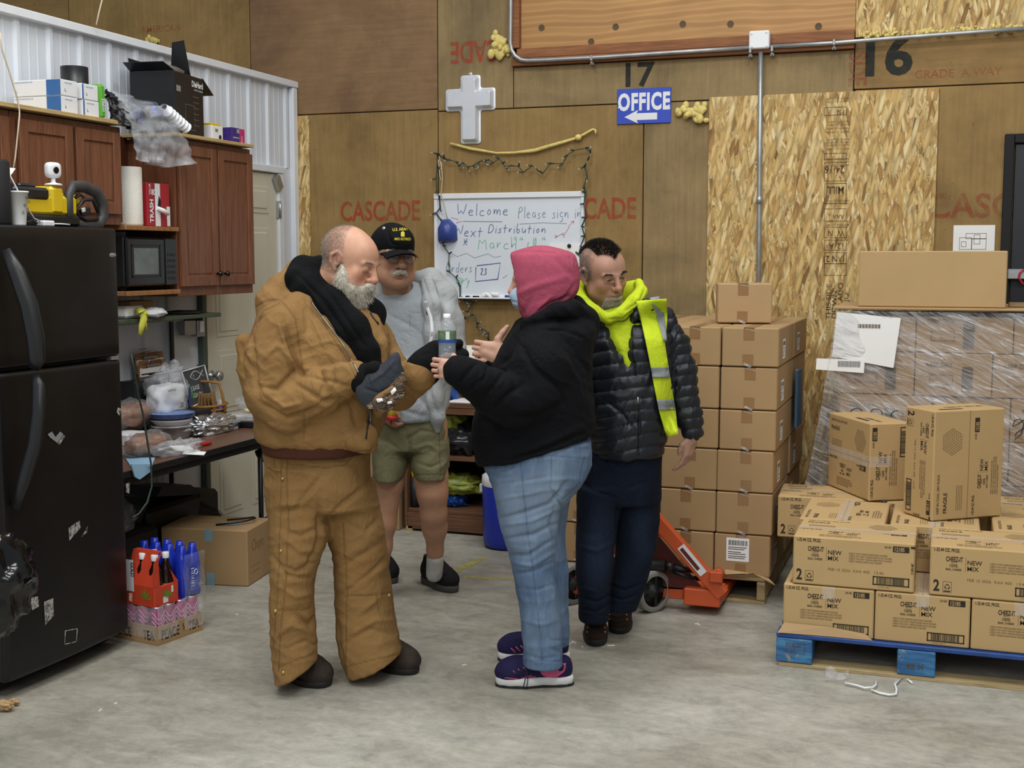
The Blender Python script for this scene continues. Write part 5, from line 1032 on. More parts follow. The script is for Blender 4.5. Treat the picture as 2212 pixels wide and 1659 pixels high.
# wire letter tray behind
b=MB('black_plastic'); 
pa,pb=onx(352,850,-4.02),onx(448,790,-4.02)
for z in np.linspace(pa[2],pb[2]+.0,5): b.tube([(-4.09,pa[1]-.05,z-.01),(-4.02,pa[1]-.05,z-.01),(-4.0,pb[1]-.03,z),(-4.09,pb[1],z)],.0035,5)
for y in np.linspace(pa[1]-.05,pb[1]-.03,6): b.tube([(-4.01,y,zt),(-4.01,y,pb[2])],.003,5)
obj('wire_rack',b,label='black wire letter rack behind the slate sign',cat='rack')
b=MB('black_plastic'); p=onx(283,815,-4.0); q=onx(330,895,-4.0); b.bx(-4.07,-3.97,5.43,5.66,zt,onx(300,822,-4.0)[2],.006); b.bx(-3.965,-3.83,5.48,5.92,zt,zt+.105,.006); obj('black_case',b,label='black case standing on the table beside the fridge',cat='case')
# white pack of paper goods in a bag
bg=thing('napkin_pack','large white pack with a clear crumpled top and green blue print','pack',(-3.88,5.62,zt)); c=A((-3.90,onx(360,860,-3.9)[1],zt))
b=MB('white_plastic'); cf=crm(31,.14,2.5); b.ball(c+A((0,0,.185)),(.055,.115,.078),36,22,None,lambda d:cf(d)*(abs(d[0])**5+abs(d[1])**5+abs(d[2])**5)**-.2); obj('body',b,bg); b=MB('film_bag'); crumple(b,c+A((0,.0,.23)),(.078,.145,.12),33,.3,3); crumple(b,c+A((0,.08,.33)),(.03,.04,.05),34,.4,3); obj('bag',b,bg,kind='stuff')
mat('pack_green','#3c7a4c',.5); mat('pack_navy','#2b3c6c',.5); b=MB('pack_navy'); b.box(c+A((.072,.105,.19)),(.01,.03,.11),rotm(8,0,18),.004); b.use('pack_green'); b.ball(c+A((.06,.135,.2)),(.012,.018,.035),10,7); b.text('NAPKINS',c+A((.078,-.10,.235)),EY,EZ,.012,1.,.02); b.use('pack_navy'); 
for i in range(6): b.quad(c+A((.078,.01+i*.006,.14)),EY,EZ,.003,.03)
obj('print',b,bg,kind='stuff')
b=MB('tub_clear'); c=A((-3.62,5.02,zt)); b.lathe([(0,0),(.03,0),(.033,.06),(.035,.07),(0,.075)],c,16); b.use('bag_dark'); b.lathe([(0,.004),(.028,.004),(.028,.03),(0,.03)],c,14); obj('jar',b,label='small clear jar with dark content beside the fridge',cat='jar')
b=MB('black_plastic'); c=onx(525,905,-3.6); b.bx(-3.78,-3.45,5.93,6.2,zt,zt+.035,.006); b.use('tub_clear'); b.bx(-3.775,-3.455,5.935,6.195,zt+.036,zt+.07,.008); obj('deli_tray',b,label='black tray with clear lid at the far end of the table',cat='tray')
b=MB('film_bag'); crumple(b,(-3.68,6.14,zt+.12),(.09,.12,.05),41,.35,3); b.use('glove_yellow'); 
obj('clear_bag',b,label='clear zip bag with pink edge on the deli tray',cat='bag'); mat('pale_food','#cfc7a0',.7); b=MB('pale_food'); crumple(b,(-3.66,6.08,zt+.085),(.04,.08,.014),42,.2); obj('sliced_food',b,label='pale sliced food inside the clear zip bag',cat='food')
# green cord from the fridge side
b=MB('green_wire'); b.tube([onx(a,c,-3.34) for a,c in ((283,765),(290,800),(298,850),(308,890),(318,950),(326,1000),(328,1050),(318,1085),(300,1110),(286,1118))],.0045,7); obj('hanging_wire',b,label='dark green cord hanging in front of the table beside the fridge',cat='cord')
# ---------------- under the table ----------------
L=Local('carton','brown carton with pale blue tape under the table','box',(-3.80,5.375,0),9.); b=MB('cardboard'); w_,d_,h_=.47,.32,.292; b.box((w_/2,d_/2,h_/2),(w_,d_,h_),None,.006); L.add('body',b)
mat('tape_blue','#86a2ad',.5); b=MB('tape_blue'); b.quad((.24,0,h_-.065),EX,EZ,.045,.065,.001); L.add('blue_tape',b); b=MB('tape_blue'); b.quad((.245,0,.0),EX,EZ,.045,.065,.001); L.add('blue_tape',b)
b=MB('cardboard_dark'); b.quad((.01,d_/2,h_),EX,EY,w_-.02,.004,.0005); b.text('Chuyo',(w_,.06,.17),EY,EZ,.06,.7,.0); 
for i in range(2): b.quad((w_,.05,.09-.03*i),EY,EZ,.12,.003,.0008)
L.add('print',b); b=MB('paper_grey'); b.quad((.26,.1,h_),EX,EY,.12,.08,.001); L.add('label',b)
b=MB('black_plastic'); b.tube([(-3.55,5.50,.297),(-3.48,5.52,.305),(-3.42,5.58,.31),(-3.40,5.64,.315),(-3.43,5.68,.31),(-3.5,5.66,.30),(-3.56,5.62,.298)],.005,6); obj('black_cable',b,label='loop of black cable lying on the carton under the table',cat='cable')
mat('crate_black','#0d0d0f',.5); cr=thing('black_carrier','black plastic carrier with an arched handle behind the drink packs','crate',(-3.85,5.9,0))
b=MB('crate_black'); P=[onx(a,c,-3.9) for a,c in ((290,1120),(305,1085),(345,1050),(420,1047),(445,1075),(475,1135),(440,1150),(290,1160))]
P=[onx(a,c,-3.85) for a,c in ((292,1125),(310,1092),(350,1052),(412,1047),(432,1062),(478,1112),(470,1150),(292,1160))]; b.poly([P[0],P[1],P[2]*.4+P[1]*.6,P[7]],(-.2,0,0)); b.poly([P[2],P[3],P[3]*.8+P[6]*.2,P[2]*.8+P[7]*.2],(-.2,0,0)); b.poly([P[3],P[4],P[5],P[6],P[3]*.3+P[6]*.7],(-.2,0,0)); b.bx(-4.08,-3.83,5.32,P[6][1],0.0,P[7][2]+.12,.02); obj('shell',b,cr)
b=MB('black_plastic'); 
for i in range(7): b.tube([onx(430+i*5,1068+i*4,-3.84),onx(440+i*7,1100+i*2,-3.82),onx(420+i*6,1120,-3.84)],.003,5)
obj('wire_mesh',b,cr,kind='stuff')
b=MB('black_matte'); b.bx(-4.05,-3.75,4.95,5.30,0,.33,.02); obj('waste_bin',b,label='dark grey bin behind the blue bottle pack',cat='bin')
b=MB('film_bag'); crumple(b,(-3.85,5.05,.40),(.1,.12,.08),51,.3,3); obj('clear_bag',b,label='clear plastic bag showing above the blue bottles by the fridge',cat='bag')
# tea cans in a tray
mat('can_pink','#a8447c',.25,.2,var=.25,scale=30); mat('can_pale','#d79fc0',.3)
tt=thing('tea_can_tray','cardboard tray of pink tea cans wrapped in film, PEACE TEA printed','cans',(-3.35,4.6,0),None,R(-10)); ORG[tt.name]=A((0,0,0)); tt.location=(-3.185,4.462,0)
b=MB('cardboard'); Lx,Ly=.40,.275
b.bx(-Lx,0,0,Ly,0,.006); b.bx(-Lx,0,0,.004,.006,.085,.001); b.bx(-.004,0,.004,Ly-.004,.006,.085,.001); b.bx(-Lx,0,Ly-.004,Ly,.006,.085,.001); obj('tray',b,tt,org=(0,0,0))
b=MB('ink'); b.text('PEACE',(.0,.022,.022),EY,EZ,.042,.62,.03); b.text('TEA',(.0,.185,.022),EY,EZ,.042,.62,.03); b.text('TEA',(-.085,0,.022),EX,EZ,.04,.62,.03); b.text('PEACE',(-.26,0,.022),EX,EZ,.04,.62,.03); b.tube([(.001,.155+.004*math.sin(q),.035+.03*q/6) for q in range(7)],.002,4); obj('lettering',b,tt,org=(0,0,0))
for i in range(5):
    for j in range(4):
        b=MB('can_pink'); c=A((-.036-i*.076,.036+j*.0685,.007)); b.lathe([(0,0),(.026,0),(.032,.008),(.032,.14),(.027,.152),(.028,.158),(.025,.157),(.024,.154),(0,.154)],c,16); o=obj('can',b,tt,org=(0,0,0))
        if i==0 or j==0:
            b=MB('can_pale'); 
            for q in range(3): b.tube([c+A((.031*math.cos(a),.031*math.sin(a),.08+.02*q+.018*math.sin(a*3))) for a in np.linspace(-1.6,.9,7)],.003,5)
            b.use('steel'); b.lathe([(.0275,.151),(.0285,.1585),(.024,.158)],c,16); obj('can_print',b,o,org=(0,0,0))
b=MB('film'); b.grid(lambda u,v_:(.003+.004*math.sin(9*u),.0+Ly*u,.03+.14*v_+.01*math.sin(12*u)*v_),14,6); b.grid(lambda u,v_:(-Lx+Lx*u,-.003-.003*math.sin(20*u),.03+.135*v_),14,6); obj('film_wrap',b,tt,org=(0,0,0),kind='stuff')
# orange tea four-pack
mat('tea_red','#c8442a',.45,var=.1); mat('tea_leaf','#5f8f2f',.5); mat('tea_dark','#20100c',.12)
tp=thing('tea_bottle_pack','orange and green carton carrier of dark iced tea bottles','bottles',(-3.25,4.56,.16)); tp.rotation_euler=(0,0,R(-10)); tp.location=(-3.205,4.475,.162); ORG[tp.name]=A((0,0,0))
b=MB('tea_red'); b.bx(-.17,0,0,.145,0,.09,.003); b.poly([(-.17,.0,.09),(-.001,.0,.09),(-.001,.02,.16),(-.03,.05,.235),(-.17,.05,.235)],(0,.003,0)); b.bx(-.17,-.03,.05,.08,.225,.235,.002); obj('carrier',b,tp,org=(0,0,0))
b=MB('tea_red'); b.poly([(0,.0,.09),(0,.035,.09),(0,.03,.2),(0,.05,.235),(0,.02,.21),(0,.0,.16)],(-.003,0,0)); b.poly([(0,.12,.09),(0,.145,.09),(0,.10,.15)],(-.003,0,0)); obj('carrier_side',b,tp,org=(0,0,0))
for i,(x,y) in enumerate(((-.038,.045),(-.038,.11),(-.11,.045),(-.11,.11))):
    b=MB('tea_dark'); b.lathe([(0,.004),(.03,.004),(.032,.02),(.032,.12),(.026,.155),(.013,.185),(.012,.20),(0,.2)],(x,y,0),18); o=obj('bottle',b,tp,org=(0,0,0)); b=MB('white_plastic'); b.lathe([(.015,.198),(.016,.222),(.014,.224),(0,.224)],(x,y,0),14); obj('cap',b,o,org=(0,0,0))
b=MB('white_paint'); b.quad((-.165,0,.06),EX,EZ,.045,.14,.001); b.quad((0,.05,.012),EY,EZ,.03,.028,.001); b.quad((0,.1,.05),EY,EZ,.012,.03,.001); b.use('tea_leaf'); 
for q in range(7): a=R(20+q*22); b.poly([(.0012,.07,.03),(.0012,.07+.03*math.cos(a)-.004,.03+.03*math.sin(a)),(.0012,.07+.04*math.cos(a),.03+.042*math.sin(a)),(.0012,.07+.03*math.cos(a)+.006,.03+.03*math.sin(a)-.003)])
for q in range(5): a=R(20+q*32); b.poly([(-.06,-.0012,.03),(-.06+.03*math.cos(a)-.006,-.0012,.03+.03*math.sin(a)),(-.06+.05*math.cos(a),-.0012,.03+.052*math.sin(a)),(-.06+.03*math.cos(a)+.006,-.0012,.03+.03*math.sin(a)-.004)])
b.use('ink'); b.text('GOLD',(-.135,-.0018,.19),-EZ,EX,.02,.8,.04); obj('print',b,tp,org=(0,0,0),kind='stuff')
# blue bottles
mat('bottle_blue','#1c34b4',.18,var=.1); bb=thing('water_bottle_pack','shrink-wrapped pack of deep blue bottles on the tea cans','bottles',(-3.3,4.72,.162)); bb.rotation_euler=(0,0,R(-8)); bb.location=(-3.165,4.64,.162); ORG[bb.name]=A((0,0,0))
for i in range(4):
    for j in range(2):
        b=MB('bottle_blue'); c=(-.04-i*.075,.036+j*.066,0); b.lathe([(0,0),(.031,0),(.034,.01),(.034,.15),(.03,.18),(.018,.205),(.016,.232),(0,.233)],c,18); obj('bottle',b,bb,org=(0,0,0))
b=MB('blue_sign'); b.quad((-.001,.04,.03),EY,EZ,.035,.11,.001); b.use('white_paint')
for i in range(8): b.quad((-.001,.045,.05+i*.011),EY,EZ,.02,.005 if i%2 else .003,.002)
b.tube([(.0,.078+.010*math.cos(a),.11+.012*math.sin(a)) for a in np.linspace(0,6.2,12)],.002,4); obj('label_print',b,bb,org=(0,0,0),kind='stuff')
b=MB('film_clear'); b.grid(lambda u,v_:(.0+.004*math.sin(8*v_),.0+.135*u,.0+.2*v_),10,10); obj('shrink_wrap',b,bb,org=(0,0,0),kind='stuff')
# black bag at the left edge and crumbs
b=MB('black_gloss'); c=onx(18,1265,-2.75); mat('trash_bag','#0e0f10',.16,var=.2); b=MB('trash_bag'); 
c=atD(-5,1260,4.05); crumple(b,c,(.10,.12,.16),61,.3,2.5,40,26); c2=atD(38,1272,4.05); 
P=[atD(a,d_,4.05) for a,d_ in ((15,1290),(45,1270),(74,1252))]; b.tube(P,[.035,.03,.022],9,True,.4); tb_=obj('trash_bag',b,label='shiny black plastic bag with a knotted tail at the left edge',cat='bag')
b=MB('dark_metal'); c3=atD(-20,1400,4.05); c=atD(-70,1400,4.05); b.bx(c[0]-.03,c[0]+.03,c[1]-.03,c[1]+.03,0,.55,.006); obj('bag_stand',b,label='narrow dark post under the black plastic bag',cat='stand')
b=MB('cardboard_pale'); p=onz(10,1535); crumple(b,p+A((0,0,.02)),(.035,.02,.018),71,.5,3); p=onz(30,1524); crumple(b,p+A((0,0,.014)),(.02,.012,.012),72,.5,3); obj('cardboard_scrap',b,label='torn bit of tan cardboard on the floor at the fridge foot',cat='scrap')
b=MB('paper'); 
for i,(px,py) in enumerate(((512,1328),(1003,1437),(1235,1390),(1258,1398),(1188,1402),(1320,1395),(250,1520),(217,1535),(1240,1388),(1510,1350),(1505,1348))): p=onz(px,py); b.box(p+A((0,0,.002)),(.012+.01*(i%3),.004,.003),rotm(0,0,40*i))
obj('floor_crumbs',b,label='tiny pale chips scattered on the concrete floor',cat='debris',kind='stuff')
# ---------------- low shelf unit in the middle ----------------
su=thing('low_shelf_unit','low brown open shelf unit below the whiteboard','shelf unit',(-2.85,7.15,0)); YS=6.93; xs0=ony(872,900,YS)[0]; xs1=-2.35
ztop=ony(1000,872,YS)[2]; zm=ony(1000,985,YS)[2]; z_m2=ony(1000,1003,YS)[2]; zl0=ony(1000,1110,YS)[2]; zl1=ony(1000,1140,YS)[2]
b=MB('shelf_brown'); b.bx(xs0,xs1,YS,YB-.02,ztop-.03,ztop,.003); obj('top',b,su)
b=MB('shelf_brown'); b.bx(xs0+.02,xs1-.02,YS+.004,YS+.02,ztop-.07,ztop-.031,.002); obj('rail',b,su)
for z in ((zm+z_m2)/2,): b=MB('shelf_brown'); b.bx(xs0+.02,xs1-.02,YS+.01,YB-.02,z-.01,z+.012,.002); obj('shelf_board',b,su)
b=MB('shelf_brown'); b.bx(xs0+.02,xs1-.02,YS+.01,YB-.02,zl0-.012,zl0+.01,.002); obj('shelf_board',b,su); b=MB('shelf_brown'); b.bx(xs0+.02,xs1-.02,YS,YS+.02,zl1-.03,zl0-.013,.002); obj('base_rail',b,su)
for x in (xs0,xs1-.02): b=MB('shelf_brown'); b.bx(x,x+.019,YS,YB-.02,.03,ztop-.031,.002); obj('side_panel',b,su)
b=MB('black_matte'); b.bx(xs0+.02,xs1-.02,YB-.035,YB-.022,.06,ztop-.032); obj('back_panel',b,su)
for x in (xs0+.02,xs1-.05): b=MB('wood_raw'); b.bx(x-.01,x+.03,YS+.0,YS+.04,0,.03); obj('foot',b,su)
mat('bag_yellow','#8f9a3a',.35,var=.35,scale=20); mat('bag_blue','#1c4fa0',.3,var=.3,scale=20)
for nm,m_2,px,py,r,sd,lb in (('yellow_bag','bag_yellow',975,900,(.08,.1,.09),81,'yellow-green plastic bag on the upper level of the shelf unit'),('dark_bag','bag_dark',1000,950,(.13,.12,.10),82,'dark stuffed bag on the upper level of the shelf unit'),('yellow_bag','bag_yellow',985,1045,(.16,.1,.06),83,'yellow-green plastic bags on the lower level of the shelf unit'),('blue_bag','bag_blue',986,1078,(.06,.07,.05),84,'blue plastic bag bundle on the lower level of the shelf unit')):
    b=MB(m_2); c=ony(px,py,YS+.17); crumple(b,c,r,sd,.5,3.5,30,20); lo=(zl0+.012 if py>1000 else z_m2+.03); b.v[-1][:,2]=np.clip(b.v[-1][:,2],lo,(zm-.02 if py>1000 else ztop-.08)); obj(nm,b,label=lb,cat='bag')
b=MB('dark_metal'); c=ony(897,1080,YS+.06); b.cyl((c[0],c[1],zl0+.011),(c[0],c[1],zl0+.19),.03,14); b.use('yellow'); b.cyl((c[0],c[1],zl0+.19),(c[0],c[1],zl0+.235),.022,12); obj('spray_can',b,label='grey can with yellow cap on the lower shelf level',cat='can')
b=MB('paper'); 
P=[ony(a,c,YS+.1) for a,c in ((965,862),(1010,862),(1012,868))]; b.bx(-2.86,-2.70,YS+.02,YS+.26,ztop+.001,ztop+.004); obj('paper_sheet',b,label='white paper sheet on top of the low shelf unit',cat='paper')
b=MB('bag_blue'); c=ony(972,845,YS+.2); b.cyl((c[0],c[1],ztop),(c[0],c[1],ztop+.15),.06,20); obj('blue_jug',b,label='blue jug on the shelf unit behind the grey hoodie',cat='jug')
b=MB('towel'); c=ony(1015,780,YS+.25); b.cyl((c[0]+.0,c[1],ztop+.12),(c[0],c[1],ztop+.33),.055,20); b.cyl((c[0],c[1],ztop),(c[0],c[1],ztop+.12),.02,10); obj('paper_towel_roll',b,label='white paper towel roll on its stand on the shelf unit',cat='paper towel'); 
b=MB('red'); c=ony(1027,790,YS+.12); b.cyl((c[0],c[1],ztop),(c[0],c[1],ztop+.17),.025,14); b.use('black_plastic'); b.cyl((c[0],c[1],ztop+.17),(c[0],c[1],ztop+.21),.015,10); obj('red_bottle',b,label='small red bottle with dark cap on the shelf unit',cat='bottle')
L=Local('carton','tall worn carton with a shipping label left of the shelf unit','box',(ony(800,1140,YS-.02)[0],YS-.02,0),0.); w_=xs0-.03-ony(800,1140,YS-.02)[0]; b=MB('cardboard'); b.box((w_/2,.16,.235),(w_,.32,.47),None,.006); L.add('body',b); b=MB('paper'); b.quad((w_-.15,0,.2),EX,EZ,.11,.24,.001); q=L.add('shipping_label',b); b=MB('ink')
for i in range(14): b.quad((w_-.14,0,.22+i*.012),EX,EZ,.05+.04*((i*7)%3)/2,.004,.0016)
b.text('RIBBONS',(w_-.17,0,.13),EX,EZ,.03,.8,.03); lsub('print',b,q)
mat('plaid','#6a5550',.8,var=.4,scale=40); b=MB('plaid'); crumple(b,(ony(858,985,YS+.1)[0],YS+.12,.56),(.06,.1,.085),91,.15); obj('cloth_bundle',b,label='mottled brown bundle on the worn carton behind the shorts',cat='bundle')
# blue drink cooler
mat('cooler_blue','#2033a8',.4,var=.05); cl=thing('water_cooler','blue upright drink cooler with a white lid behind the woman','cooler',(-2.36,6.72,0)); c=onz(1085,1190); c=A((-2.39,6.74,0))
b=MB('cooler_blue'); b.lathe([(0,0),(.115,0),(.135,.015),(.14,.05),(.145,.36),(.14,.37)],c,32); obj('body',b,cl); b=MB('white_plastic'); b.lathe([(.145,.365),(.148,.38),(.145,.42),(.12,.435),(0,.435)],c,32); obj('lid',b,cl)
b=MB('white_plastic'); b.box(c+A((-.15,-.02,.34)),(.02,.03,.05),None,.004); obj('latch',b,cl)
# ================= implicit-surface modelling for figures and clothing =================
_NT=np.random.default_rng(11).random((32,32,32)).astype(np.float32)
def vnoise(p):
    i=np.floor(p).astype(int); f=p-i; f=f*f*(3-2*f); i&=31; j=(i+1)&31; o=0
    for a in (0,1):
        for b in (0,1):
            for c in (0,1):
                w_=(f[:,0] if a else 1-f[:,0])*(f[:,1] if b else 1-f[:,1])*(f[:,2] if c else 1-f[:,2])
                o=o+w_*_NT[(j if a else i)[:,0],(j if b else i)[:,1],(j if c else i)[:,2]]
    return o*2-1
def projpx(V):
    q=V-CAM; z=q@fw; return np.column_stack([CX+F*(q@rt)/z,CY-F*(q@up)/z])
def axis(lo,hi,h,fine=None):
    """grid coordinates; fine=[(a,b,h2),...] are zones with a smaller step"""
    if not fine: return np.arange(lo,hi+h,h)
    out=[lo]; 
    while out[-1]<hi:
        x=out[-1]; s=h
        for a,b,h2 in fine:
            if a-h*1.0<=x<=b: s=min(s,h2)
        out.append(x+s)
    return np.array(out)
class Sdf:
    def __init__(s): s.p=[]; s.fr=None
    # --- frames: (centre, 3x3 axes rows, scale)
    def _pt(s,q):
        if s.fr is None: return A(q)
        c,M,k=s.fr; return c+(A(q)*k)@M
    def cone(s,a,b,ra,rb,k=.02,op='u',sq=None):
        a,b=s._pt(a),s._pt(b); 
        if s.fr is not None: m=float(np.mean(s.fr[2])); ra*=m; rb*=m
        s.p.append((op,k,'c',(a,b,ra,rb,sq),np.minimum(a-ra,b-rb),np.maximum(a+ra,b+rb))); return s
    def chain(s,pts,rs,k=.02,op='u',sq=None):
        rs=[rs]*len(pts) if np.isscalar(rs) else rs
        for i in range(len(pts)-1): s.cone(pts[i],pts[i+1],rs[i],rs[i+1],k,op,sq)
        return s
    def ell(s,c,r,k=.02,op='u',M=None):
        r=A((r,r,r)) if np.isscalar(r) else A(r); M=np.eye(3) if M is None else np.asarray(M)
        if s.fr is not None: cc,Mf,kk=s.fr; c=s._pt(c); r=r*kk; M=M@Mf
        else: c=A(c)
        ext=np.sqrt(((M.T*r)**2).sum(1)); s.p.append((op,k,'e',(c,r,M),c-ext,c+ext)); return s
    def loft(s,rows,n=2.3,k=.02,op='u',cap=.02):
        """rows (z,cx,cy,ax,ay) any order: stacked superellipses"""
        T=np.array(sorted(rows,key=lambda q:q[0])); z=np.linspace(T[0,0],T[-1,0],120); C=[np.interp(z,T[:,0],T[:,i]) for i in range(1,5)]
        kz=max(1,int(120*.018/(T[-1,0]-T[0,0]+1e-6))); ker=np.hanning(2*kz+3)[1:-1]; ker/=ker.sum()
        C=[np.convolve(np.pad(c,len(ker)//2,mode='edge'),ker,'valid') for c in C]
        lo=A(((C[0]-C[2]).min(),(C[1]-C[3]).min(),z[0])); hi=A(((C[0]+C[2]).max(),(C[1]+C[3]).max(),z[-1])); s.p.append((op,k,'l',(z,C,n,cap),lo,hi)); return s
    def half(s,c,nrm,k=.004,lo=None,hi=None):
        """keep the side the normal points away from"""
        nrm=A(nrm); nrm=nrm/np.linalg.norm(nrm); s.p.append(('i',k,'h',(A(c),nrm),lo,hi)); return s
    def offs(s,t): s.p.append(('o',0,'o',t,None,None)); return s
    def ev(s,kind,a,X,Y,Z):
        if kind=='c':
            A_,B,ra,rb,sq=a; d=B-A_; L=float(d@d)+1e-12; x,y,z=X-A_[0],Y-A_[1],Z-A_[2]; t=np.clip((x*d[0]+y*d[1]+z*d[2])/L,0,1); x=x-t*d[0]; y=y-t*d[1]; z=z-t*d[2]
            if sq is not None:  # flatten along direction sq=(vec,factor)
                v,f=sq; w_=x*v[0]+y*v[1]+z*v[2]; return np.sqrt(np.maximum(x*x+y*y+z*z-w_*w_,0)+(w_/f)**2)-(ra+(rb-ra)*t)
            return np.sqrt(x*x+y*y+z*z)-(ra+(rb-ra)*t)
        if kind=='e':
            c,r,M=a; x,y,z=X-c[0],Y-c[1],Z-c[2]; q=[(M[i,0]*x+M[i,1]*y+M[i,2]*z)/r[i] for i in range(3)]; k0=np.sqrt(q[0]**2+q[1]**2+q[2]**2); k1=np.sqrt((q[0]/r[0])**2+(q[1]/r[1])**2+(q[2]/r[2])**2)+1e-9; return k0*(k0-1)/k1
        if kind=='l':
            z_,C,n,cap=a; zz=Z.ravel(); cx,cy,ax,ay=[np.interp(zz,z_,c).reshape(Z.shape) for c in C]
            q=(np.abs((X-cx)/ax)**n+np.abs((Y-cy)/ay)**n)**(1/n); d=(q-1)*np.minimum(ax,ay); dz=np.maximum(Z-z_[-1],z_[0]-Z)
            h=np.clip(.5+.5*(d-dz)/cap,0,1); return dz+(d-dz)*h+cap*h*(1-h)
        if kind=='h': c,n_=a; return (X-c[0])*n_[0]+(Y-c[1])*n_[1]+(Z-c[2])*n_[2]
    def mesh(s,h=.006,fine=None,pad=.03):
        us=[q for q in s.p if q[0]=='u']; lo=np.min([q[4] for q in us],0)-pad; hi=np.max([q[5] for q in us],0)+pad
        fine=fine or {}
        ax=[axis(lo[i],hi[i],h,fine.get(i)) for i in range(3)]; Fd=np.full([len(a) for a in ax],.2,np.float32)
        for op,k,kind,a,l,u in s.p:
            if op=='o': Fd-=a; continue
            if l is None: sl=[slice(None)]*3
            else:
                m=k*1.2+(.03 if op=='u' else .012); sl=[slice(max(0,int(np.searchsorted(ax[i],l[i]-m))-1),int(np.searchsorted(ax[i],u[i]+m))+1) for i in range(3)]
            X,Y,Z=[ax[i][sl[i]].astype(np.float32).reshape([-1 if j==i else 1 for j in range(3)]) for i in range(3)]
            sub=Fd[tuple(sl)]
            if sub.size==0: continue
            d=s.ev(kind,a,X,Y,Z).astype(np.float32); d=np.broadcast_to(d,sub.shape)
            if op=='u': hh=np.clip(.5+.5*(sub-d)/k,0,1); r=sub+(d-sub)*hh-k*hh*(1-hh)
            elif op=='s': d=-d; hh=np.clip(.5-.5*(sub-d)/k,0,1); r=sub+(d-sub)*hh+k*hh*(1-hh)
            else: hh=np.clip(.5-.5*(sub-d)/k,0,1); r=sub+(d-sub)*hh+k*hh*(1-hh)
            Fd[tuple(sl)]=r
        # surface nets
        Fd[0]=.1;Fd[-1]=.1;Fd[:,0]=.1;Fd[:,-1]=.1;Fd[:,:,0]=.1;Fd[:,:,-1]=.1
        S=Fd<0; c=S[:-1,:-1,:-1].astype(np.int8)
        for dx in (0,1):
            for dy in (0,1):
                for dz in (0,1):
                    if dx+dy+dz: c=c+S[dx:S.shape[0]-1+dx,dy:S.shape[1]-1+dy,dz:S.shape[2]-1+dz]
        act=(c>0)&(c<8); I=np.argwhere(act); idx=np.full(act.shape,-1,np.int32); idx[act]=np.arange(len(I))
        cor=[(dx,dy,dz) for dx in(0,1) for dy in(0,1) for dz in(0,1)]; Vv=np.array([Fd[I[:,0]+a,I[:,1]+b,I[:,2]+q] for a,b,q in cor]); Pp=np.array([np.column_stack([ax[0][I[:,0]+a],ax[1][I[:,1]+b],ax[2][I[:,2]+q]]) for a,b,q in cor])
        acc=np.zeros((len(I),3)); cnt=np.zeros(len(I))
        for m in range(8):
            for n in range(m+1,8):
                if sum(abs(cor[m][t]-cor[n][t]) for t in range(3))!=1: continue
                e=(Vv[m]<0)!=(Vv[n]<0); t=Vv[m]/(Vv[m]-Vv[n]+1e-12); acc[e]+=(Pp[m]+(Pp[n]-Pp[m])*t[:,None])[e]; cnt[e]+=1
        V=acc/cnt[:,None]; Fc=[]
        for a in range(3):
            b_,c_=[(1,2),(2,0),(0,1)][a]; n0=[slice(None)]*3; n1=[slice(None)]*3; n0[a]=slice(0,-1); n1[a]=slice(1,None)
            s0,s1=S[tuple(n0)],S[tuple(n1)]; E=np.argwhere(s0!=s1)
            E=E[(E[:,b_]>0)&(E[:,c_]>0)&(E[:,b_]<S.shape[b_]-1)&(E[:,c_]<S.shape[c_]-1)]
            fl=s0[E[:,0],E[:,1],E[:,2]]
            def g(db,dc): q=E.copy(); q[:,b_]-=db; q[:,c_]-=dc; return idx[q[:,0],q[:,1],q[:,2]]
            Q=np.column_stack([g(1,1),g(0,1),g(0,0),g(1,0)]); Q[~fl]=Q[~fl][:,::-1]; Fc.append(Q)
        Fc=np.vstack(Fc); Fc=Fc[(Fc>=0).all(1)]; return V,Fc
def vnormals(V,Fc):
    n=np.cross(V[Fc[:,2]]-V[Fc[:,0]],V[Fc[:,3]]-V[Fc[:,1]]); N_=np.zeros_like(V)
    for i in range(4): np.add.at(N_,Fc[:,i],n)
    return N_/(np.linalg.norm(N_,axis=1)[:,None]+1e-12)
def smooth(V,Fc,it=2,lam=.5):
    for _ in range(it):
        S=np.zeros_like(V); c=np.zeros(len(V))
        for i in range(4):
            j=(i+1)%4
            np.add.at(S,Fc[:,i],V[Fc[:,j]]); np.add.at(S,Fc[:,j],V[Fc[:,i]]); np.add.at(c,Fc[:,i],1); np.add.at(c,Fc[:,j],1)
        V=V+lam*(S/np.maximum(c,1)[:,None]-V)
    return V
def segd(P,a,b):
    a,b=A(a),A(b); d=b-a; t=np.clip(((P-a)@d)/(d@d+1e-9),0,1); return np.linalg.norm(P-a-t[:,None]*d,axis=1),t
def polyd(P,pts):
    D=np.full(len(P),1e9); T=np.zeros(len(P)); n=len(pts)-1
    for i in range(n):
        d,t=segd(P,pts[i],pts[i+1]); m=d<D; D[m]=d[m]; T[m]=(i+t[m])/n
    return D,T
def insided(P,poly):
    """signed distance to a closed pixel polygon, negative inside"""
    q=list(poly)+[poly[0]]; D,_=polyd(P,q); ins=np.zeros(len(P),bool)
    for (x0,y0),(x1,y1) in zip(q[:-1],q[1:]):
        c=((y0>P[:,1])!=(y1>P[:,1])); ins^=c&(P[:,0]<(x1-x0)*(P[:,1]-y0)/(y1-y0+1e-9)+x0)
    return np.where(ins,-D,D)
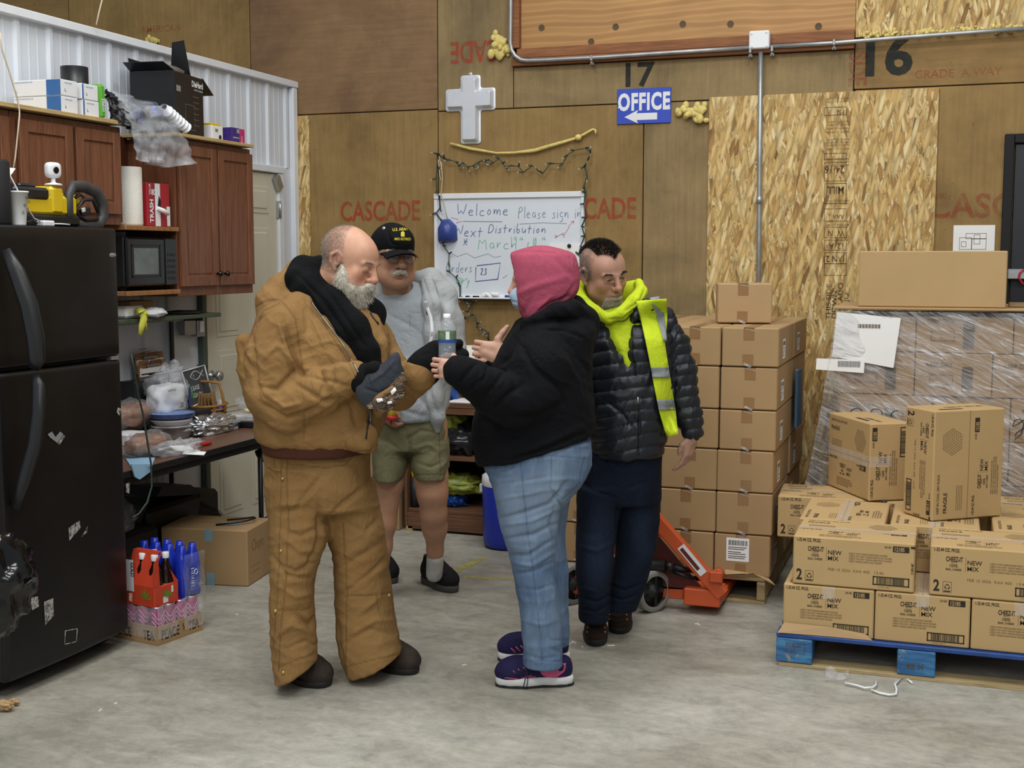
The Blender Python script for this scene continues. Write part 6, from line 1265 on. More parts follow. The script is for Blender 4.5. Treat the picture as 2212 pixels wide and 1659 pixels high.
class Figure:
    def __init__(s,D,px):
        s.D=D; s.base=atD(px,900,D); s.base[2]=0; s.M=np.array([rt,fh,(0,0,1)])  # rows: local axes in world
    def P(s,px,py,d=0.): return s.M@(atD(px,py,s.D+d)-s.base)
    def FL(s,px,py,z=0.): return s.M@(onz(px,py,z)-s.base)
    def r(s,px,d=0.): return px*(s.D+d)/F
    def rows(s,L):
        o=[]
        for row in L:
            py,xl,xr,dc,dh=row[:5]; a,b=s.P(xl,py,dc),s.P(xr,py,dc); o.append(((a[2]+b[2])/2,(a[0]+b[0])/2,(a[1]+b[1])/2,(b[0]-a[0])/2,dh))
        return o
    def W(s,V): return V@s.M+s.base
    def pchain(s,sd,L,k=.02,op='u',sq=None):
        """L: (px,py,d,rpx)"""
        return sd.chain([s.P(a,b,d) for a,b,d,_ in L],[s.r(r_) for *_,r_ in L],k,op,sq)
def cloth(fig,sd,name,m,parent,h=.006,folds=(),noise=((9,.004),),seams=(),attrs=None,label=None,fine=None,sm=1,top=None,wr=None,front=True,dfn=None):
    """mesh an implicit garment, press folds into it and store colour masks"""
    V,Fc=sd.mesh(h,fine); V=smooth(V,Fc,sm); Wv=fig.W(V); N_=vnormals(Wv,Fc); px=projpx(Wv)
    view=CAM-Wv; view/=np.linalg.norm(view,axis=1)[:,None]; fc=np.clip(((N_*view).sum(1)+.05)*3,0,1) if front else 1
    disp=np.zeros(len(V))
    for f in folds:
        pts,wd,amp=f[0],f[1]*.72,f[2]*1.12; D,T=polyd(px,pts); disp+=amp*np.exp(-(D/wd)**2)*np.sin(np.clip(T*.94+.03,0,1)*math.pi)**.5*fc
    for sc,am in noise: disp+=am*vnoise(Wv*sc)
    if wr:
        for (sx,sz,am,ang) in wr:   # directional wrinkles in the picture-facing plane
            c_,s_=math.cos(R(ang)),math.sin(R(ang)); u=V[:,0]*c_+V[:,2]*s_; v_=-V[:,0]*s_+V[:,2]*c_; q=np.column_stack([u*sx+3.1*vnoise(Wv*3),v_*sz+2.*vnoise(Wv*2.+9),V[:,1]*sx]); nn=vnoise(q); disp+=am*(1-2.4*np.abs(nn)**.8)*.8
    if dfn: disp+=dfn(px,V,Wv,N_)
    sa=np.zeros(len(V))
    for pts,wd,amp in seams: D,T=polyd(px,pts); e=np.exp(-(D/wd)**2)*fc; disp+=amp*e; sa=np.maximum(sa,e)
    Wv=Wv+N_*disp[:,None]
    o=rawobj(name,Wv,Fc,m,parent,label)
    me=o.data; at=me.attributes.new('seam','FLOAT','POINT'); at.data.foreach_set('value',sa.astype(np.float32))
    for nm,fn in (attrs or {}).items():
        a=me.attributes.new(nm,'FLOAT','POINT'); a.data.foreach_set('value',np.asarray(fn(px,V,Wv,N_),np.float32))
    o_bvh[o.name]=BVHTree.FromPolygons(Wv.tolist(),Fc.tolist()); return o
o_bvh={}
def rawobj(name,Wv,Fc,m,parent,label=None,cat=None,org=None):
    org=ORG[parent.name] if parent is not None else A(org)
    me=bpy.data.meshes.new(name); L=(Wv-org).astype(np.float32)
    me.vertices.add(len(L)); me.vertices.foreach_set('co',L.ravel()); me.loops.add(Fc.size); me.loops.foreach_set('vertex_index',Fc.ravel().astype(np.int32)); me.polygons.add(len(Fc)); me.polygons.foreach_set('loop_start',np.arange(0,Fc.size,4,dtype=np.int32)); 
    me.polygons.foreach_set('use_smooth',np.ones(len(Fc),bool)); me.materials.append(MATS[m]); me.update(calc_edges=True); me.validate()
    o=bpy.data.objects.new(name,me); COL.objects.link(o); ORG[o.name]=A(org)
    if parent is not None: o.parent=parent
    else: o.location=org
    return tag(o,label,cat)
def surf(o,px,py,off=.0,dmax=9):
    """point on the visible side of a meshed part at a picture position"""
    d=Vector(ray(px,py)).normalized(); 
    for oo in (o if isinstance(o,(list,tuple)) else [o]):
        h=o_bvh[oo.name].ray_cast(Vector(CAM),d,dmax)
        if h[0] is not None: return np.array(h[0])-np.array(d)*off
    return None
def surfline(o,pts,off=.002,step=6):
    out=[]
    for (a,b),(c,d) in zip(pts[:-1],pts[1:]):
        n=max(1,int(math.hypot(c-a,d-b)/step))
        for i in range(n): out.append((a+(c-a)*i/n,b+(d-b)*i/n))
    out.append(pts[-1]); P=[surf(o,*q,off) for q in out]; return [p for p in P if p is not None]
def onsurf(name,o,pts,r,m,parent,off=.002,n=6,flat=1.,label=None,step=6):
    P=surfline(o,pts,off,step)
    if len(P)<2: print('SURF MISS',name,pts[0]); return None
    b=MB(m); b.tube(P,r,n,True,flat); return obj(name,b,parent,label)
def headsdf(sd,fig,c,yaw,pitch,roll,k,opts=None):
    """a whole head in the frame of the figure; c local centre between the ears, k scale (x,y,z)"""
    o=dict(nose=1.,jaw=1.,brow=1.,cheek=1.,lip=1.,ear=1.,neckto=None,neckr=.062,mouth_open=0.,fat=0.); o.update(opts or {})
    y,p,r_=R(yaw),R(pitch),R(roll); f=A((math.sin(y)*math.cos(p),-math.cos(y)*math.cos(p),-math.sin(p))); z=A((math.sin(y)*math.sin(p),-math.cos(y)*math.sin(p),math.cos(p))); x=A((math.cos(y),math.sin(y),0))
    x2=x*math.cos(r_)-z*math.sin(r_); z2=z*math.cos(r_)+x*math.sin(r_); M=np.array([x2,f,z2]); kk=A(k); sd.fr=(A(c),M,kk)
    sd.ell((0,-.018,.035),(.077,.094,.083),.01); sd.ell((0,.035,.030),(.064,.060,.062),.03); sd.ell((0,.028,-.035),(.061,.062,.075),.03)
    sd.ell((0,.062,-.088),(.034*o['jaw'],.032,.026),.035)
    for s_ in (-1,1):
        sd.ell((s_*.047,.022,-.058),(.020*o['jaw'],.036,.030),.03); sd.ell((s_*.041*o['cheek'],.064,-.022),(.022,.020,.022),.022)
        if o['fat']: sd.ell((s_*.045,.045,-.065),(.03,.036,.034),.03)
    # eye sockets, brow, lids
    for s_ in (-1,1):
        sd.ell((s_*.031,.100,.004),(.019,.016,.0125),.012,'s'); sd.cone((s_*.012,.090,.022),(s_*.046,.078,.020),.0085*o['brow'],.0065,.012)
        sd.ell((s_*.031,.0785,.0035),(.0155,.0150+.002*o.get('closed',0),.0135),.004);
        if not o.get('closed'): sd.ell((s_*.031,.096,.0015),(.0122,.0060,.0030),.002,'s')
        sd.cone((s_*.017,.092,-.0055),(s_*.044,.082,-.0045),.0035,.003,.006)
    sd.cone((0,.094,.018),(0,.112*1.0,-.024),.0075,.0115*o['nose'],.012); sd.ell((0,.113,-.026),(.0125*o['nose'],.0115*o['nose'],.0105),.008)
    for s_ in (-1,1): sd.ell((s_*.0125*o['nose'],.101,-.030),(.0085,.0105,.0085),.006); sd.ell((s_*.0065,.110,-.0375),(.0035,.005,.003),.003,'s')
    # mouth mound, lips, parting line
    sd.ell((0,.080,-.060),(.030,.020,.022),.015)
    sd.chain([(-.023,.086,-.059),(-.008,.098,-.0545),(0,.0985,-.056),(.008,.098,-.0545),(.023,.086,-.059)],[.003,.0052,.005,.0052,.003],.006); sd.chain([(-.020,.087,-.0655),(0,.097,-.068),(.020,.087,-.0655)],[.003,.0068*o['lip'],.003],.006)
    sd.chain([(-.023,.094,-.0615),(0,.1035,-.0612-.001),(.023,.094,-.0615)],[.002,.0032+o['mouth_open']*.006,.002],.003,'s'); sd.ell((0,.096,-.0765),(.016,.006,.004),.006,'s')
    for s_ in (-1,1):
        sd.chain([(s_*.0725,.004,.018),(s_*.082,-.014,.026),(s_*.088,-.026,.012),(s_*.085,-.021,-.012),(s_*.075,-.002,-.031)],[.0055,.006,.0065,.006,.0065],.005); sd.ell((s_*.0745,-.008,-.001),(.008,.016,.024),.006); sd.cone((s_*.0825,-.004,-.006),(s_*.0845,-.012,.008),.0055,.006,.004,'s')
    sd.fr=None; return M,kk
def headpt(c,M,kk,q): return A(c)+(A(q)*kk)@M
def skinattrs(hs):
    """redness on cheeks, nose, ears, lips; hs=(centre,M,k) local frame"""
    c,M,kk=hs
    def q_(V): return ((V-A(c))@M.T)/kk
    def red(px,V,Wv,N_):
        q=q_(V); o=np.zeros(len(V))
        for s_ in (-1,1):
            for cc,r in (((s_*.04,.07,-.03),.028),((s_*.082,-.01,0),.028)): o=np.maximum(o,np.exp(-(np.linalg.norm(q-A(cc),axis=1)/r)**2))
        o=np.maximum(o,1.1*np.exp(-(np.linalg.norm(q-A((0,.11,-.028)),axis=1)/.02)**2)); return o
    def lip(px,V,Wv,N_):
        q=q_(V); D=np.minimum(polyd3(q,[(-.024,.088,-.06),(0,.099,-.056),(.024,.088,-.06)]),polyd3(q,[(-.020,.088,-.0655),(0,.098,-.067),(.020,.088,-.0655)])); return np.clip(1-D/.009,0,1)
    def eye(px,V,Wv,N_):
        q=q_(V); return np.exp(-(np.minimum(np.linalg.norm(q-A((.031,.09,.003)),axis=1),np.linalg.norm(q-A((-.031,.09,.003)),axis=1))/.016)**2)
    return {'red':red,'lip':lip,'eye':eye}
def polyd3(P,pts):
    D=np.full(len(P),1e9)
    for a,b in zip(pts[:-1],pts[1:]):
        a,b=A(a),A(b); d=b-a; t=np.clip(((P-a)@d)/(d@d),0,1); D=np.minimum(D,np.linalg.norm(P-a-t[:,None]*d,axis=1))
    return D
def skinmat(name,col):
    k=N(name,.48); c=srgb(col); n=k.noise(k.co(),60,3); n2=k.noise(k.co(),14,3)
    base=k.ramp(n2,[(.3,tuple(x*.93 for x in c)),(.7,tuple(min(1,x*1.06) for x in c))]); base=k.mix(.1,base,k.ramp(n,[(.3,.25),(.7,.75)]),'OVERLAY')
    base=k.mix(k.math('MULTIPLY',k.attr('red'),.5),base,(c[0]*.92,c[1]*.55,c[2]*.5)); base=k.mix(k.math('MULTIPLY',k.attr('lip'),.55),base,(c[0]*.62,c[1]*.36,c[2]*.36)); base=k.mix(k.math('MULTIPLY',k.attr('eye'),.35),base,(c[0]*.6,c[1]*.45,c[2]*.42))
    base=k.mix(k.math('MULTIPLY',k.attr('stubble'),.75),base,srgb('#6b625c'))
    k.color(base); k.b.inputs['Subsurface Weight'].default_value=.12; k.b.inputs['Subsurface Radius'].default_value=(.01,.004,.002); k.bump(n,.12,.001); MATS[name]=k.m
def eyes(fig,c,M,kk,par,iris='#4a5a63',closed=.0,look=(0,0)):
    for s_ in (-1,1):
        p=fig.W(headpt(c,M,kk,(s_*.031,.0794,.0018))); fr_=A((look[0],1,look[1])); fr_/=np.linalg.norm(fr_); f=(fr_@M)@fig.M; k0=float(np.mean(kk)); b=MB('eye_white'); b.ball(p,.0124*k0,16,10); o=obj('eye',b,par)
        ax_=np.column_stack([np.cross(f,EZ)*-1,np.cross(np.cross(f,EZ),f),f]); ax_[:,0]/=np.linalg.norm(ax_[:,0]); ax_[:,1]=np.cross(ax_[:,2],ax_[:,0])
        m='iris_'+iris.strip('#'); mat(m,iris,.2); b=MB(m); b.lathe([(.0062*k0,.0106*k0),(.0042*k0,.0122*k0),(0,.0127*k0)],p,14,ax_); b.use('black_gloss'); b.lathe([(.0028*k0,.0126*k0),(0,.0131*k0)],p,10,ax_); obj('iris',b,o)
        if closed>0:
            pass
mat('eye_white','#a9a096',.25)
def hairstrands(o,parent,name,m,test,n,L,r,dirf,seed=1,label=None):
    """thousands of short tapered hairs rooted on a mesh; o gives roots"""
    rs=np.random.default_rng(seed); me=o.data; nv=len(me.vertices); co=np.empty(nv*3,np.float32); me.vertices.foreach_get('co',co); co=co.reshape(-1,3)+ORG[o.name]; no=np.empty(nv*3,np.float32); me.vertices.foreach_get('normal',no); no=no.reshape(-1,3)
    ok=np.where(test(co,no))[0]
    if len(ok)==0: print('NO HAIR',name); return
    pick=rs.choice(ok,n); P0=co[pick]+rs.normal(0,.0015,(n,3)); N0=no[pick]; D=dirf(P0,N0,rs); D/=np.linalg.norm(D,axis=1)[:,None]+1e-9; Ln=L*(.55+.6*rs.random(n))
    side=np.cross(D,rs.normal(0,1,(n,3))); side/=np.linalg.norm(side,axis=1)[:,None]+1e-9; P1=P0+D*Ln[:,None]*.55; bend=rs.normal(0,.22,(n,3)); P2=P1+(D+bend)*Ln[:,None]*.45
    P0=P0-N0*.002
    V=np.stack([P0-side*r,P0+side*r,P1-side*r*.8,P1+side*r*.8,P2],1).reshape(-1,3); i=np.arange(n)*5
    me2=bpy.data.meshes.new(name); org=ORG[parent.name]
    F4=np.column_stack([i,i+1,i+3,i+2]); F3=np.column_stack([i+2,i+3,i+4]); loops=np.concatenate([F4.ravel(),F3.ravel()]); st=np.concatenate([np.arange(n)*4,n*4+np.arange(n)*3])
    me2.vertices.add(len(V)); me2.vertices.foreach_set('co',(V-org).astype(np.float32).ravel()); me2.loops.add(len(loops)); me2.loops.foreach_set('vertex_index',loops.astype(np.int32)); me2.polygons.add(2*n); me2.polygons.foreach_set('loop_start',st.astype(np.int32)); me2.materials.append(MATS[m]); me2.update(calc_edges=True); me2.validate()
    h=bpy.data.objects.new(name,me2); COL.objects.link(h); h.parent=parent; ORG[h.name]=org; h['kind']='stuff'
    if label: h['label']=label
    return h
def drape(name,o,left,right,m,parent,off=.01,nu=8,nv=24,v0=0,v1=1,th=.004,label=None):
    """cloth strip laid over a meshed part between two outline curves"""
    def at(L,t):
        t=t*(len(L)-1); i=min(int(t),len(L)-2); return A(L[i])*(1-(t-i))+A(L[i+1])*(t-i)
    G=[]
    for j in range(nv+1):
        v_=v0+(v1-v0)*j/nv; a,b=at(left,v_),at(right,v_); row=[]
        for i in range(nu+1): q=a+(b-a)*i/nu; p=surf(o,q[0],q[1],off); row.append((q,p))
        G.append(row)
    ok=[np.linalg.norm(p-CAM) for r in G for q,p in r if p is not None]; dm=float(np.median(ok)) if ok else 5.
    Pt=[[p if p is not None else CAM+ray(*q)/np.linalg.norm(ray(*q))*dm for q,p in r] for r in G]; Pt=np.array(Pt)
    for _ in range(2): Pt[1:-1]=(Pt[1:-1]*2+Pt[:-2]+Pt[2:])/4; Pt[:,1:-1]=(Pt[:,1:-1]*2+Pt[:,:-2]+Pt[:,2:])/4
    n1=nu+1; V=Pt.reshape(-1,3); d=(CAM-V); d/=np.linalg.norm(d,axis=1)[:,None]; B=V-d*th; k=len(V)
    f=[(j*n1+i,(j+1)*n1+i,(j+1)*n1+i+1,j*n1+i+1) for j in range(nv) for i in range(nu)]; g=[tuple(k+x for x in q[::-1]) for q in f]
    e=[(j*n1,k+j*n1,k+(j+1)*n1,(j+1)*n1) for j in range(nv)]+[(j*n1+nu,(j+1)*n1+nu,k+(j+1)*n1+nu,k+j*n1+nu) for j in range(nv)]+[(i,i+1,k+i+1,k+i) for i in range(nu)]+[(nv*n1+i,k+nv*n1+i,k+nv*n1+i+1,nv*n1+i+1) for i in range(nu)]
    b=MB(m); b.add(np.vstack([V,B]),f+g+e,True); return obj(name,b,parent,label)
def drapetext(name,o,body,px,py,h,m,parent,xs=1.,bold=.02,ang=0,off=.0015,arc=0.):
    V,Fc=textgeo(body,bold,'CENTER',1.); c_,s_=math.cos(R(ang)),math.sin(R(ang)); Q=[]
    for x,y,_ in V: x=x*xs*h; y=y*h-arc*x*x/h; p=surf(o,px+x*c_-y*s_,py-x*s_-y*c_,off); Q.append(p if p is not None else (Q[-1] if Q else CAM+ray(px,py)*5))
    b=MB(m); b.add(Q,Fc); return obj(name,b,parent)
def handsdf(sd,c,M,k,curl=(35,45,30),spread=.06,thumb=None,mirror=1,fingers=None,rad=.0085):
    """hand: c wrist end of the palm, rows of M = across (toward the index side), along (to the fingers), back-of-hand normal"""
    sd.fr=(A(c),np.asarray(M),A((k,k,k)))
    sd.ell((0,.045,0),(.040,.050,.0145),.01); sd.cone((-.022,.018,.0),(.0,.075,.001),.016,.014,.012); sd.cone((.02,.02,0),(.024,.078,.001),.015,.012,.012); sd.cone((0,-.03,0),(0,.012,0),.025,.026,.015,'u')
    for i,(x,L) in enumerate(((.030,(.042,.026,.021)),(.0105,(.046,.030,.022)),(-.0095,(.042,.028,.021)),(-.0285,(.034,.021,.019)))):
        cu=curl[i] if fingers is None and not np.isscalar(curl[0]) else (fingers[i] if fingers else curl)
        p=A((x,.082-abs(x-.005)*.12,.002)); a=0.; sp=R((x/.03)*6*spread*10); pts=[p-A((0,.012,0)),p]
        for j in range(3):
            a+=R(cu[j]); d=A((math.sin(sp)*math.cos(a),math.cos(sp)*math.cos(a),-math.sin(a))); p=p+d*L[j]; pts.append(p)
        rr=rad*(1 if i<3 else .88); sd.chain(pts,[rr*1.12,rr*1.1,rr,rr*.93,rr*.8],.0022)
    th=thumb or [(.034,.012,-.006),(.052,.035,-.018),(.060,.062,-.026),(.058,.083,-.032)]
    sd.chain(th,[.0145,.0125,.0102,.0085],.006); sd.fr=None

def lash(fig,c,M,kk,par,m):
    for s_ in (-1,1):
        b=MB(m); b.tube([fig.W(headpt(c,M,kk,q)) for q in ((s_*.0175,.0905,.0035),(s_*.024,.0935,.0062),(s_*.031,.0943,.0068),(s_*.038,.0915,.0058),(s_*.0445,.084,.003))],[.0007,.0014,.0016,.0014,.0007],5); obj('lash_line',b,par)
# ================= fabrics =================
def fabric(name,col,rough=.85,var=.1,scale=7,weave=500,wb=.25,seamk=.6,fine=.12,sheen=.0,fade=None,fadecol=None,extra=None,crease=1.):
    k=N(name,rough); c=srgb(col); v=k.co(); n=k.noise(v,scale,5,.65); n2=k.noise(v,weave,2)
    base=k.ramp(n,[(.3,tuple(x*(1-var) for x in c)),(.7,tuple(min(1,x*(1+var)) for x in c))])
    base=k.mix(fine,base,k.ramp(n2,[(.3,.2),(.7,.8)]),'OVERLAY')
    if fade: base=k.mix(k.math('MULTIPLY',k.attr('fade'),fade),base,srgb(fadecol))
    if extra: base=k.mix(k.math('GREATER_THAN',k.attr(extra[0]),.5),base,srgb(extra[1]))
    base=k.mix(k.math('MULTIPLY',k.attr('seam'),seamk),base,tuple(x*.45 for x in c)); k.color(base); wn=k.noise(k.co((1,1,.7)),7,4,.55,1.6); wn2=k.math('ABSOLUTE',k.math('SUBTRACT',wn,.5)); pb_=k.bump(wn2,.55*crease,.03); k.bump(n2,wb,.0015,pb_); k.b.inputs['Specular IOR Level'].default_value=.2
    if sheen: k.b.inputs['Sheen Weight'].default_value=sheen
    MATS[name]=k.m
fabric('duck','#88673e',.88,.10,5,700,.3,.6,fade=.45,fadecol='#a88756')
fabric('rib_brown','#4b2c20',.9,.08,5,300,.5); fabric('fleece_black','#08090b',.95,.15,9,300,.5); fabric('liner_grey','#363a41',.6,.1,9)
fabric('black_cotton','#0b0c10',.92,.15,6,400,.35,.4); fabric('pink_fleece','#a64d62',.95,.08,12,260,.5,.5,.2)
fabric('tee_grey','#9ea4a9',.92,.05,9,400,.3,.4); fabric('hood_grey','#a4a8a9',.95,.07,10,350,.4,.5); fabric('olive','#737053',.9,.08,5,600,.3,.6)
fabric('neon','#bacc28',.8,.04,8,400,.2,.3); fabric('vest_neon','#c2d52a',.75,.04,8,900,.2,.3); fabric('reflective','#8d9296',.45,.06,30,400,.1,.3)
fabric('denim_dark','#0f1726',.88,.2,6,700,.3,.5,fade=.6,fadecol='#2c394f'); fabric('mitten','#0a0b0c',.9,.1,9,300,.4); fabric('suede_dark','#35271f',.8,.15,10,500,.3,.5)
fabric('boot_grey','#3b322d',.75,.25,14,500,.3,.5); fabric('shoe_black','#1d1c1d',.8,.2,14,300,.4,.5); fabric('shoe_navy','#241f45',.8,.15,20,600,.5,.5); fabric('shoe_pink','#d0608c',.8,.05,20,600,.3)
fabric('sock','#b9bab6',.9,.05); mat('sole_black','#1c1b1b',.7,var=.2); mat('sole_white','#d4d5d3',.6,var=.05); mat('sole_grey','#4c4946',.7,var=.15); mat('lace_navy','#1b1a2e',.8)
mat('snap','#b39a5c',.3,.7); mat('zip_steel','#8e8b84',.35,.8); mat('zip_black','#1a1a1b',.5)
k=N('denim_light',.85); v=k.co((1,1,.35)); n=k.noise(v,16,6,.7); n2=k.noise(k.co(),600,2); n3=k.noise(k.co((8,8,1)),14,4,.6)
c=k.ramp(n,[(.28,srgb('#435876')),(.5,srgb('#566d8b')),(.72,srgb('#6f859d'))]); c=k.mix(.25,c,k.ramp(n3,[(.3,.3),(.7,.7)]),'OVERLAY'); c=k.mix(.25,c,k.ramp(n2,[(.3,.25),(.7,.75)]),'OVERLAY'); c=k.mix(k.math('MULTIPLY',k.attr('fade'),.45),c,srgb('#93a2ae')); c=k.mix(k.math('MULTIPLY',k.attr('seam'),.6),c,srgb('#3d5270')); k.color(c); k.bump(n2,.3,.0015); MATS['denim_light']=k.m
# camouflage: leaf-like patches of browns, black and pale
k=N('camo',.85); v=k.co((1,1,2)); vo=k.n('ShaderNodeTexVoronoi'); vo.inputs['Scale'].default_value=24; nn=k.noise(v,12,3); mv=k.n('ShaderNodeVectorMath',operation='ADD'); k.l(v,mv.inputs[0]); k.l(nn,mv.inputs[1]); k.l(mv.outputs[0],vo.inputs['Vector']); sp=k.n('ShaderNodeSeparateColor'); k.l(vo.outputs['Color'],sp.inputs[0]); r_=k.ramp(sp.outputs[0],[(.0,srgb('#2a211b')),(.28,srgb('#6b5038')),(.45,srgb('#4a4034')),(.62,srgb('#85684b')),(.8,srgb('#3a3a36')),(.92,srgb('#a79a86'))]); r_.node.color_ramp.interpolation='CONSTANT'; k.color(r_); MATS['camo']=k.m
skinmat('skin_a','#c8977c'); skinmat('skin_b','#b3866a'); skinmat('skin_c','#b58a74'); skinmat('skin_w','#c99d86')
mat('hair_grey','#8d8880',.6); mat('hair_white','#c9c3b4',.6,var=.15,scale=40); mat('hair_dark','#1d1815',.55); mat('hair_stubble','#6d645d',.7)
def boot(fig,parent,name,m,sole,toe,heel,w=.052,hgt=.12,solet=.03,shaft=None,z0=0.,top=None,label=None,th_=1.):
    """toe, heel: floor points (local x,y); a shoe with its own sole"""
    toe=A((toe[0],toe[1],0)); heel=A((heel[0],heel[1],0)); d=(toe-heel); L=np.linalg.norm(d); d/=L; s_=A((-d[1],d[0],0))
    sd=Sdf(); up_=EZ
    sd.fr=(heel,np.array([d,s_,up_]),A((1,1,1)))
    zz=solet+.012
    sd.ell((L-.060,0,zz+.010),(.066,w*.94,.048*th_),.02); sd.ell((L*.55,0,zz+.02),(.10,w*.84,.058),.04); sd.ell((.05,0,zz+.02),(.052,w*.80,.06),.04)
    sd.cone((.062,0,zz+.05),(.066,0,hgt),w*.80,w*.78,.03)
    sd.cone((L*.66,0,zz+.04),(.095,0,hgt),w*.58,w*.62,.03)
    if shaft: sd.cone((.075,0,hgt),(.072,0,shaft),w*.76,w*.8,.02)
    sd.half((0,0,solet-.004),(0,0,-1),.004)
    if top: sd.half((0,0,top),(0,0,1),.006)
    sd.fr=None
    # world-space cut at the sole
    o=cloth(fig,sd,name,m,parent,.004,noise=((14,.003),(40,.0012)),label=label,sm=2)
    b=MB(sole); prof_=[]
    n=26
    def outl(t,gr=0.):
        a=2*math.pi*t; cx_=math.cos(a); sx_=math.sin(a); x=L*.5-.002+(L*.5+gr)*abs(cx_)**.75*(1 if cx_>0 else -1); ww=(w+gr)*(1.0 if cx_>.1 else .86-.1*(1 if -.5<cx_<.1 else 0)); return (x,ww*abs(sx_)**.8*(1 if sx_>0 else -1))
    V=[]
    for z,g in ((0,-.004),(.004,.001),(solet*.6,.003),(solet,.003),(solet+.004,-.004)):
        for i in range(n): x,y=outl(i/n,g); V.append(heel+d*x+s_*y+EZ*z)
    Wv=[fig.W(np.array(V))]
    f=[(j*n+i,j*n+(i+1)%n,(j+1)*n+(i+1)%n,(j+1)*n+i) for j in range(4) for i in range(n)]+[tuple(range(n))[::-1],tuple(4*n+i for i in range(n))]
    b.add(Wv[0],f,True); so=obj('sole',b,o)
    if sole=='sole_white':
        b=MB('sole_black'); V=[]
        for z,g in ((0,-.002),(.002,.0045),(.009,.0045),(.0095,.0)):
            for i in range(n): x,y=outl(i/n,g+(.0015 if i%2 else 0)); V.append(heel+d*x+s_*y+EZ*(z+(.002 if i%2 and z>.005 else 0)))
        b.add(fig.W(np.array(V)),[(j*n+i,j*n+(i+1)%n,(j+1)*n+(i+1)%n,(j+1)*n+i) for j in range(3) for i in range(n)]); obj('outsole',b,so)
    return o
# ================= person A: tan duck jacket and trousers, white beard =================
fa=Figure(4.80,700)
hc=fa.P(754,566,-.02); HK=A((1.12,1.10,1.13)); sd=Sdf()
MA,kA=headsdf(sd,fa,hc,68,20,4,HK,dict(nose=1.25,cheek=1.1,brow=1.2,jaw=1.1,fat=1,closed=1))
sd.cone(headpt(hc,MA,kA,(0,-.03,-.05)),fa.P(690,665,.05),.062,.075,.03)
fa.pchain(sd,[(690,680,.05,45),(690,760,.03,100),(690,900,.02,105)],.05); fa.pchain(sd,[(625,700,-.12,25),(600,850,-.19,18),(740,815,-.27,14)],.03)
fa.pchain(sd,[(640,980,0,45),(634,1200,-.06,30),(640,1420,-.08,22)],.04); fa.pchain(sd,[(745,980,.05,45),(775,1200,.06,32),(800,1410,.08,22)],.04)
hA=dict(skinattrs((hc,MA,kA)))
def stA(px,V,Wv,N_):
    q=((V-hc)@MA.T)/kA; a=np.clip((.02-q[:,1]-.35*(q[:,2]-.02))/.02,0,1)*np.clip((q[:,2]+.045)/.02,0,1); return a*.75*(.6+.4*vnoise(Wv*90))
V,Fc=None,None
bodyA=bpy.data.objects.new('tmp',None)
ORG['tmpA']=fa.base.copy()
class _R: name='tmpA'
def body(fig,sd,m,label,attrs,fine,h=.010):
    V,Fc=sd.mesh(h,fine); V=smooth(V,Fc,1,.4); Wv=fig.W(V); N_=vnormals(Wv,Fc); px=projpx(Wv)
    o=rawobj('person',Wv,Fc,m,None,label,'person',org=fig.base)
    for nm,fn in attrs.items(): a=o.data.attributes.new(nm,'FLOAT','POINT'); a.data.foreach_set('value',np.asarray(fn(px,V,Wv,N_),np.float32))
    o_bvh[o.name]=BVHTree.FromPolygons(Wv.tolist(),Fc.tolist()); return o
bpy.data.objects.remove(bodyA)
def hfine(c,r=.15,h=.0032): return {0:[(c[0]-r,c[0]+r,h)],1:[(c[1]-r,c[1]+r,h)],2:[(c[2]-r,c[2]+r,h)]}
hA['stubble']=stA
pa_=body(fa,sd,'skin_a','bearded man in a tan work jacket and trousers looking down at a camouflage glove',hA,hfine(hc))
for s_ in (-1,1):
    b=MB('hair_stubble'); b.tube([fa.W(headpt(hc,MA,kA,q)) for q in ((s_*.016,.0925,-.003),(s_*.024,.0955,-.0062),(s_*.031,.0955,-.0075),(s_*.039,.0925,-.0065),(s_*.046,.085,-.003))],[.0006,.0012,.0014,.0012,.0006],5); obj('lash_line',b,pa_)
def brow(fig,hc,M,kk,par,m,n=40,th=.0022,amp=.006):
    for s_ in (-1,1):
        b=MB(m)
        for i in range(n):
            t=i/n; q=A((s_*(.013+.034*t),.098-.014*t*t,.021+.006*math.sin(t*2.6))); j=A((random.gauss(0,.0012),0,random.gauss(0,.002)))
            a=headpt(hc,M,kk,q+j-A((0,.004,0))); e=headpt(hc,M,kk,q+j+A((s_*.006,.003,.0035-.004*t))); b.tube([fig.W(a),fig.W(e)],[.0011,.0003],3,False)
        obj('eyebrow',b,par,kind='stuff')
brow(fa,hc,MA,kA,pa_,'hair_grey',60)
def hq(fig,hc,M,kk,co): return ((((co-fig.base)@fig.M.T)-hc)@M.T)/kk
def test(co,no):
    q=hq(fa,hc,MA,kA,co); return (q[:,1]+.35*(q[:,2]-.02)<.012)&(q[:,2]>-.05)&(q[:,2]<.14)&(np.abs(q[:,0])<.085)&~((np.abs(q[:,0])>.070)&(q[:,2]<.035)&(q[:,1]>-.035))
hairstrands(pa_,pa_,'hair','hair_grey',test,16000,.0045,.0004,lambda P,N_,rs:N_*.55+A((0,0,-.5))+rs.normal(0,.2,P.shape),2,'short grey buzz cut')
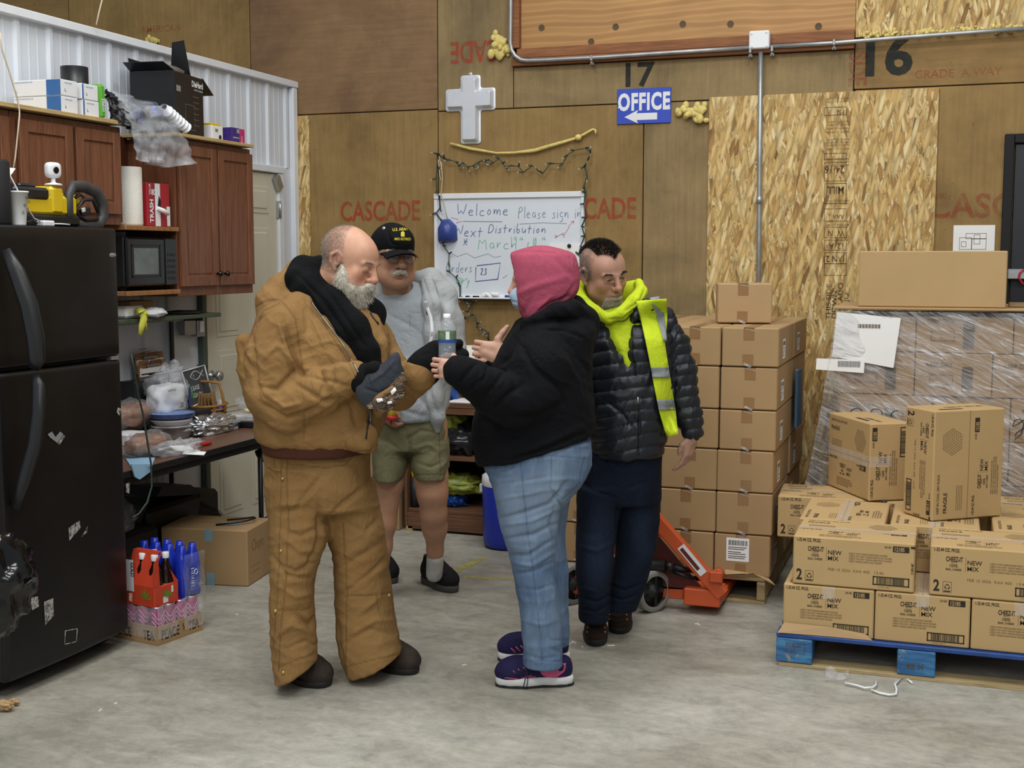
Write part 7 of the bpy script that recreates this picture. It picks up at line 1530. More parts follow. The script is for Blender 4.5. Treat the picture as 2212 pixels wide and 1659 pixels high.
# beard: a sculpted mass plus hairs
sd=Sdf(); sd.fr=(hc,MA,kA)
sd.ell((0,.070,-.098),(.048,.042,.045),.03); sd.ell((0,.060,-.125),(.040,.036,.034),.03); sd.ell((0,.092,-.080),(.030,.018,.022),.02)
for s_ in (-1,1): sd.ell((s_*.050,.048,-.072),(.019,.034,.026),.015); sd.chain([(s_*.064,.020,-.02),(s_*.060,.032,-.055),(s_*.045,.055,-.085)],[.015,.022,.028],.02); sd.chain([(0,.110,-.047),(s_*.018,.103,-.052),(s_*.030,.090,-.068)],[.0085,.009,.010],.008)
sd.fr=None
beard=cloth(fa,sd,'beard','hair_white',pa_,.0035,noise=((28,.006),(70,.004)),label='full white beard and moustache')
hairstrands(beard,beard,'beard_hair','hair_white',lambda co,no:hq(fa,hc,MA,kA,co)[:,2]>-9,9000,.020,.00055,lambda P,N_,rs:N_*.45+A((.1,-.1,-.8))+rs.normal(0,.3,P.shape),3)
# black hood and scarf inside
sd=Sdf(); fa.pchain(sd,[(638,600,-.01,24),(655,580,.06,24),(690,590,.05,30),(675,625,-.04,32),(715,660,-.10,34),(760,712,-.15,36),(790,760,-.17,26),(806,810,-.18,20),(816,850,-.175,12)],.03)
fa.pchain(sd,[(690,580,.15,28),(760,640,.14,40),(800,680,.02,32),(800,740,-.06,30)],.03); fa.pchain(sd,[(640,600,.05,24),(650,640,-.02,26)],.03)
scarf=cloth(fa,sd,'black_hoodie','fleece_black',pa_,.006,folds=[([(640,590),(700,650),(760,740)],5,-.008),([(665,570),(730,660),(790,750)],5,-.008),([(655,610),(700,670),(770,770)],4,.007),([(790,690),(815,800)],5,-.006)],noise=((12,.006),),label='black hooded sweatshirt inside the jacket')
# jacket
sd=Sdf()
sd.loft(fa.rows([(585,640,700,.10,.05),(625,598,745,.06,.11),(650,575,790,.05,.16),(680,556,822,.03,.19),(720,545,838,0,.21),(760,540,844,0,.23),(800,540,847,0,.24),(850,545,844,0,.25),(900,550,836,0,.25),(935,553,822,0,.25),(955,560,812,0,.24)]),2.4,.03,cap=.03)
fa.pchain(sd,[(655,668,-.06,42),(612,715,-.14,58),(592,780,-.17,60),(592,850,-.19,60),(625,880,-.21,54),(690,850,-.25,45),(735,825,-.27,37),(766,812,-.285,31)],.018)
fa.pchain(sd,[(530,740,.10,22),(545,800,.10,25),(560,860,.08,30)],.05)
fa.pchain(sd,[(820,730,.10,30),(842,800,.02,36),(862,842,-.06,40),(885,822,-.14,38),(905,812,-.2,36)],.03)
fa.pchain(sd,[(690,572,.19,18),(645,588,.15,26),(612,625,.09,34),(590,655,.04,40)],.03)   # hood behind the neck
fa.pchain(sd,[(645,590,.06,14),(652,615,-.02,15),(672,650,-.09,15),(705,695,-.155,13),(740,745,-.19,12),(770,800,-.205,11),(800,850,-.20,11),(818,890,-.18,12)],.012)
fa.pchain(sd,[(808,690,-.05,10),(822,740,-.09,12),(828,800,-.12,12),(828,860,-.13,12)],.02)
fa.pchain(sd,[(770,955,-.205,18),(792,940,-.185,18),(798,965,-.175,14)],.03)
# opening for the black hoodie
fa.pchain(sd,[(735,640,-.10,44),(775,700,-.17,34),(795,745,-.2,26),(812,800,-.21,15),(818,840,-.21,8)],.012,'s')
sd.half(fa.P(640,985,0),fa.P(640,985,0)-fa.P(640,900,0),.01)
FJ=[([(618,655),(560,690),(540,740)],5,-.006),([(612,700),(640,790),(655,812)],9,-.016),([(600,690),(628,780),(640,800)],8,.012),([(570,775),(600,745),(640,800)],7,.008),([(640,800),(600,840),(560,835)],8,-.012),([(650,810),(720,825),(760,838)],7,-.007),([(655,798),(700,800),(760,790)],8,.009),([(640,830),(700,868),(740,862)],8,-.011),([(560,870),(620,905),(690,880)],9,-.014),([(575,850),(615,880),(650,870)],7,.010),([(690,790),(700,830),(690,860)],6,-.008),([(715,795),(722,830),(715,850)],5,-.006),([(560,905),(600,925),(680,930)],8,.006),([(700,700),(720,800),(722,860)],10,-.006),([(650,640),(690,720),(720,780)],9,.007),([(745,860),(700,895),(665,910)],6,-.006),([(545,720),(550,800),(560,870)],8,-.010),([(520,740),(532,780),(545,800)],6,-.008),([(528,760),(545,745)],5,.007),([(860,790),(872,830),(868,860)],6,-.008),([(845,855),(880,870),(900,850)],6,-.007),([(760,880),(770,930)],7,-.006),([(620,930),(640,950)],9,.006),([(580,640),(620,660),(640,690)],8,.005)]
SJ=[([(606,655),(570,672),(542,712)],1.6,-.003),([(548,665),(575,650),(607,650),(640,690),(652,790)],1.8,-.003),([(659,890),(720,852)],1.5,-.002),([(657,890),(657,948)],1.4,-.002),([(795,880),(792,950)],1.6,-.003),([(670,665),(700,700),(752,780),(795,870)],1.5,-.002),([(556,828),(572,858),(588,868)],1.5,-.002)]
jack=cloth(fa,sd,'jacket','duck',pa_,.0052,FJ,noise=((5,.005),(13,.002)),seams=SJ,wr=((7,24,.0035,-35),(12,34,.002,20)),attrs={'fade':lambda px,V,W_,N_:np.clip(.35*vnoise(W_*9)+.15,0,1)},label='tan duck canvas hooded work jacket')
# ribbed hem and trousers
sd=Sdf(); sd.loft(fa.rows([(938,562,812,0,.238),(950,566,810,0,.236),(962,569,806,0,.232),(974,571,800,0,.228)]),2.4,.02,cap=.008); fa.pchain(sd,[(770,968,-.2,10),(790,966,-.17,10)],.02)
rib=cloth(fa,sd,'knit_hem','rib_brown',pa_,.006,noise=((10,.003),),label='dark brown knitted hem band')
sd=Sdf(); fa.pchain(sd,[(762,955,-.21,17),(786,960,-.20,17),(800,950,-.185,14)],.02); sd.half(fa.P(700,979,0),fa.P(640,985,0)-fa.P(640,900,0),.006); obj_=cloth(fa,sd,'hem_tab','duck',pa_,.005,noise=((10,.003),),seams=[([(748,975),(805,974)],1.4,-.002)])
sd=Sdf()
sd.loft(fa.rows([(955,569,799,.02,.20),(1000,574,798,.01,.20),(1050,577,797,0,.19),(1095,580,800,.0,.17)]),2.3,.03)
sd.loft(fa.rows([(1040,576,706,-.05,.15),(1100,580,708,-.06,.14),(1150,580,712,-.07,.135),(1200,582,694,-.08,.125),(1250,583,680,-.08,.115),(1300,582,677,-.08,.11),(1350,585,681,-.08,.11),(1400,588,683,-.08,.115),(1440,592,684,-.08,.12),(1478,597,668,-.08,.125)]),2.2,.03,cap=.01)
sd.loft(fa.rows([(1040,690,806,.04,.16),(1100,698,822,.05,.14),(1150,706,832,.06,.135),(1200,718,838,.06,.13),(1250,722,844,.06,.13),(1300,724,850,.07,.13),(1350,724,858,.07,.135),(1400,730,868,.07,.14),(1440,742,876,.07,.15),(1464,752,878,.07,.15)]),2.2,.03,cap=.01)
def cutline(sd,p,q,d,lo,hi):
    a,b=fa.P(p[0],p[1],d),fa.P(q[0],q[1],d); u=b-a; n=A((u[2],0,-u[0])); n*=(1 if n[2]<0 else -1); sd.half(a,n,.006,lo,hi)
xm=fa.P(708,1400,0)[0]; cutline(sd,(597,1484),(684,1434),-.15,A((-.5,-.5,-.1)),A((xm,.5,.22))); cutline(sd,(745,1470),(876,1414),-.0,A((xm,-.5,-.1)),A((.6,.5,.25)))
FT=[([(700,1020),(640,1100),(600,1110)],9,-.010),([(690,1050),(650,1090),(600,1090)],9,.008),([(800,1040),(740,1090),(700,1130)],9,-.009),([(690,1080),(690,1170),(660,1230)],8,-.012),([(600,1140),(650,1160),(700,1130)],8,-.008),([(610,1160),(650,1190),(690,1190)],9,.008),([(680,1215),(640,1235),(600,1220)],7,-.009),([(585,1200),(620,1245),(675,1250)],7,-.008),([(590,1260),(640,1290),(675,1280)],8,.007),([(640,1330),(670,1350),(680,1330)],8,-.012),([(590,1380),(630,1350),(680,1370)],8,.008),([(620,1400),(660,1385),(684,1395)],6,-.008),([(730,1120),(790,1150),(820,1120)],8,-.008),([(730,1230),(780,1200),(830,1170)],9,-.007),([(730,1290),(800,1240),(830,1210)],7,-.008),([(770,1330),(820,1290)],8,.008),([(740,1390),(800,1360),(850,1370)],9,-.007),([(760,1370),(810,1340),(850,1340)],8,.007),([(728,1340),(735,1400),(745,1450)],7,-.006),([(850,1280),(858,1340)],6,-.006)]
ST=[([(620,960),(618,1040),(622,1120),(618,1250),(608,1340),(600,1450)],1.5,-.003),([(608,960),(604,1100),(600,1250),(590,1400)],1.3,-.002),([(600,1318),(660,1318),(672,1312)],1.4,-.003),([(744,1288),(812,1286),(850,1280)],1.5,-.003),([(742,1130),(748,1280),(746,1460)],1.4,-.002),([(604,1000),(700,1010),(745,1005),(760,985)],1.5,-.003),([(815,1285),(818,1320)],1.3,-.002),([(855,1285),(862,1350),(868,1420)],1.3,-.002),([(600,1442),(680,1410)],1.4,-.002),([(748,1440),(870,1410)],1.4,-.002),([(590,1008),(594,960)],1.3,-.002)]
trA=cloth(fa,sd,'trousers','duck',pa_,.0058,FT,noise=((5,.004),(15,.0015)),seams=ST,wr=((6,20,.0035,10),(12,30,.002,-30)),attrs={'fade':lambda px,V,W_,N_:np.clip(.55*vnoise(W_*6)+.35,0,1)},label='tan duck canvas work trousers with brass snaps')
for q in ((611,1034),(607,1190),(595,1320),(612,1453),(840,1286),(869,1417)):
    p=surf(trA,q[0],q[1],-.001)
    if p is not None: b=MB('snap'); b.ball(p,(.0085,.0085,.0085),12,8); obj('snap',b,trA)
onsurf('hammer_loop',trA,[(582,1010),(600,1016),(608,1016)],.008,'duck',trA,.0,6,.5)
onsurf('zipper',jack,[(672,652),(702,692),(740,742),(772,800),(802,858),(812,880)],.0028,'zip_steel',jack,.003)
onsurf('zipper',jack,[(799,878),(796,915),(790,948)],.003,'zip_black',jack,.001)
onsurf('zipper_pull',jack,[(800,885),(801,900),(800,912)],.006,'zip_steel',jack,.004,6,.5)
onsurf('drawstring',jack,[(684,640),(690,655),(700,670),(714,688)],.0035,'zip_black',jack,.004)
onsurf('drawstring',jack,[(800,676),(808,688),(818,700)],.0035,'zip_black',jack,.004)
# boots
tR=fa.FL(712,1484); hR=fa.FL(606,1462); tL=fa.FL(902,1456); hL=fa.FL(790,1436)
boot(fa,pa_,'boot','boot_grey','sole_black',tR[:2],hR[:2],.058,.13,.026,.17,label='dark scuffed work boot'); boot(fa,pa_,'boot','boot_grey','sole_black',tL[:2],hL[:2],.055,.13,.026,.17,label='dark scuffed work boot')
# gloves: near hand holding the camo glove, far mitten hand
sd=Sdf(); fa.pchain(sd,[(762,812,-.285,27),(785,818,-.29,30),(812,826,-.29,28)],.02); fa.pchain(sd,[(785,800,-.30,14),(808,798,-.33,15),(832,800,-.33,10)],.012)
fa.pchain(sd,[(800,835,-.28,18),(830,845,-.29,14),(850,852,-.29,10)],.012)
g1=cloth(fa,sd,'near_glove','mitten',pa_,.004,[([(790,812),(815,812),(832,808)],4,-.008),([(770,795),(768,830)],5,-.003)],noise=((16,.003),),label='black fleece glove')
b=MB('black_plastic'); p=surf(g1,782,783,.002); 
sd=Sdf(); fa.pchain(sd,[(900,815,-.16,34),(916,797,-.18,35),(930,778,-.19,29),(942,754,-.19,17)],.03); fa.pchain(sd,[(925,780,-.18,26),(940,764,-.18,20),(955,752,-.15,14),(965,745,-.12,10)],.02)
fa.pchain(sd,[(935,780,-.16,18),(970,775,-.10,16),(995,772,-.08,15),(1002,765,-.08,12)],.015); fa.pchain(sd,[(965,750,-.10,12),(992,742,-.08,10)],.012)
g2=cloth(fa,sd,'far_glove','mitten',pa_,.0045,[([(905,770),(930,760)],6,-.004)],noise=((14,.004),),label='black fleece mitten')
# ================= camouflage glove he holds =================
fig=fa
t_=thing('camo_glove','loose black and camouflage glove held by the bearded man','glove',tuple(fa.W(fa.P(820,840,-.33))))
sd=Sdf(); fa.pchain(sd,[(795,845,-.335,26),(822,825,-.34,28),(845,800,-.34,20),(854,775,-.345,10),(857,764,-.345,4)],.02,sq=((0,1,0),.45)); fa.pchain(sd,[(800,860,-.33,22),(835,848,-.335,22),(858,825,-.34,14),(862,800,-.335,9)],.015,sq=((0,1,0),.45))
cloth(fa,sd,'cuff','liner_grey',t_,.004,[([(790,840),(820,850),(845,835)],4,-.008),([(800,825),(830,805),(850,780)],5,.006)],noise=((18,.004),),label='smooth black inside of the cuff')
sd=Sdf(); fa.pchain(sd,[(803,872,-.34,14),(830,868,-.348,22),(855,846,-.35,18),(866,822,-.35,10),(868,808,-.345,6)],.012,sq=((0,1,0),.4))
cloth(fa,sd,'camo_palm','camo',t_,.004,[([(810,860),(835,856),(850,840)],4,-.006)],noise=((20,.004),),label='camouflage patterned palm')
sd=Sdf(); fa.pchain(sd,[(786,838,-.335,4),(782,855,-.335,5),(800,876,-.335,5)],.006); cloth(fa,sd,'white_piping','paper',t_,.003,noise=(),label='white torn lining')

cp_=[o for o in t_.children if o.name.startswith('camo_palm')][0]
for a_,b_ in (([(812,862),(816,870)],[(824,858),(828,866)]),([(843,846),(847,854)],[(853,836),(857,843)]),([(836,868),(838,874)],[(846,866),(848,871)])): drape('white_patch',cp_,a_,b_,'paper',cp_,.004,2,2,th=.002)
drape('brown_strap',cp_,[(806,858),(812,868)],[(848,832),(854,841)],'cardboard_dark',cp_,.003,8,2,th=.002)
# ================= person W: woman in black hoodie, pink hood, light jeans =================
fig=Figure(4.84,1160); hw=fig.P(1168,606,.02); HKw=A((1.05,1.06,1.05)); sd=Sdf(); MW,kW=headsdf(sd,fig,hw,-86,8,0,HKw,dict(nose=1.,closed=0))
sd.cone(headpt(hw,MW,kW,(0,-.03,-.05)),fig.P(1190,720,0),.055,.07,.03); fig.pchain(sd,[(1185,730,0,50),(1170,850,0,100),(1160,940,0,100)],.04)
fig.pchain(sd,[(1185,760,-.14,30),(1115,870,-.2,28),(1020,815,-.33,16)],.02); fig.pchain(sd,[(1150,730,.16,28),(1110,830,.18,26),(1100,775,.1,17)],.02)
fig.pchain(sd,[(1160,1040,-.07,45),(1150,1230,-.08,28),(1165,1420,-.08,20)],.04); fig.pchain(sd,[(1180,1040,.08,35),(1182,1230,.1,22),(1192,1380,.12,18)],.04)
c1=fig.P(1000,801,-.35); M1=np.array([(0.05,.12,.99),(-.97,.2,.08),(-.15,-.97,.1)]); handsdf(sd,c1,M1,.98,(28,62,45),.05,[(.03,.02,-.008),(.05,.045,-.02),(.05,.072,-.03),(.045,.09,-.035)])
c2=fig.P(1094,766,.03); M2=np.array([(.12,.1,.98),(-.98,.05,.1),(-.1,-.98,.05)]); handsdf(sd,c2,M2,1.15,(38,75,55),.05,[(.03,.03,.0),(.05,.035,-.0),(.075,.022,.0),(.096,.008,.0)])
hfw=hfine(hw,.15,.004); 
for i in (0,1,2):
    for c in (c1,c2): hfw[i].append((c[i]-.13,c[i]+(.03 if i==0 else .09),.004))
pw=body(fig,sd,'skin_w','woman in a black hoodie, pink hood and light jeans holding a water bottle',skinattrs((hw,MW,kW)),hfw)
eyes(fig,hw,MW,kW,pw,'#5a4a3a')
b=MB('zip_steel'); p=fig.W(c1+(A((-.008,.094,.004))*.98)@M1); b.tube([p+fig.M.T@ (A((0,math.cos(a),math.sin(a)))*.0105) for a in np.linspace(0,6.28,13)],.0016,5); obj('ring',b,pw,'silver finger ring')
# mask
fabric('mask_blue','#a9c3d8',.8,.04,9,300,.2); sd=Sdf(); sd.fr=(hw,MW,kW); sd.ell((0,.078,-.055),(.046,.040,.046),.02); sd.ell((0,.100,-.035),(.018,.022,.016),.02); sd.fr=None
cloth(fig,sd,'face_mask','mask_blue',pw,.004,[([(1100,650),(1118,655)],3,-.004),([(1104,662),(1120,668)],3,-.004)],noise=((20,.002),),label='pale blue surgical mask')
# pink hood
sd=Sdf(); sd.loft(fig.rows([(533,1148,1196,.02,.04),(538,1112,1222,.02,.085),(548,1096,1242,.02,.11),(570,1096,1250,.02,.125),(600,1099,1254,.02,.13),(625,1104,1249,.02,.13),(645,1109,1238,.02,.125),(662,1116,1218,.02,.12),(678,1124,1192,.02,.11),(694,1134,1165,.02,.10)]),2.2,.02,cap=.03)
sd.ell(fig.P(1102,610,.02),(.055,.085,.125),.01,'s',np.array([(1,0,.2),(0,1,0),(-.2,0,1)])/1.02)
cloth(fig,sd,'pink_hood','pink_fleece',pw,.005,[([(1110,640),(1150,620),(1220,600)],10,.006),([(1230,640),(1190,655),(1160,672)],6,-.009),([(1245,610),(1215,650),(1180,690)],6,-.006),([(1200,560),(1240,600)],10,-.005),([(1150,640),(1130,680)],7,-.006),([(1190,640),(1150,680)],5,.006)],noise=((8,.006),(22,.002)),seams=[([(1103,552),(1106,600),(1113,640),(1138,686)],1.6,-.002),([(1100,548),(1140,541),(1200,545)],1.3,-.001)],attrs={'fade':lambda px,V,W_,N_:0*px[:,0]},label='faded pink hood pulled up')
# black hoodie
sd=Sdf(); sd.loft(fig.rows([(668,1150,1262,.04,.10),(690,1128,1284,.03,.15),(715,1105,1290,.02,.19),(750,1082,1284,.01,.205),(790,1064,1280,0,.21),(830,1048,1281,0,.215),(870,1032,1284,0,.22),(910,1020,1284,0,.22),(950,1018,1280,0,.22),(985,1026,1272,0,.215),(1012,1034,1262,0,.21)]),2.3,.03,cap=.03)
fig.pchain(sd,[(1178,735,-.10,52),(1168,790,-.17,60),(1148,850,-.19,60),(1110,872,-.21,52),(1060,846,-.27,45),(1022,820,-.325,38),(997,805,-.345,31),(990,802,-.35,29)],.022)
fig.pchain(sd,[(1140,720,.12,38),(1095,790,.17,34),(1085,800,.12,26),(1052,782,.06,22)],.02)
fig.pchain(sd,[(1136,700,-.10,13),(1160,690,-.13,16),(1200,672,-.12,18),(1235,668,-.08,20),(1262,682,-.02,20),(1274,700,.02,22)],.012); fig.pchain(sd,[(1190,665,.10,18),(1240,660,.06,22),(1268,690,.02,24),(1274,722,.02,18)],.02)
fig.pchain(sd,[(1262,745,-.05,14),(1240,728,-.12,12),(1190,712,-.17,8)],.012)
p_,q_=fig.P(1034,1013,-.1),fig.P(1278,944,-.1); u=q_-p_; sd.half(p_,A((u[2],0,-u[0])),.01)
cloth(fig,sd,'hoodie','black_cotton',pw,.0055,[([(1125,745),(1150,790),(1200,830),(1225,880)],8,-.010),([(1120,740),(1105,770),(1080,790)],7,-.008),([(990,830),(1015,800),(1030,785)],6,-.008),([(1010,850),(1045,815),(1055,790)],7,-.010),([(1035,870),(1070,835),(1090,800)],8,-.010),([(1060,890),(1100,850),(1130,830)],9,-.011),([(1025,840),(1050,800)],5,.008),([(1050,860),(1085,820)],6,.008),([(1100,900),(1160,900),(1210,870)],12,-.018),([(1050,910),(1090,930),(1150,950)],12,-.010),([(1100,985),(1180,960),(1270,915)],9,.008),([(1080,1000),(1160,975),(1270,935)],6,-.009),([(1060,700),(1140,690)],6,.004),([(1150,700),(1200,690),(1250,695)],6,-.010),([(1170,712),(1220,712),(1262,730)],6,-.008),([(1230,740),(1270,800),(1278,860)],9,-.007),([(1215,760),(1250,830),(1258,900)],9,.006),([(1033,800),(1030,870),(1020,940)],8,-.006)],noise=((6,.005),(15,.002)),seams=[([(988,782),(1000,800),(998,832)],1.6,-.003),([(1120,742),(1150,760),(1180,800)],1.5,-.002),([(1040,1000),(1150,968),(1277,930)],1.5,-.003)],wr=((8,24,.003,-30),),attrs={},label='black hooded sweatshirt')
# jeans
sd=Sdf(); sd.loft(fig.rows([(945,1080,1275,0,.19),(980,1050,1279,0,.205),(1005,1044,1277,0,.205),(1030,1058,1268,0,.20),(1056,1068,1246,0,.19),(1080,1072,1230,0,.17)]),2.2,.03)
sd.loft(fig.rows([(1030,1060,1240,-.07,.13),(1074,1070,1226,-.08,.125),(1100,1074,1210,-.08,.12),(1140,1080,1206,-.08,.118),(1170,1091,1202,-.08,.112),(1200,1099,1198,-.08,.105),(1225,1105,1197,-.08,.10),(1260,1112,1203,-.08,.095),(1310,1120,1208,-.08,.09),(1380,1128,1213,-.08,.087),(1436,1130,1216,-.08,.088)]),2.2,.02,cap=.008)
sd.loft(fig.rows([(1040,1090,1246,.08,.12),(1074,1100,1231,.09,.115),(1142,1120,1222,.1,.11),(1190,1125,1223,.1,.105),(1225,1130,1228,.11,.10),(1328,1145,1229,.12,.09),(1390,1150,1229,.12,.087)]),2.2,.02,cap=.008)
jw=cloth(fig,sd,'jeans','denim_light',pw,.0055,[([(1080,1045),(1130,1040),(1180,1032)],5,-.006),([(1078,1078),(1130,1070),(1170,1062)],5,.006),([(1082,1120),(1130,1108),(1200,1085)],6,-.010),([(1085,1135),(1150,1125),(1205,1100)],5,.007),([(1090,1165),(1150,1155),(1205,1130)],6,-.009),([(1095,1200),(1140,1200),(1195,1165)],6,-.010),([(1104,1215),(1150,1222),(1200,1190)],6,.008),([(1110,1240),(1150,1235),(1195,1215)],5,-.008),([(1200,1090),(1190,1130),(1200,1180)],6,-.009),([(1225,1040),(1205,1070),(1190,1085)],7,-.012),([(1190,1060),(1215,1095),(1222,1120)],5,-.008),([(1115,1270),(1160,1275),(1200,1262)],5,-.005),([(1125,1340),(1170,1350),(1205,1340)],6,.004),([(1190,1400),(1212,1410)],5,-.005),([(1135,1415),(1170,1425),(1205,1418)],5,-.005)],noise=((7,.003),(18,.0015)),seams=[([(1124,988),(1130,1060),(1140,1150),(1150,1220),(1158,1300),(1168,1380),(1172,1435)],1.5,-.003),([(1050,1005),(1118,996)],1.2,-.002),([(1190,985),(1264,990)],1.6,-.003),([(1192,985),(1189,1055),(1215,1078)],1.3,-.002),([(1264,992),(1250,1045),(1216,1079)],1.3,-.002),([(1150,965),(1270,968)],1.3,-.002),([(1130,1428),(1215,1428)],1.4,-.003),([(1190,1382),(1228,1382)],1.4,-.003)],wr=((5,26,.003,5),),attrs={'fade':lambda px,V,W_,N_:np.clip(np.exp(-(insided(px,[(1080,1060),(1190,1050),(1195,1200),(1110,1190)])/35.)**2*(insided(px,[(1080,1060),(1190,1050),(1195,1200),(1110,1190)])>0))*.55+.4*vnoise(W_*A((9,9,4))),0,1)},label='light blue denim jeans')
def sneaker(toe,heel):
    o=boot(fig,pw,'sneaker','shoe_navy','sole_white',toe,heel,.047,.10,.036,None,label='navy sneaker with pink trim and white sole',top=.115); return o
k1=sneaker(fig.FL(1071,1480)[:2],fig.FL(1236,1478)[:2]); k2=sneaker(fig.FL(1076,1424)[:2],fig.FL(1229,1428)[:2])
drape('collar_pad',k1,[(1165,1445),(1170,1460),(1190,1465)],[(1222,1432),(1222,1450),(1205,1462)],'shoe_pink',k1,.002,6,6)
onsurf('trim_line',k1,[(1090,1464),(1130,1468),(1170,1472),(1220,1462)],.0016,'shoe_pink',k1,.001); onsurf('emblem',k1,[(1126,1466),(1150,1458),(1142,1463),(1158,1462)],.0016,'shoe_pink',k1,.001)
for q in (0,1,2,3): onsurf('lace',k1,[(1112+q*10,1452-q*4),(1122+q*10,1462-q*3)],.002,'lace_navy',k1,.002)
for q in range(4): onsurf('lace',k2,[(1104+q*10,1400-q*3),(1114+q*10,1410-q*3)],.0022,'shoe_pink',k2,.002)
for q in (0,1,2): onsurf('lace',k1,[(1108+q*11,1449-q*4),(1114+q*11,1455-q*4)],.0016,'shoe_pink',k1,.002)
b=MB('lace_navy'); P=[fig.W(fig.P(a,c,-.115)) for a,c in ((1138,1448),(1134,1470),(1130,1486),(1137,1490),(1140,1470),(1140,1450))]; b.tube(P,.0018,5); obj('lace',b,k1)
b=MB('sole_black'); 
for o in (k1,k2): pass
# ================= bottle =================
bt=thing('water_bottle','clear plastic water bottle with a blue label held between them','bottle',tuple(fig.W(fig.P(966,780,-.30)))); c=fig.W(fig.P(966,780,-.30)); s=fig.r(1)
k=N('bottle_plastic',.06); k.color(srgb('#dfe6ea')); k.b.inputs['Alpha'].default_value=.2; k.b.inputs['Specular IOR Level'].default_value=1.; MATS['bottle_plastic']=k.m
k=N('water',.03); k.color(srgb('#5d7484')); k.b.inputs['Alpha'].default_value=.35; k.b.inputs['Specular IOR Level'].default_value=.8; MATS['water']=k.m
b=MB('bottle_plastic'); b.lathe([(0,0),(15*s,0),(17.5*s,3*s),(18*s,10*s)]+[(18*s-(.6*s if i%2 else 0),(12+i*3)*s) for i in range(8)]+[(18.5*s,38*s),(18.5*s,64*s),(17*s,70*s),(12*s,80*s),(7.5*s,86*s),(6.5*s,90*s)],c,24); obj('bottle_body',b,bt)
b=MB('water'); b.lathe([(0,.5*s),(14.5*s,.5*s),(17*s,4*s),(17.2*s,33*s),(0,33*s)],c,24); obj('water',b,bt)
mat('label_blue','#2a4a92',.4); mat('label_green','#5b7553',.5,var=.5,scale=60); b=MB('label_green'); b.lathe([(18.9*s,45*s),(18.9*s,62*s)],c,24); b.use('label_blue'); b.lathe([(18.9*s,38*s),(18.9*s,45*s)],c,24); b.use('white_paint'); b.add([c+A((19.2*s*math.sin(a)*1,-19.2*s*math.cos(a),z*s)) for z in (45,61) for a in (.25,.4,.55,.65)],[(0,1,5,4),(1,2,6,5),(2,3,7,6)]); obj('label',b,bt)
b=MB('white_plastic'); b.lathe([(7.4*s,88*s),(7.6*s,96*s),(0,96.5*s)],c,18); obj('cap',b,bt)
# ================= person C: man in black puffer, neon hoodie and vest =================
fig=Figure(5.30,1340); hk=fig.P(1303,590,-.02); sd=Sdf(); MC,kC=headsdf(sd,fig,hk,30,17,-9,A((1.10,1.08,1.12)),dict(nose=1.05,cheek=.95,jaw=.95,ear=1.1))
sd.cone(headpt(hk,MC,kC,(0,-.02,-.05)),fig.P(1330,705,.03),.058,.07,.03); fig.pchain(sd,[(1345,710,.0,45),(1350,850,0,75),(1350,960,0,70)],.04); fig.pchain(sd,[(1430,710,0,22),(1470,820,0,22),(1493,925,-.02,13)],.02); fig.pchain(sd,[(1290,1010,-.02,35),(1285,1180,-.03,24),(1284,1320,-.02,13)],.03); fig.pchain(sd,[(1380,1010,.03,35),(1370,1180,.03,24),(1345,1300,.05,13)],.03)
ch=fig.P(1494,944,-.03); Mh=np.array([(-.62,-.76,.12),(-.18,.0,-.98),(.76,-.64,-.14)]); handsdf(sd,ch,Mh,.98,None,.05,[(.03,.02,-.006),(.044,.04,-.014),(.046,.062,-.018),(.043,.08,-.02)],fingers=[(15,20,12),(18,24,16),(20,28,18),(24,30,20)])
hf=hfine(hk,.15,.0030)
for i in range(3): hf[i].append((ch[i]-.07,ch[i]+.06,.004) if i<2 else (ch[i]-.2,ch[i]+.02,.004))
hCa=dict(skinattrs((hk,MC,kC)))
def stC(px,V,Wv,N_):
    q=((V-hk)@MC.T)/kC; a=np.clip((.035-q[:,1]-.3*(q[:,2]-.02))/.02,0,1)*np.clip((q[:,2]+.03)/.02,0,1); b_=np.clip((-.040-q[:,2])/.01,0,1)*np.clip((q[:,1]-.03)/.02,0,1)*.3; m=np.exp(-((q[:,2]+.045)/.008)**2)*(q[:,1]>.06)*(np.abs(q[:,0])<.03)*.35; return np.maximum(np.maximum(a,b_),m)*(.75+.3*vnoise(Wv*110))
hCa['stubble']=stC
pc=body(fig,sd,'skin_c','man with a mohawk in a black puffer jacket and neon yellow safety vest',hCa,hf); eyes(fig,hk,MC,kC,pc,'#3a322c',look=(.1,-.4)); lash(fig,hk,MC,kC,pc,'hair_dark'); brow(fig,hk,MC,kC,pc,'hair_dark',110)
def t1(co,no):
    q=hq(fig,hk,MC,kC,co); return (q[:,2]>.055)&(np.abs(q[:,0])<.050-.12*np.clip(q[:,1]-.03,0,1))&(q[:,1]<.078-np.abs(q[:,0])*.9)
hairstrands(pc,pc,'hair','hair_dark',t1,9000,.015,.0007,lambda P,N_,rs:N_*.8+A((0,0,.1))+rs.normal(0,.3,P.shape),5,'short dark spiky top hair')
hairstrands(pc,pc,'side_hair','hair_stubble',lambda co,no:(lambda q:(q[:,2]>.0)&(q[:,2]<.075)&(q[:,1]<.03)&(np.abs(q[:,0])>.045)&(np.abs(q[:,0])<.084))(hq(fig,hk,MC,kC,co)),6000,.0035,.0004,lambda P,N_,rs:N_*.4+A((0,0,-.6))+rs.normal(0,.2,P.shape),6)
hairstrands(pc,pc,'goatee','hair_white',lambda co,no:(lambda q:(q[:,2]<-.066)&(q[:,2]>-.125)&(q[:,1]>.055)&(np.abs(q[:,0])<.036))(hq(fig,hk,MC,kC,co)),6000,.007,.0004,lambda P,N_,rs:N_*.5+A((0,0,-.7))+rs.normal(0,.25,P.shape),7,'short grey goatee')
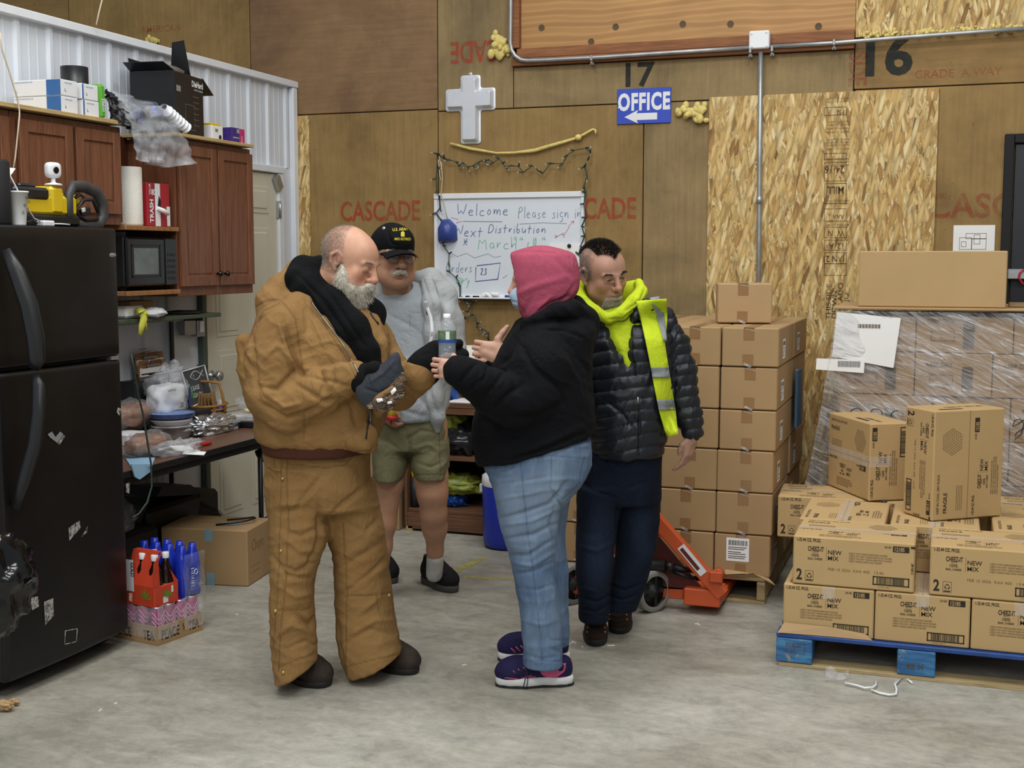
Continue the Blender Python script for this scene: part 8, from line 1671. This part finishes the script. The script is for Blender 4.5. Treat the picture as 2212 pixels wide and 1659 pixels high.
# neon hoodie: chest and hood collar
sd=Sdf(); sd.loft(fig.rows([(660,1285,1400,.02,.10),(690,1268,1425,.02,.135),(740,1265,1440,0,.155),(800,1270,1440,0,.165),(860,1280,1435,0,.165),(900,1290,1430,0,.16)]),2.2,.03,cap=.03)
fig.pchain(sd,[(1254,618,.06,11),(1250,634,.0,13),(1260,655,-.07,14),(1284,674,-.12,13),(1313,688,-.14,9),(1342,677,-.135,13),(1370,652,-.11,17),(1386,630,-.03,14),(1380,612,.04,9)],.012); fig.pchain(sd,[(1260,625,.08,20),(1310,640,.12,26),(1370,630,.09,24)],.02)
sd.cone(headpt(hk,MC,kC,(0,-.02,-.05)),fig.P(1322,690,-.02),.066,.045,.012,'s')
neon=cloth(fig,sd,'neon_hoodie','neon',pc,.0052,[([(1248,640),(1268,650),(1290,672)],4,-.008),([(1315,690),(1345,690),(1385,660)],4,-.008),([(1395,620),(1385,650),(1350,672)],4,-.007),([(1320,700),(1350,770),(1372,830)],8,.006),([(1300,700),(1330,760),(1360,820)],7,-.007),([(1370,700),(1360,760)],7,-.005),([(1262,625),(1275,650)],3,-.007),([(1378,625),(1365,655)],3,-.006)],noise=((8,.005),(20,.002)),label='neon yellow hooded sweatshirt')
# puffer
mat('puffer','#181b22',.42,var=.12,scale=9,spec=.4); sd=Sdf()
sd.loft(fig.rows([(668,1300,1405,.05,.10),(690,1262,1442,.03,.145),(730,1254,1452,0,.175),(780,1262,1455,0,.185),(850,1268,1454,0,.19),(900,1270,1446,0,.195),(950,1272,1438,0,.195),(984,1276,1430,0,.19)]),2.3,.03,cap=.03)
fig.pchain(sd,[(1432,690,.02,26),(1454,745,.01,32),(1468,800,.0,33),(1478,850,-.01,31),(1488,900,-.02,29),(1496,932,-.03,24)],.02); fig.pchain(sd,[(1262,700,.03,26),(1235,780,.0,32),(1228,850,-.05,30),(1240,900,-.1,26)],.02)
fig.pchain(sd,[(1362,690,-.13,10),(1378,668,-.12,11),(1395,660,-.10,12),(1410,662,-.08,10)],.012)
fig.pchain(sd,[(1325,665,-.13,40),(1335,700,-.17,36),(1342,740,-.19,26),(1355,790,-.20,17),(1366,830,-.205,8),(1371,850,-.21,3)],.01,'s')
def quilt(px,V,Wv,N_):
    arm=np.clip((px[:,0]-1452)/10,0,1); y=px[:,1]+.12*(px[:,0]-1350)+6*vnoise(Wv*6); t=np.abs(np.sin(math.pi*y/(27-4*arm))); return .011*(t**.45)-.007
pf=cloth(fig,sd,'puffer_jacket','puffer',pc,.0052,[([(1380,860),(1381,940),(1380,985)],3.5,-.008),([(1300,860),(1340,890),(1370,930)],6,-.006),([(1450,740),(1455,830),(1450,900)],6,-.012),([(1375,850),(1378,985)],9,.004)],noise=((9,.005),(24,.003)),seams=[([(1380,850),(1382,985)],1.5,-.003)],dfn=quilt,wr=((14,40,.004,70),),label='black quilted puffer jacket')
onsurf('zipper',pf,[(1380,856),(1381,900),(1381,950),(1380,983)],.003,'zip_black',pf,.001); onsurf('zipper_pull',pf,[(1378,858),(1378,872)],.005,'zip_steel',pf,.003)
L_=[(1374,650),(1384,690),(1395,740),(1405,790),(1414,840),(1424,890),(1440,945)]; R_=[(1440,645),(1442,690),(1436,740),(1444,790),(1452,840),(1460,890),(1465,938)]
vs_=drape('safety_vest',[pf,neon],L_,R_,'vest_neon',pc,.026,8,36,label='neon yellow safety vest hanging over one shoulder')
def sub(L,a): 
    return L
for v0,v1 in ((.51,.585),(.745,.82)): drape('reflective_band',[pf,neon],L_,R_,'reflective',vs_,.034,8,8,v0,v1,.003,'silver reflective band')
drape('reflective_band',[pf,neon],[(1404,643),(1412,670),(1424,700),(1433,735)],[(1424,640),(1433,670),(1438,700),(1441,738)],'reflective',vs_,.034,4,14,0,1,.003,'silver reflective band'); b=MB('vest_neon')
# jeans and boots
sd=Sdf(); sd.loft(fig.rows([(960,1268,1430,0,.15),(1000,1258,1429,0,.155),(1050,1252,1429,0,.15),(1085,1250,1428,0,.13)]),2.2,.03)
sd.loft(fig.rows([(1050,1250,1346,-.03,.11),(1120,1246,1337,-.04,.105),(1180,1245,1328,-.04,.1),(1240,1244,1320,-.05,.095),(1300,1249,1317,-.05,.09),(1338,1251,1315,-.05,.09)]),2.2,.02,cap=.008); sd.loft(fig.rows([(1050,1332,1428,.03,.11),(1120,1332,1425,.03,.105),(1180,1331,1418,.03,.1),(1220,1328,1406,.03,.095),(1265,1318,1393,.03,.09),(1314,1307,1376,.03,.09)]),2.2,.014,cap=.008)
cloth(fig,sd,'jeans','denim_dark',pc,.0055,[([(1330,1085),(1334,1150),(1330,1200)],4,-.010),([(1255,1290),(1290,1300),(1315,1288)],4,-.008),([(1252,1312),(1285,1322),(1316,1308)],4,-.007),([(1256,1270),(1290,1278)],4,.006),([(1315,1262),(1350,1275),(1385,1262)],4,-.008),([(1312,1285),(1345,1296),(1378,1284)],4,-.007),([(1340,1060),(1400,1040)],6,-.005),([(1330,1075),(1280,1060),(1256,1040)],6,-.005),([(1250,1180),(1290,1190),(1325,1170)],7,.005)],noise=((8,.004),(20,.002)),seams=[([(1252,1328),(1315,1328)],1.4,-.003),([(1308,1304),(1376,1304)],1.4,-.003)],attrs={'fade':lambda px,V,W_,N_:np.clip(np.exp(-((px[:,0]-1290)/30)**2-((px[:,1]-1180)/70)**2)+.6*np.exp(-((px[:,0]-1385)/22)**2-((px[:,1]-1130)/70)**2)+.25*vnoise(W_*12),0,1)},label='dark blue jeans')
for a,c in (((1288,1398),(1283,1352)),((1335,1371),(1348,1332))):
    o=boot(fig,pc,'boot','suede_dark','sole_black',fig.FL(*a)[:2],fig.FL(*c)[:2],.053,.15,.03,.19,label='dark brown leather lace-up boot')
    for q in range(3):
        y=a[1]-52+q*10; onsurf('lace',o,[(a[0]-14-q,y),(a[0]-1,y+4),(a[0]+13+q,y-1)],.0026,'lace_navy',o,.002)
        for s_ in (-1,1):
            p=surf(o,a[0]+s_*(17+q),y-1,.001)
            if p is not None: b=MB('snap'); b.ball(p,.0045,8,6); obj('eyelet',b,o)
# ================= person B: older man with cap, grey hoodie, shorts =================
fig=Figure(6.02,880); hb=fig.P(849,554,-.12); sd=Sdf(); MB_,kB=headsdf(sd,fig,hb,24,4,2,A((1.20,1.16,1.27)),dict(nose=1.35,fat=1,jaw=1.15,mouth_open=.8,cheek=1.05))
sd.cone(headpt(hb,MB_,kB,(0,-.01,-.06)),fig.P(868,660,.0),.062,.075,.03); fig.pchain(sd,[(875,665,.02,45),(880,780,0,68),(885,880,0,66)],.04)
fig.pchain(sd,[(815,680,0,24),(795,790,-.08,20),(818,872,-.16,12)],.02); fig.pchain(sd,[(955,680,.02,22),(972,770,.0,20),(975,800,-.1,14)],.02)
fig.pchain(sd,[(845,920,0,38),(838,1040,-.02,33),(830,1130,-.02,25),(826,1180,-.01,20),(826,1235,0,13)],.03); fig.pchain(sd,[(928,920,0,40),(931,1030,-.04,35),(934,1065,-.05,32),(937,1110,-.03,27),(939,1140,.02,26),(940,1190,.08,17),(938,1235,.13,14)],.03)
cb=fig.P(826,874,-.17); Mb=np.array([(.5,-.8,.2),(.35,0,-.93),(-.75,-.55,-.3)]); handsdf(sd,cb,Mb,1.0,(35,45,30),.05)
hf=hfine(hb,.17,.0030)
for i in range(3): hf[i].append((cb[i]-.06,cb[i]+.07,.0045) if i<2 else (cb[i]-.16,cb[i]+.02,.0045))
pb=body(fig,sd,'skin_b','older man in a black army cap, grey hoodie and olive shorts',skinattrs((hb,MB_,kB)),hf); eyes(fig,hb,MB_,kB,pb,'#47433e',look=(.1,-.3)); lash(fig,hb,MB_,kB,pb,'hair_stubble'); brow(fig,hb,MB_,kB,pb,'hair_grey',50)
sd=Sdf(); sd.fr=(hb,MB_,kB); sd.chain([(-.026,.094,-.060),(-.012,.104,-.049),(0,.107,-.046),(.012,.104,-.049),(.026,.094,-.060)],[.004,.0065,.0065,.0065,.004],.006); sd.fr=None
ms=cloth(fig,sd,'moustache','hair_white',pb,.003,noise=((60,.003),),label='grey moustache'); hairstrands(ms,ms,'moustache_hair','hair_white',lambda co,no:co[:,2]>0,1500,.009,.0005,lambda P,N_,rs:N_*.4+A((0,0,-.9))+rs.normal(0,.3,P.shape),8)
hairstrands(pb,pb,'hair','hair_grey',lambda co,no:(lambda q:(q[:,2]>-.03)&(q[:,2]<.04)&(q[:,1]<-.01)&(np.abs(q[:,0])<.085))(hq(fig,hb,MB_,kB,co)),3000,.008,.0006,lambda P,N_,rs:N_*.5+A((0,0,-.6))+rs.normal(0,.2,P.shape),9)
# cap
fabric('cap_black','#0e0f12',.85,.1,9,500,.3,.3); sd=Sdf(); sd.fr=(hb,MB_,kB); sd.ell((0,-.015,.040),(.086,.104,.084),.02); sd.ell((0,.050,.062),(.062,.056,.052),.03); sd.half((0,0,.036),(0,-.10,-1),.004) ; sd.fr=None
sd.p[-1]=('i',.004,'h',(headpt(hb,MB_,kB,(0,.0,.017)),-(A((0,-.08,1))@MB_)/1.003),None,None)
cap=cloth(fig,sd,'cap','cap_black',pb,.0045,[([(838,500),(842,520),(850,530)],3,-.004)],noise=((12,.003),),seams=[([(838,488),(838,505),(848,525),(862,530)],1.3,-.002)],label='black baseball cap with yellow lettering')
def bq(u,v_):
    x=(u-.5)*2; y=.088+v_*.085*math.sqrt(max(0,1-.75*x*x)); return fig.W(headpt(hb,MB_,kB,(x*.069,y if v_>0 else .088-.05*x*x,.034-.022*x*x-.012*v_)))
b=MB('cap_black'); b.grid(bq,18,8); b.grid(lambda u,v_:bq(1-u,v_)-A((0,0,.006)),18,8); obj('visor',b,cap)
mat('thread_yellow','#c9b92a',.6); drapetext('lettering',cap,'U.S. ARMY',865,498,6.3,'thread_yellow',cap,.85,.02,3,.0015,.01); drapetext('lettering',cap,'MSG RETIRED',870,519,5.5,'thread_yellow',cap,.75,.03,-1,.0015)
b=MB('thread_yellow'); P=[surf(cap,a,c,.002) for a,c in ((866,502),(870,499),(874,502),(874,511),(866,511))]; P=[p for p in P if p is not None]
if len(P)>2: b.add(P,[tuple(range(len(P)))[::-1]]); obj('rank_patch',b,cap)
p=surf(cap,829,494,.003)
if p is not None: b=MB('steel'); b.ball(p,(.010,.006,.010),12,8); obj('pin',b,cap)
p=surf(cap,882,489,.003)
if p is not None: b=MB('steel'); b.ball(p,(.006,.004,.006),10,6); obj('pin',b,cap)
# glasses
gm='zip_steel'; b=MB(gm)
def gp(q): return fig.W(headpt(hb,MB_,kB,q))
for s_ in (-1,1):
    b.tube([gp((s_*.034+.023*math.cos(a),.108-.08*abs(s_*.034+.023*math.cos(a))**1.5,.0+.0165*math.sin(a))) for a in np.linspace(0,6.283,17)],.0011,5); b.tube([gp((s_*.057,.098,.004)),gp((s_*.076,.085,.004)),gp((s_*.083,.0,.004)),gp((s_*.082,-.02,-.005))],.0013,5)
b.tube([gp((-.011,.107,.003)),gp((0,.110,.005)),gp((.011,.107,.003))],.0013,5); gl=obj('glasses',b,pb,'thin wire glasses')
k=N('lens',.03); k.color(srgb('#e8f0f4')); k.b.inputs['Alpha'].default_value=.18; MATS['lens']=k.m
for s_ in (-1,1): b=MB('lens'); b.add([gp((s_*.034+.023*math.cos(a),.108-.08*abs(s_*.034+.023*math.cos(a))**1.5,.0165*math.sin(a))) for a in np.linspace(0,5.9,16)],[tuple(range(16))]); obj('lens',b,gl)
# tee, hoodie, shorts
sd=Sdf(); sd.loft(fig.rows([(608,846,900,-.02,.085),(624,832,922,0,.115),(650,810,948,0,.14),(700,802,962,0,.155),(760,798,962,0,.17),(830,798,960,-.01,.18),(880,806,956,-.01,.18),(906,815,950,-.01,.17)]),2.3,.03,cap=.02); fig.pchain(sd,[(815,680,0,36),(800,760,-.04,34)],.03)
sd.cone(headpt(hb,MB_,kB,(0,-.01,-.06)),fig.P(868,612,-.1),.07,.05,.01,'s')
tee=cloth(fig,sd,'t_shirt','tee_grey',pb,.0055,[([(840,680),(880,700),(910,720)],7,-.004),([(860,820),(900,850),(930,890)],8,-.006),([(845,870),(880,890),(920,900)],7,-.005),([(830,760),(870,780),(900,770)],8,.004)],noise=((7,.005),(16,.002)),seams=[([(884,672),(886,715),(912,722),(912,680)],1.2,-.002),([(884,674),(912,676)],1.3,-.002)],label='heather grey t-shirt')
sd=Sdf(); fig.pchain(sd,[(905,600,.02,16),(930,605,.03,24),(955,640,.03,30),(968,700,.02,33),(975,760,.0,30),(978,800,-.06,24)],.03); fig.pchain(sd,[(922,610,-.05,14),(930,660,-.11,18),(935,720,-.13,20),(935,800,-.13,20),(938,860,-.12,19),(945,900,-.11,15),(944,930,-.10,8)],.03); fig.pchain(sd,[(955,680,-.03,26),(955,800,-.05,26),(955,870,-.06,18)],.04)
fig.pchain(sd,[(800,610,.05,20),(812,640,.03,26),(805,700,.02,28),(795,770,.0,26)],.03)
hd=cloth(fig,sd,'grey_hoodie','hood_grey',pb,.0055,[([(912,600),(935,660),(948,720),(938,780)],5,-.010),([(925,590),(950,650),(955,700)],6,.009),([(960,640),(970,720),(960,780)],6,-.008),([(940,800),(930,850),(945,900)],5,-.007),([(920,850),(935,900)],4,.006),([(955,730),(985,760)],5,-.006)],noise=((8,.006),(20,.0025)),seams=[([(958,730),(945,800)],1.4,-.002)],label='open light grey zip hoodie')
drape('zipper_tape',[hd,tee],[(915,652),(928,690),(930,720),(922,760),(908,792)],[(921,650),(935,688),(937,722),(929,764),(915,797)],'white_paint',hd,.002,2,20,0,1,.002)
b=MB('ink'); p=surf(hd,925,676,.004)
if p is not None: drapetext('patch',hd,'W',925,680,7,'ink',hd,1.,.05)
sd=Sdf(); sd.loft(fig.rows([(890,812,958,0,.15),(930,808,966,0,.155),(970,804,971,0,.15)]),2.2,.03); sd.loft(fig.rows([(950,803,886,-.01,.125),(1000,803,882,-.02,.12),(1036,806,868,-.03,.115)]),2.2,.02,cap=.008); sd.loft(fig.rows([(950,880,972,0,.125),(1000,886,971,-.03,.12),(1034,897,967,-.04,.11)]),2.2,.012,cap=.008)
fig.pchain(sd,[(962,950,-.02,10),(964,1005,-.03,10)],.01)
sh=cloth(fig,sd,'shorts','olive',pb,.0055,[([(880,950),(910,930),(940,935)],5,-.007),([(895,970),(925,960),(950,975)],6,.006),([(885,940),(886,1000)],4,-.010),([(900,1000),(930,1010),(955,1000)],5,-.005),([(830,950),(860,970)],6,-.005)],noise=((8,.005),(18,.002)),seams=[([(897,1026),(967,1026)],1.3,-.002),([(950,935),(954,1020)],1.3,-.003),([(856,905),(878,930),(884,960)],1.3,-.002)],wr=((8,20,.003,20),),label='olive green cargo shorts')
for c_,t_,h_ in ((0,(984,1281),(916,1256)),(1,(850,1262),(808,1240))):
    o=boot(fig,pb,'sneaker','shoe_black','sole_grey',fig.FL(*t_)[:2],fig.FL(*h_)[:2],.052,.145,.034,None,top=.155,label='black running shoe')
    if c_==0:
        for q in range(4): onsurf('lace',o,[(936+q*7,1232+q*5),(950+q*6,1228+q*6)],.0022,'shoe_pink' if q==1 else 'lace_navy',o,.002)
        b=MB('lace_navy'); p=surf(o,952,1232,.004); 
        if p is not None: b.tube([p,p+A((.02,-.02,.01)),p+A((.05,-.02,-.02)),p+A((.04,-.02,-.03)),p+A((.01,-.01,0))],.0022,5); obj('lace',b,o)
sd=Sdf(); sd.cone(fig.P(940,1206,.09),fig.P(938,1240,.13),.043,.041,.01); cloth(fig,sd,'sock','sock',pb,.005,noise=((20,.002),),label='white ankle sock')
mat('packet_yellow','#d8c23a',.35,var=.2,scale=20); b=MB('packet_yellow'); P=lambda a,c,d=-.21:fig.W(fig.P(a,c,d)); b.tube([P(872,838,-.2),P(862,862),P(850,885),P(846,902)],[.018,.03,.034,.026],10,True,.6); b.use('red'); b.tube([P(846,898),P(845,908)],[.03,.022],10); b.tube([P(845,908),P(844,918)],[.006,.004],6); obj('snack_packet',b,label='yellow packet with red end held low by the man in shorts',cat='packet')
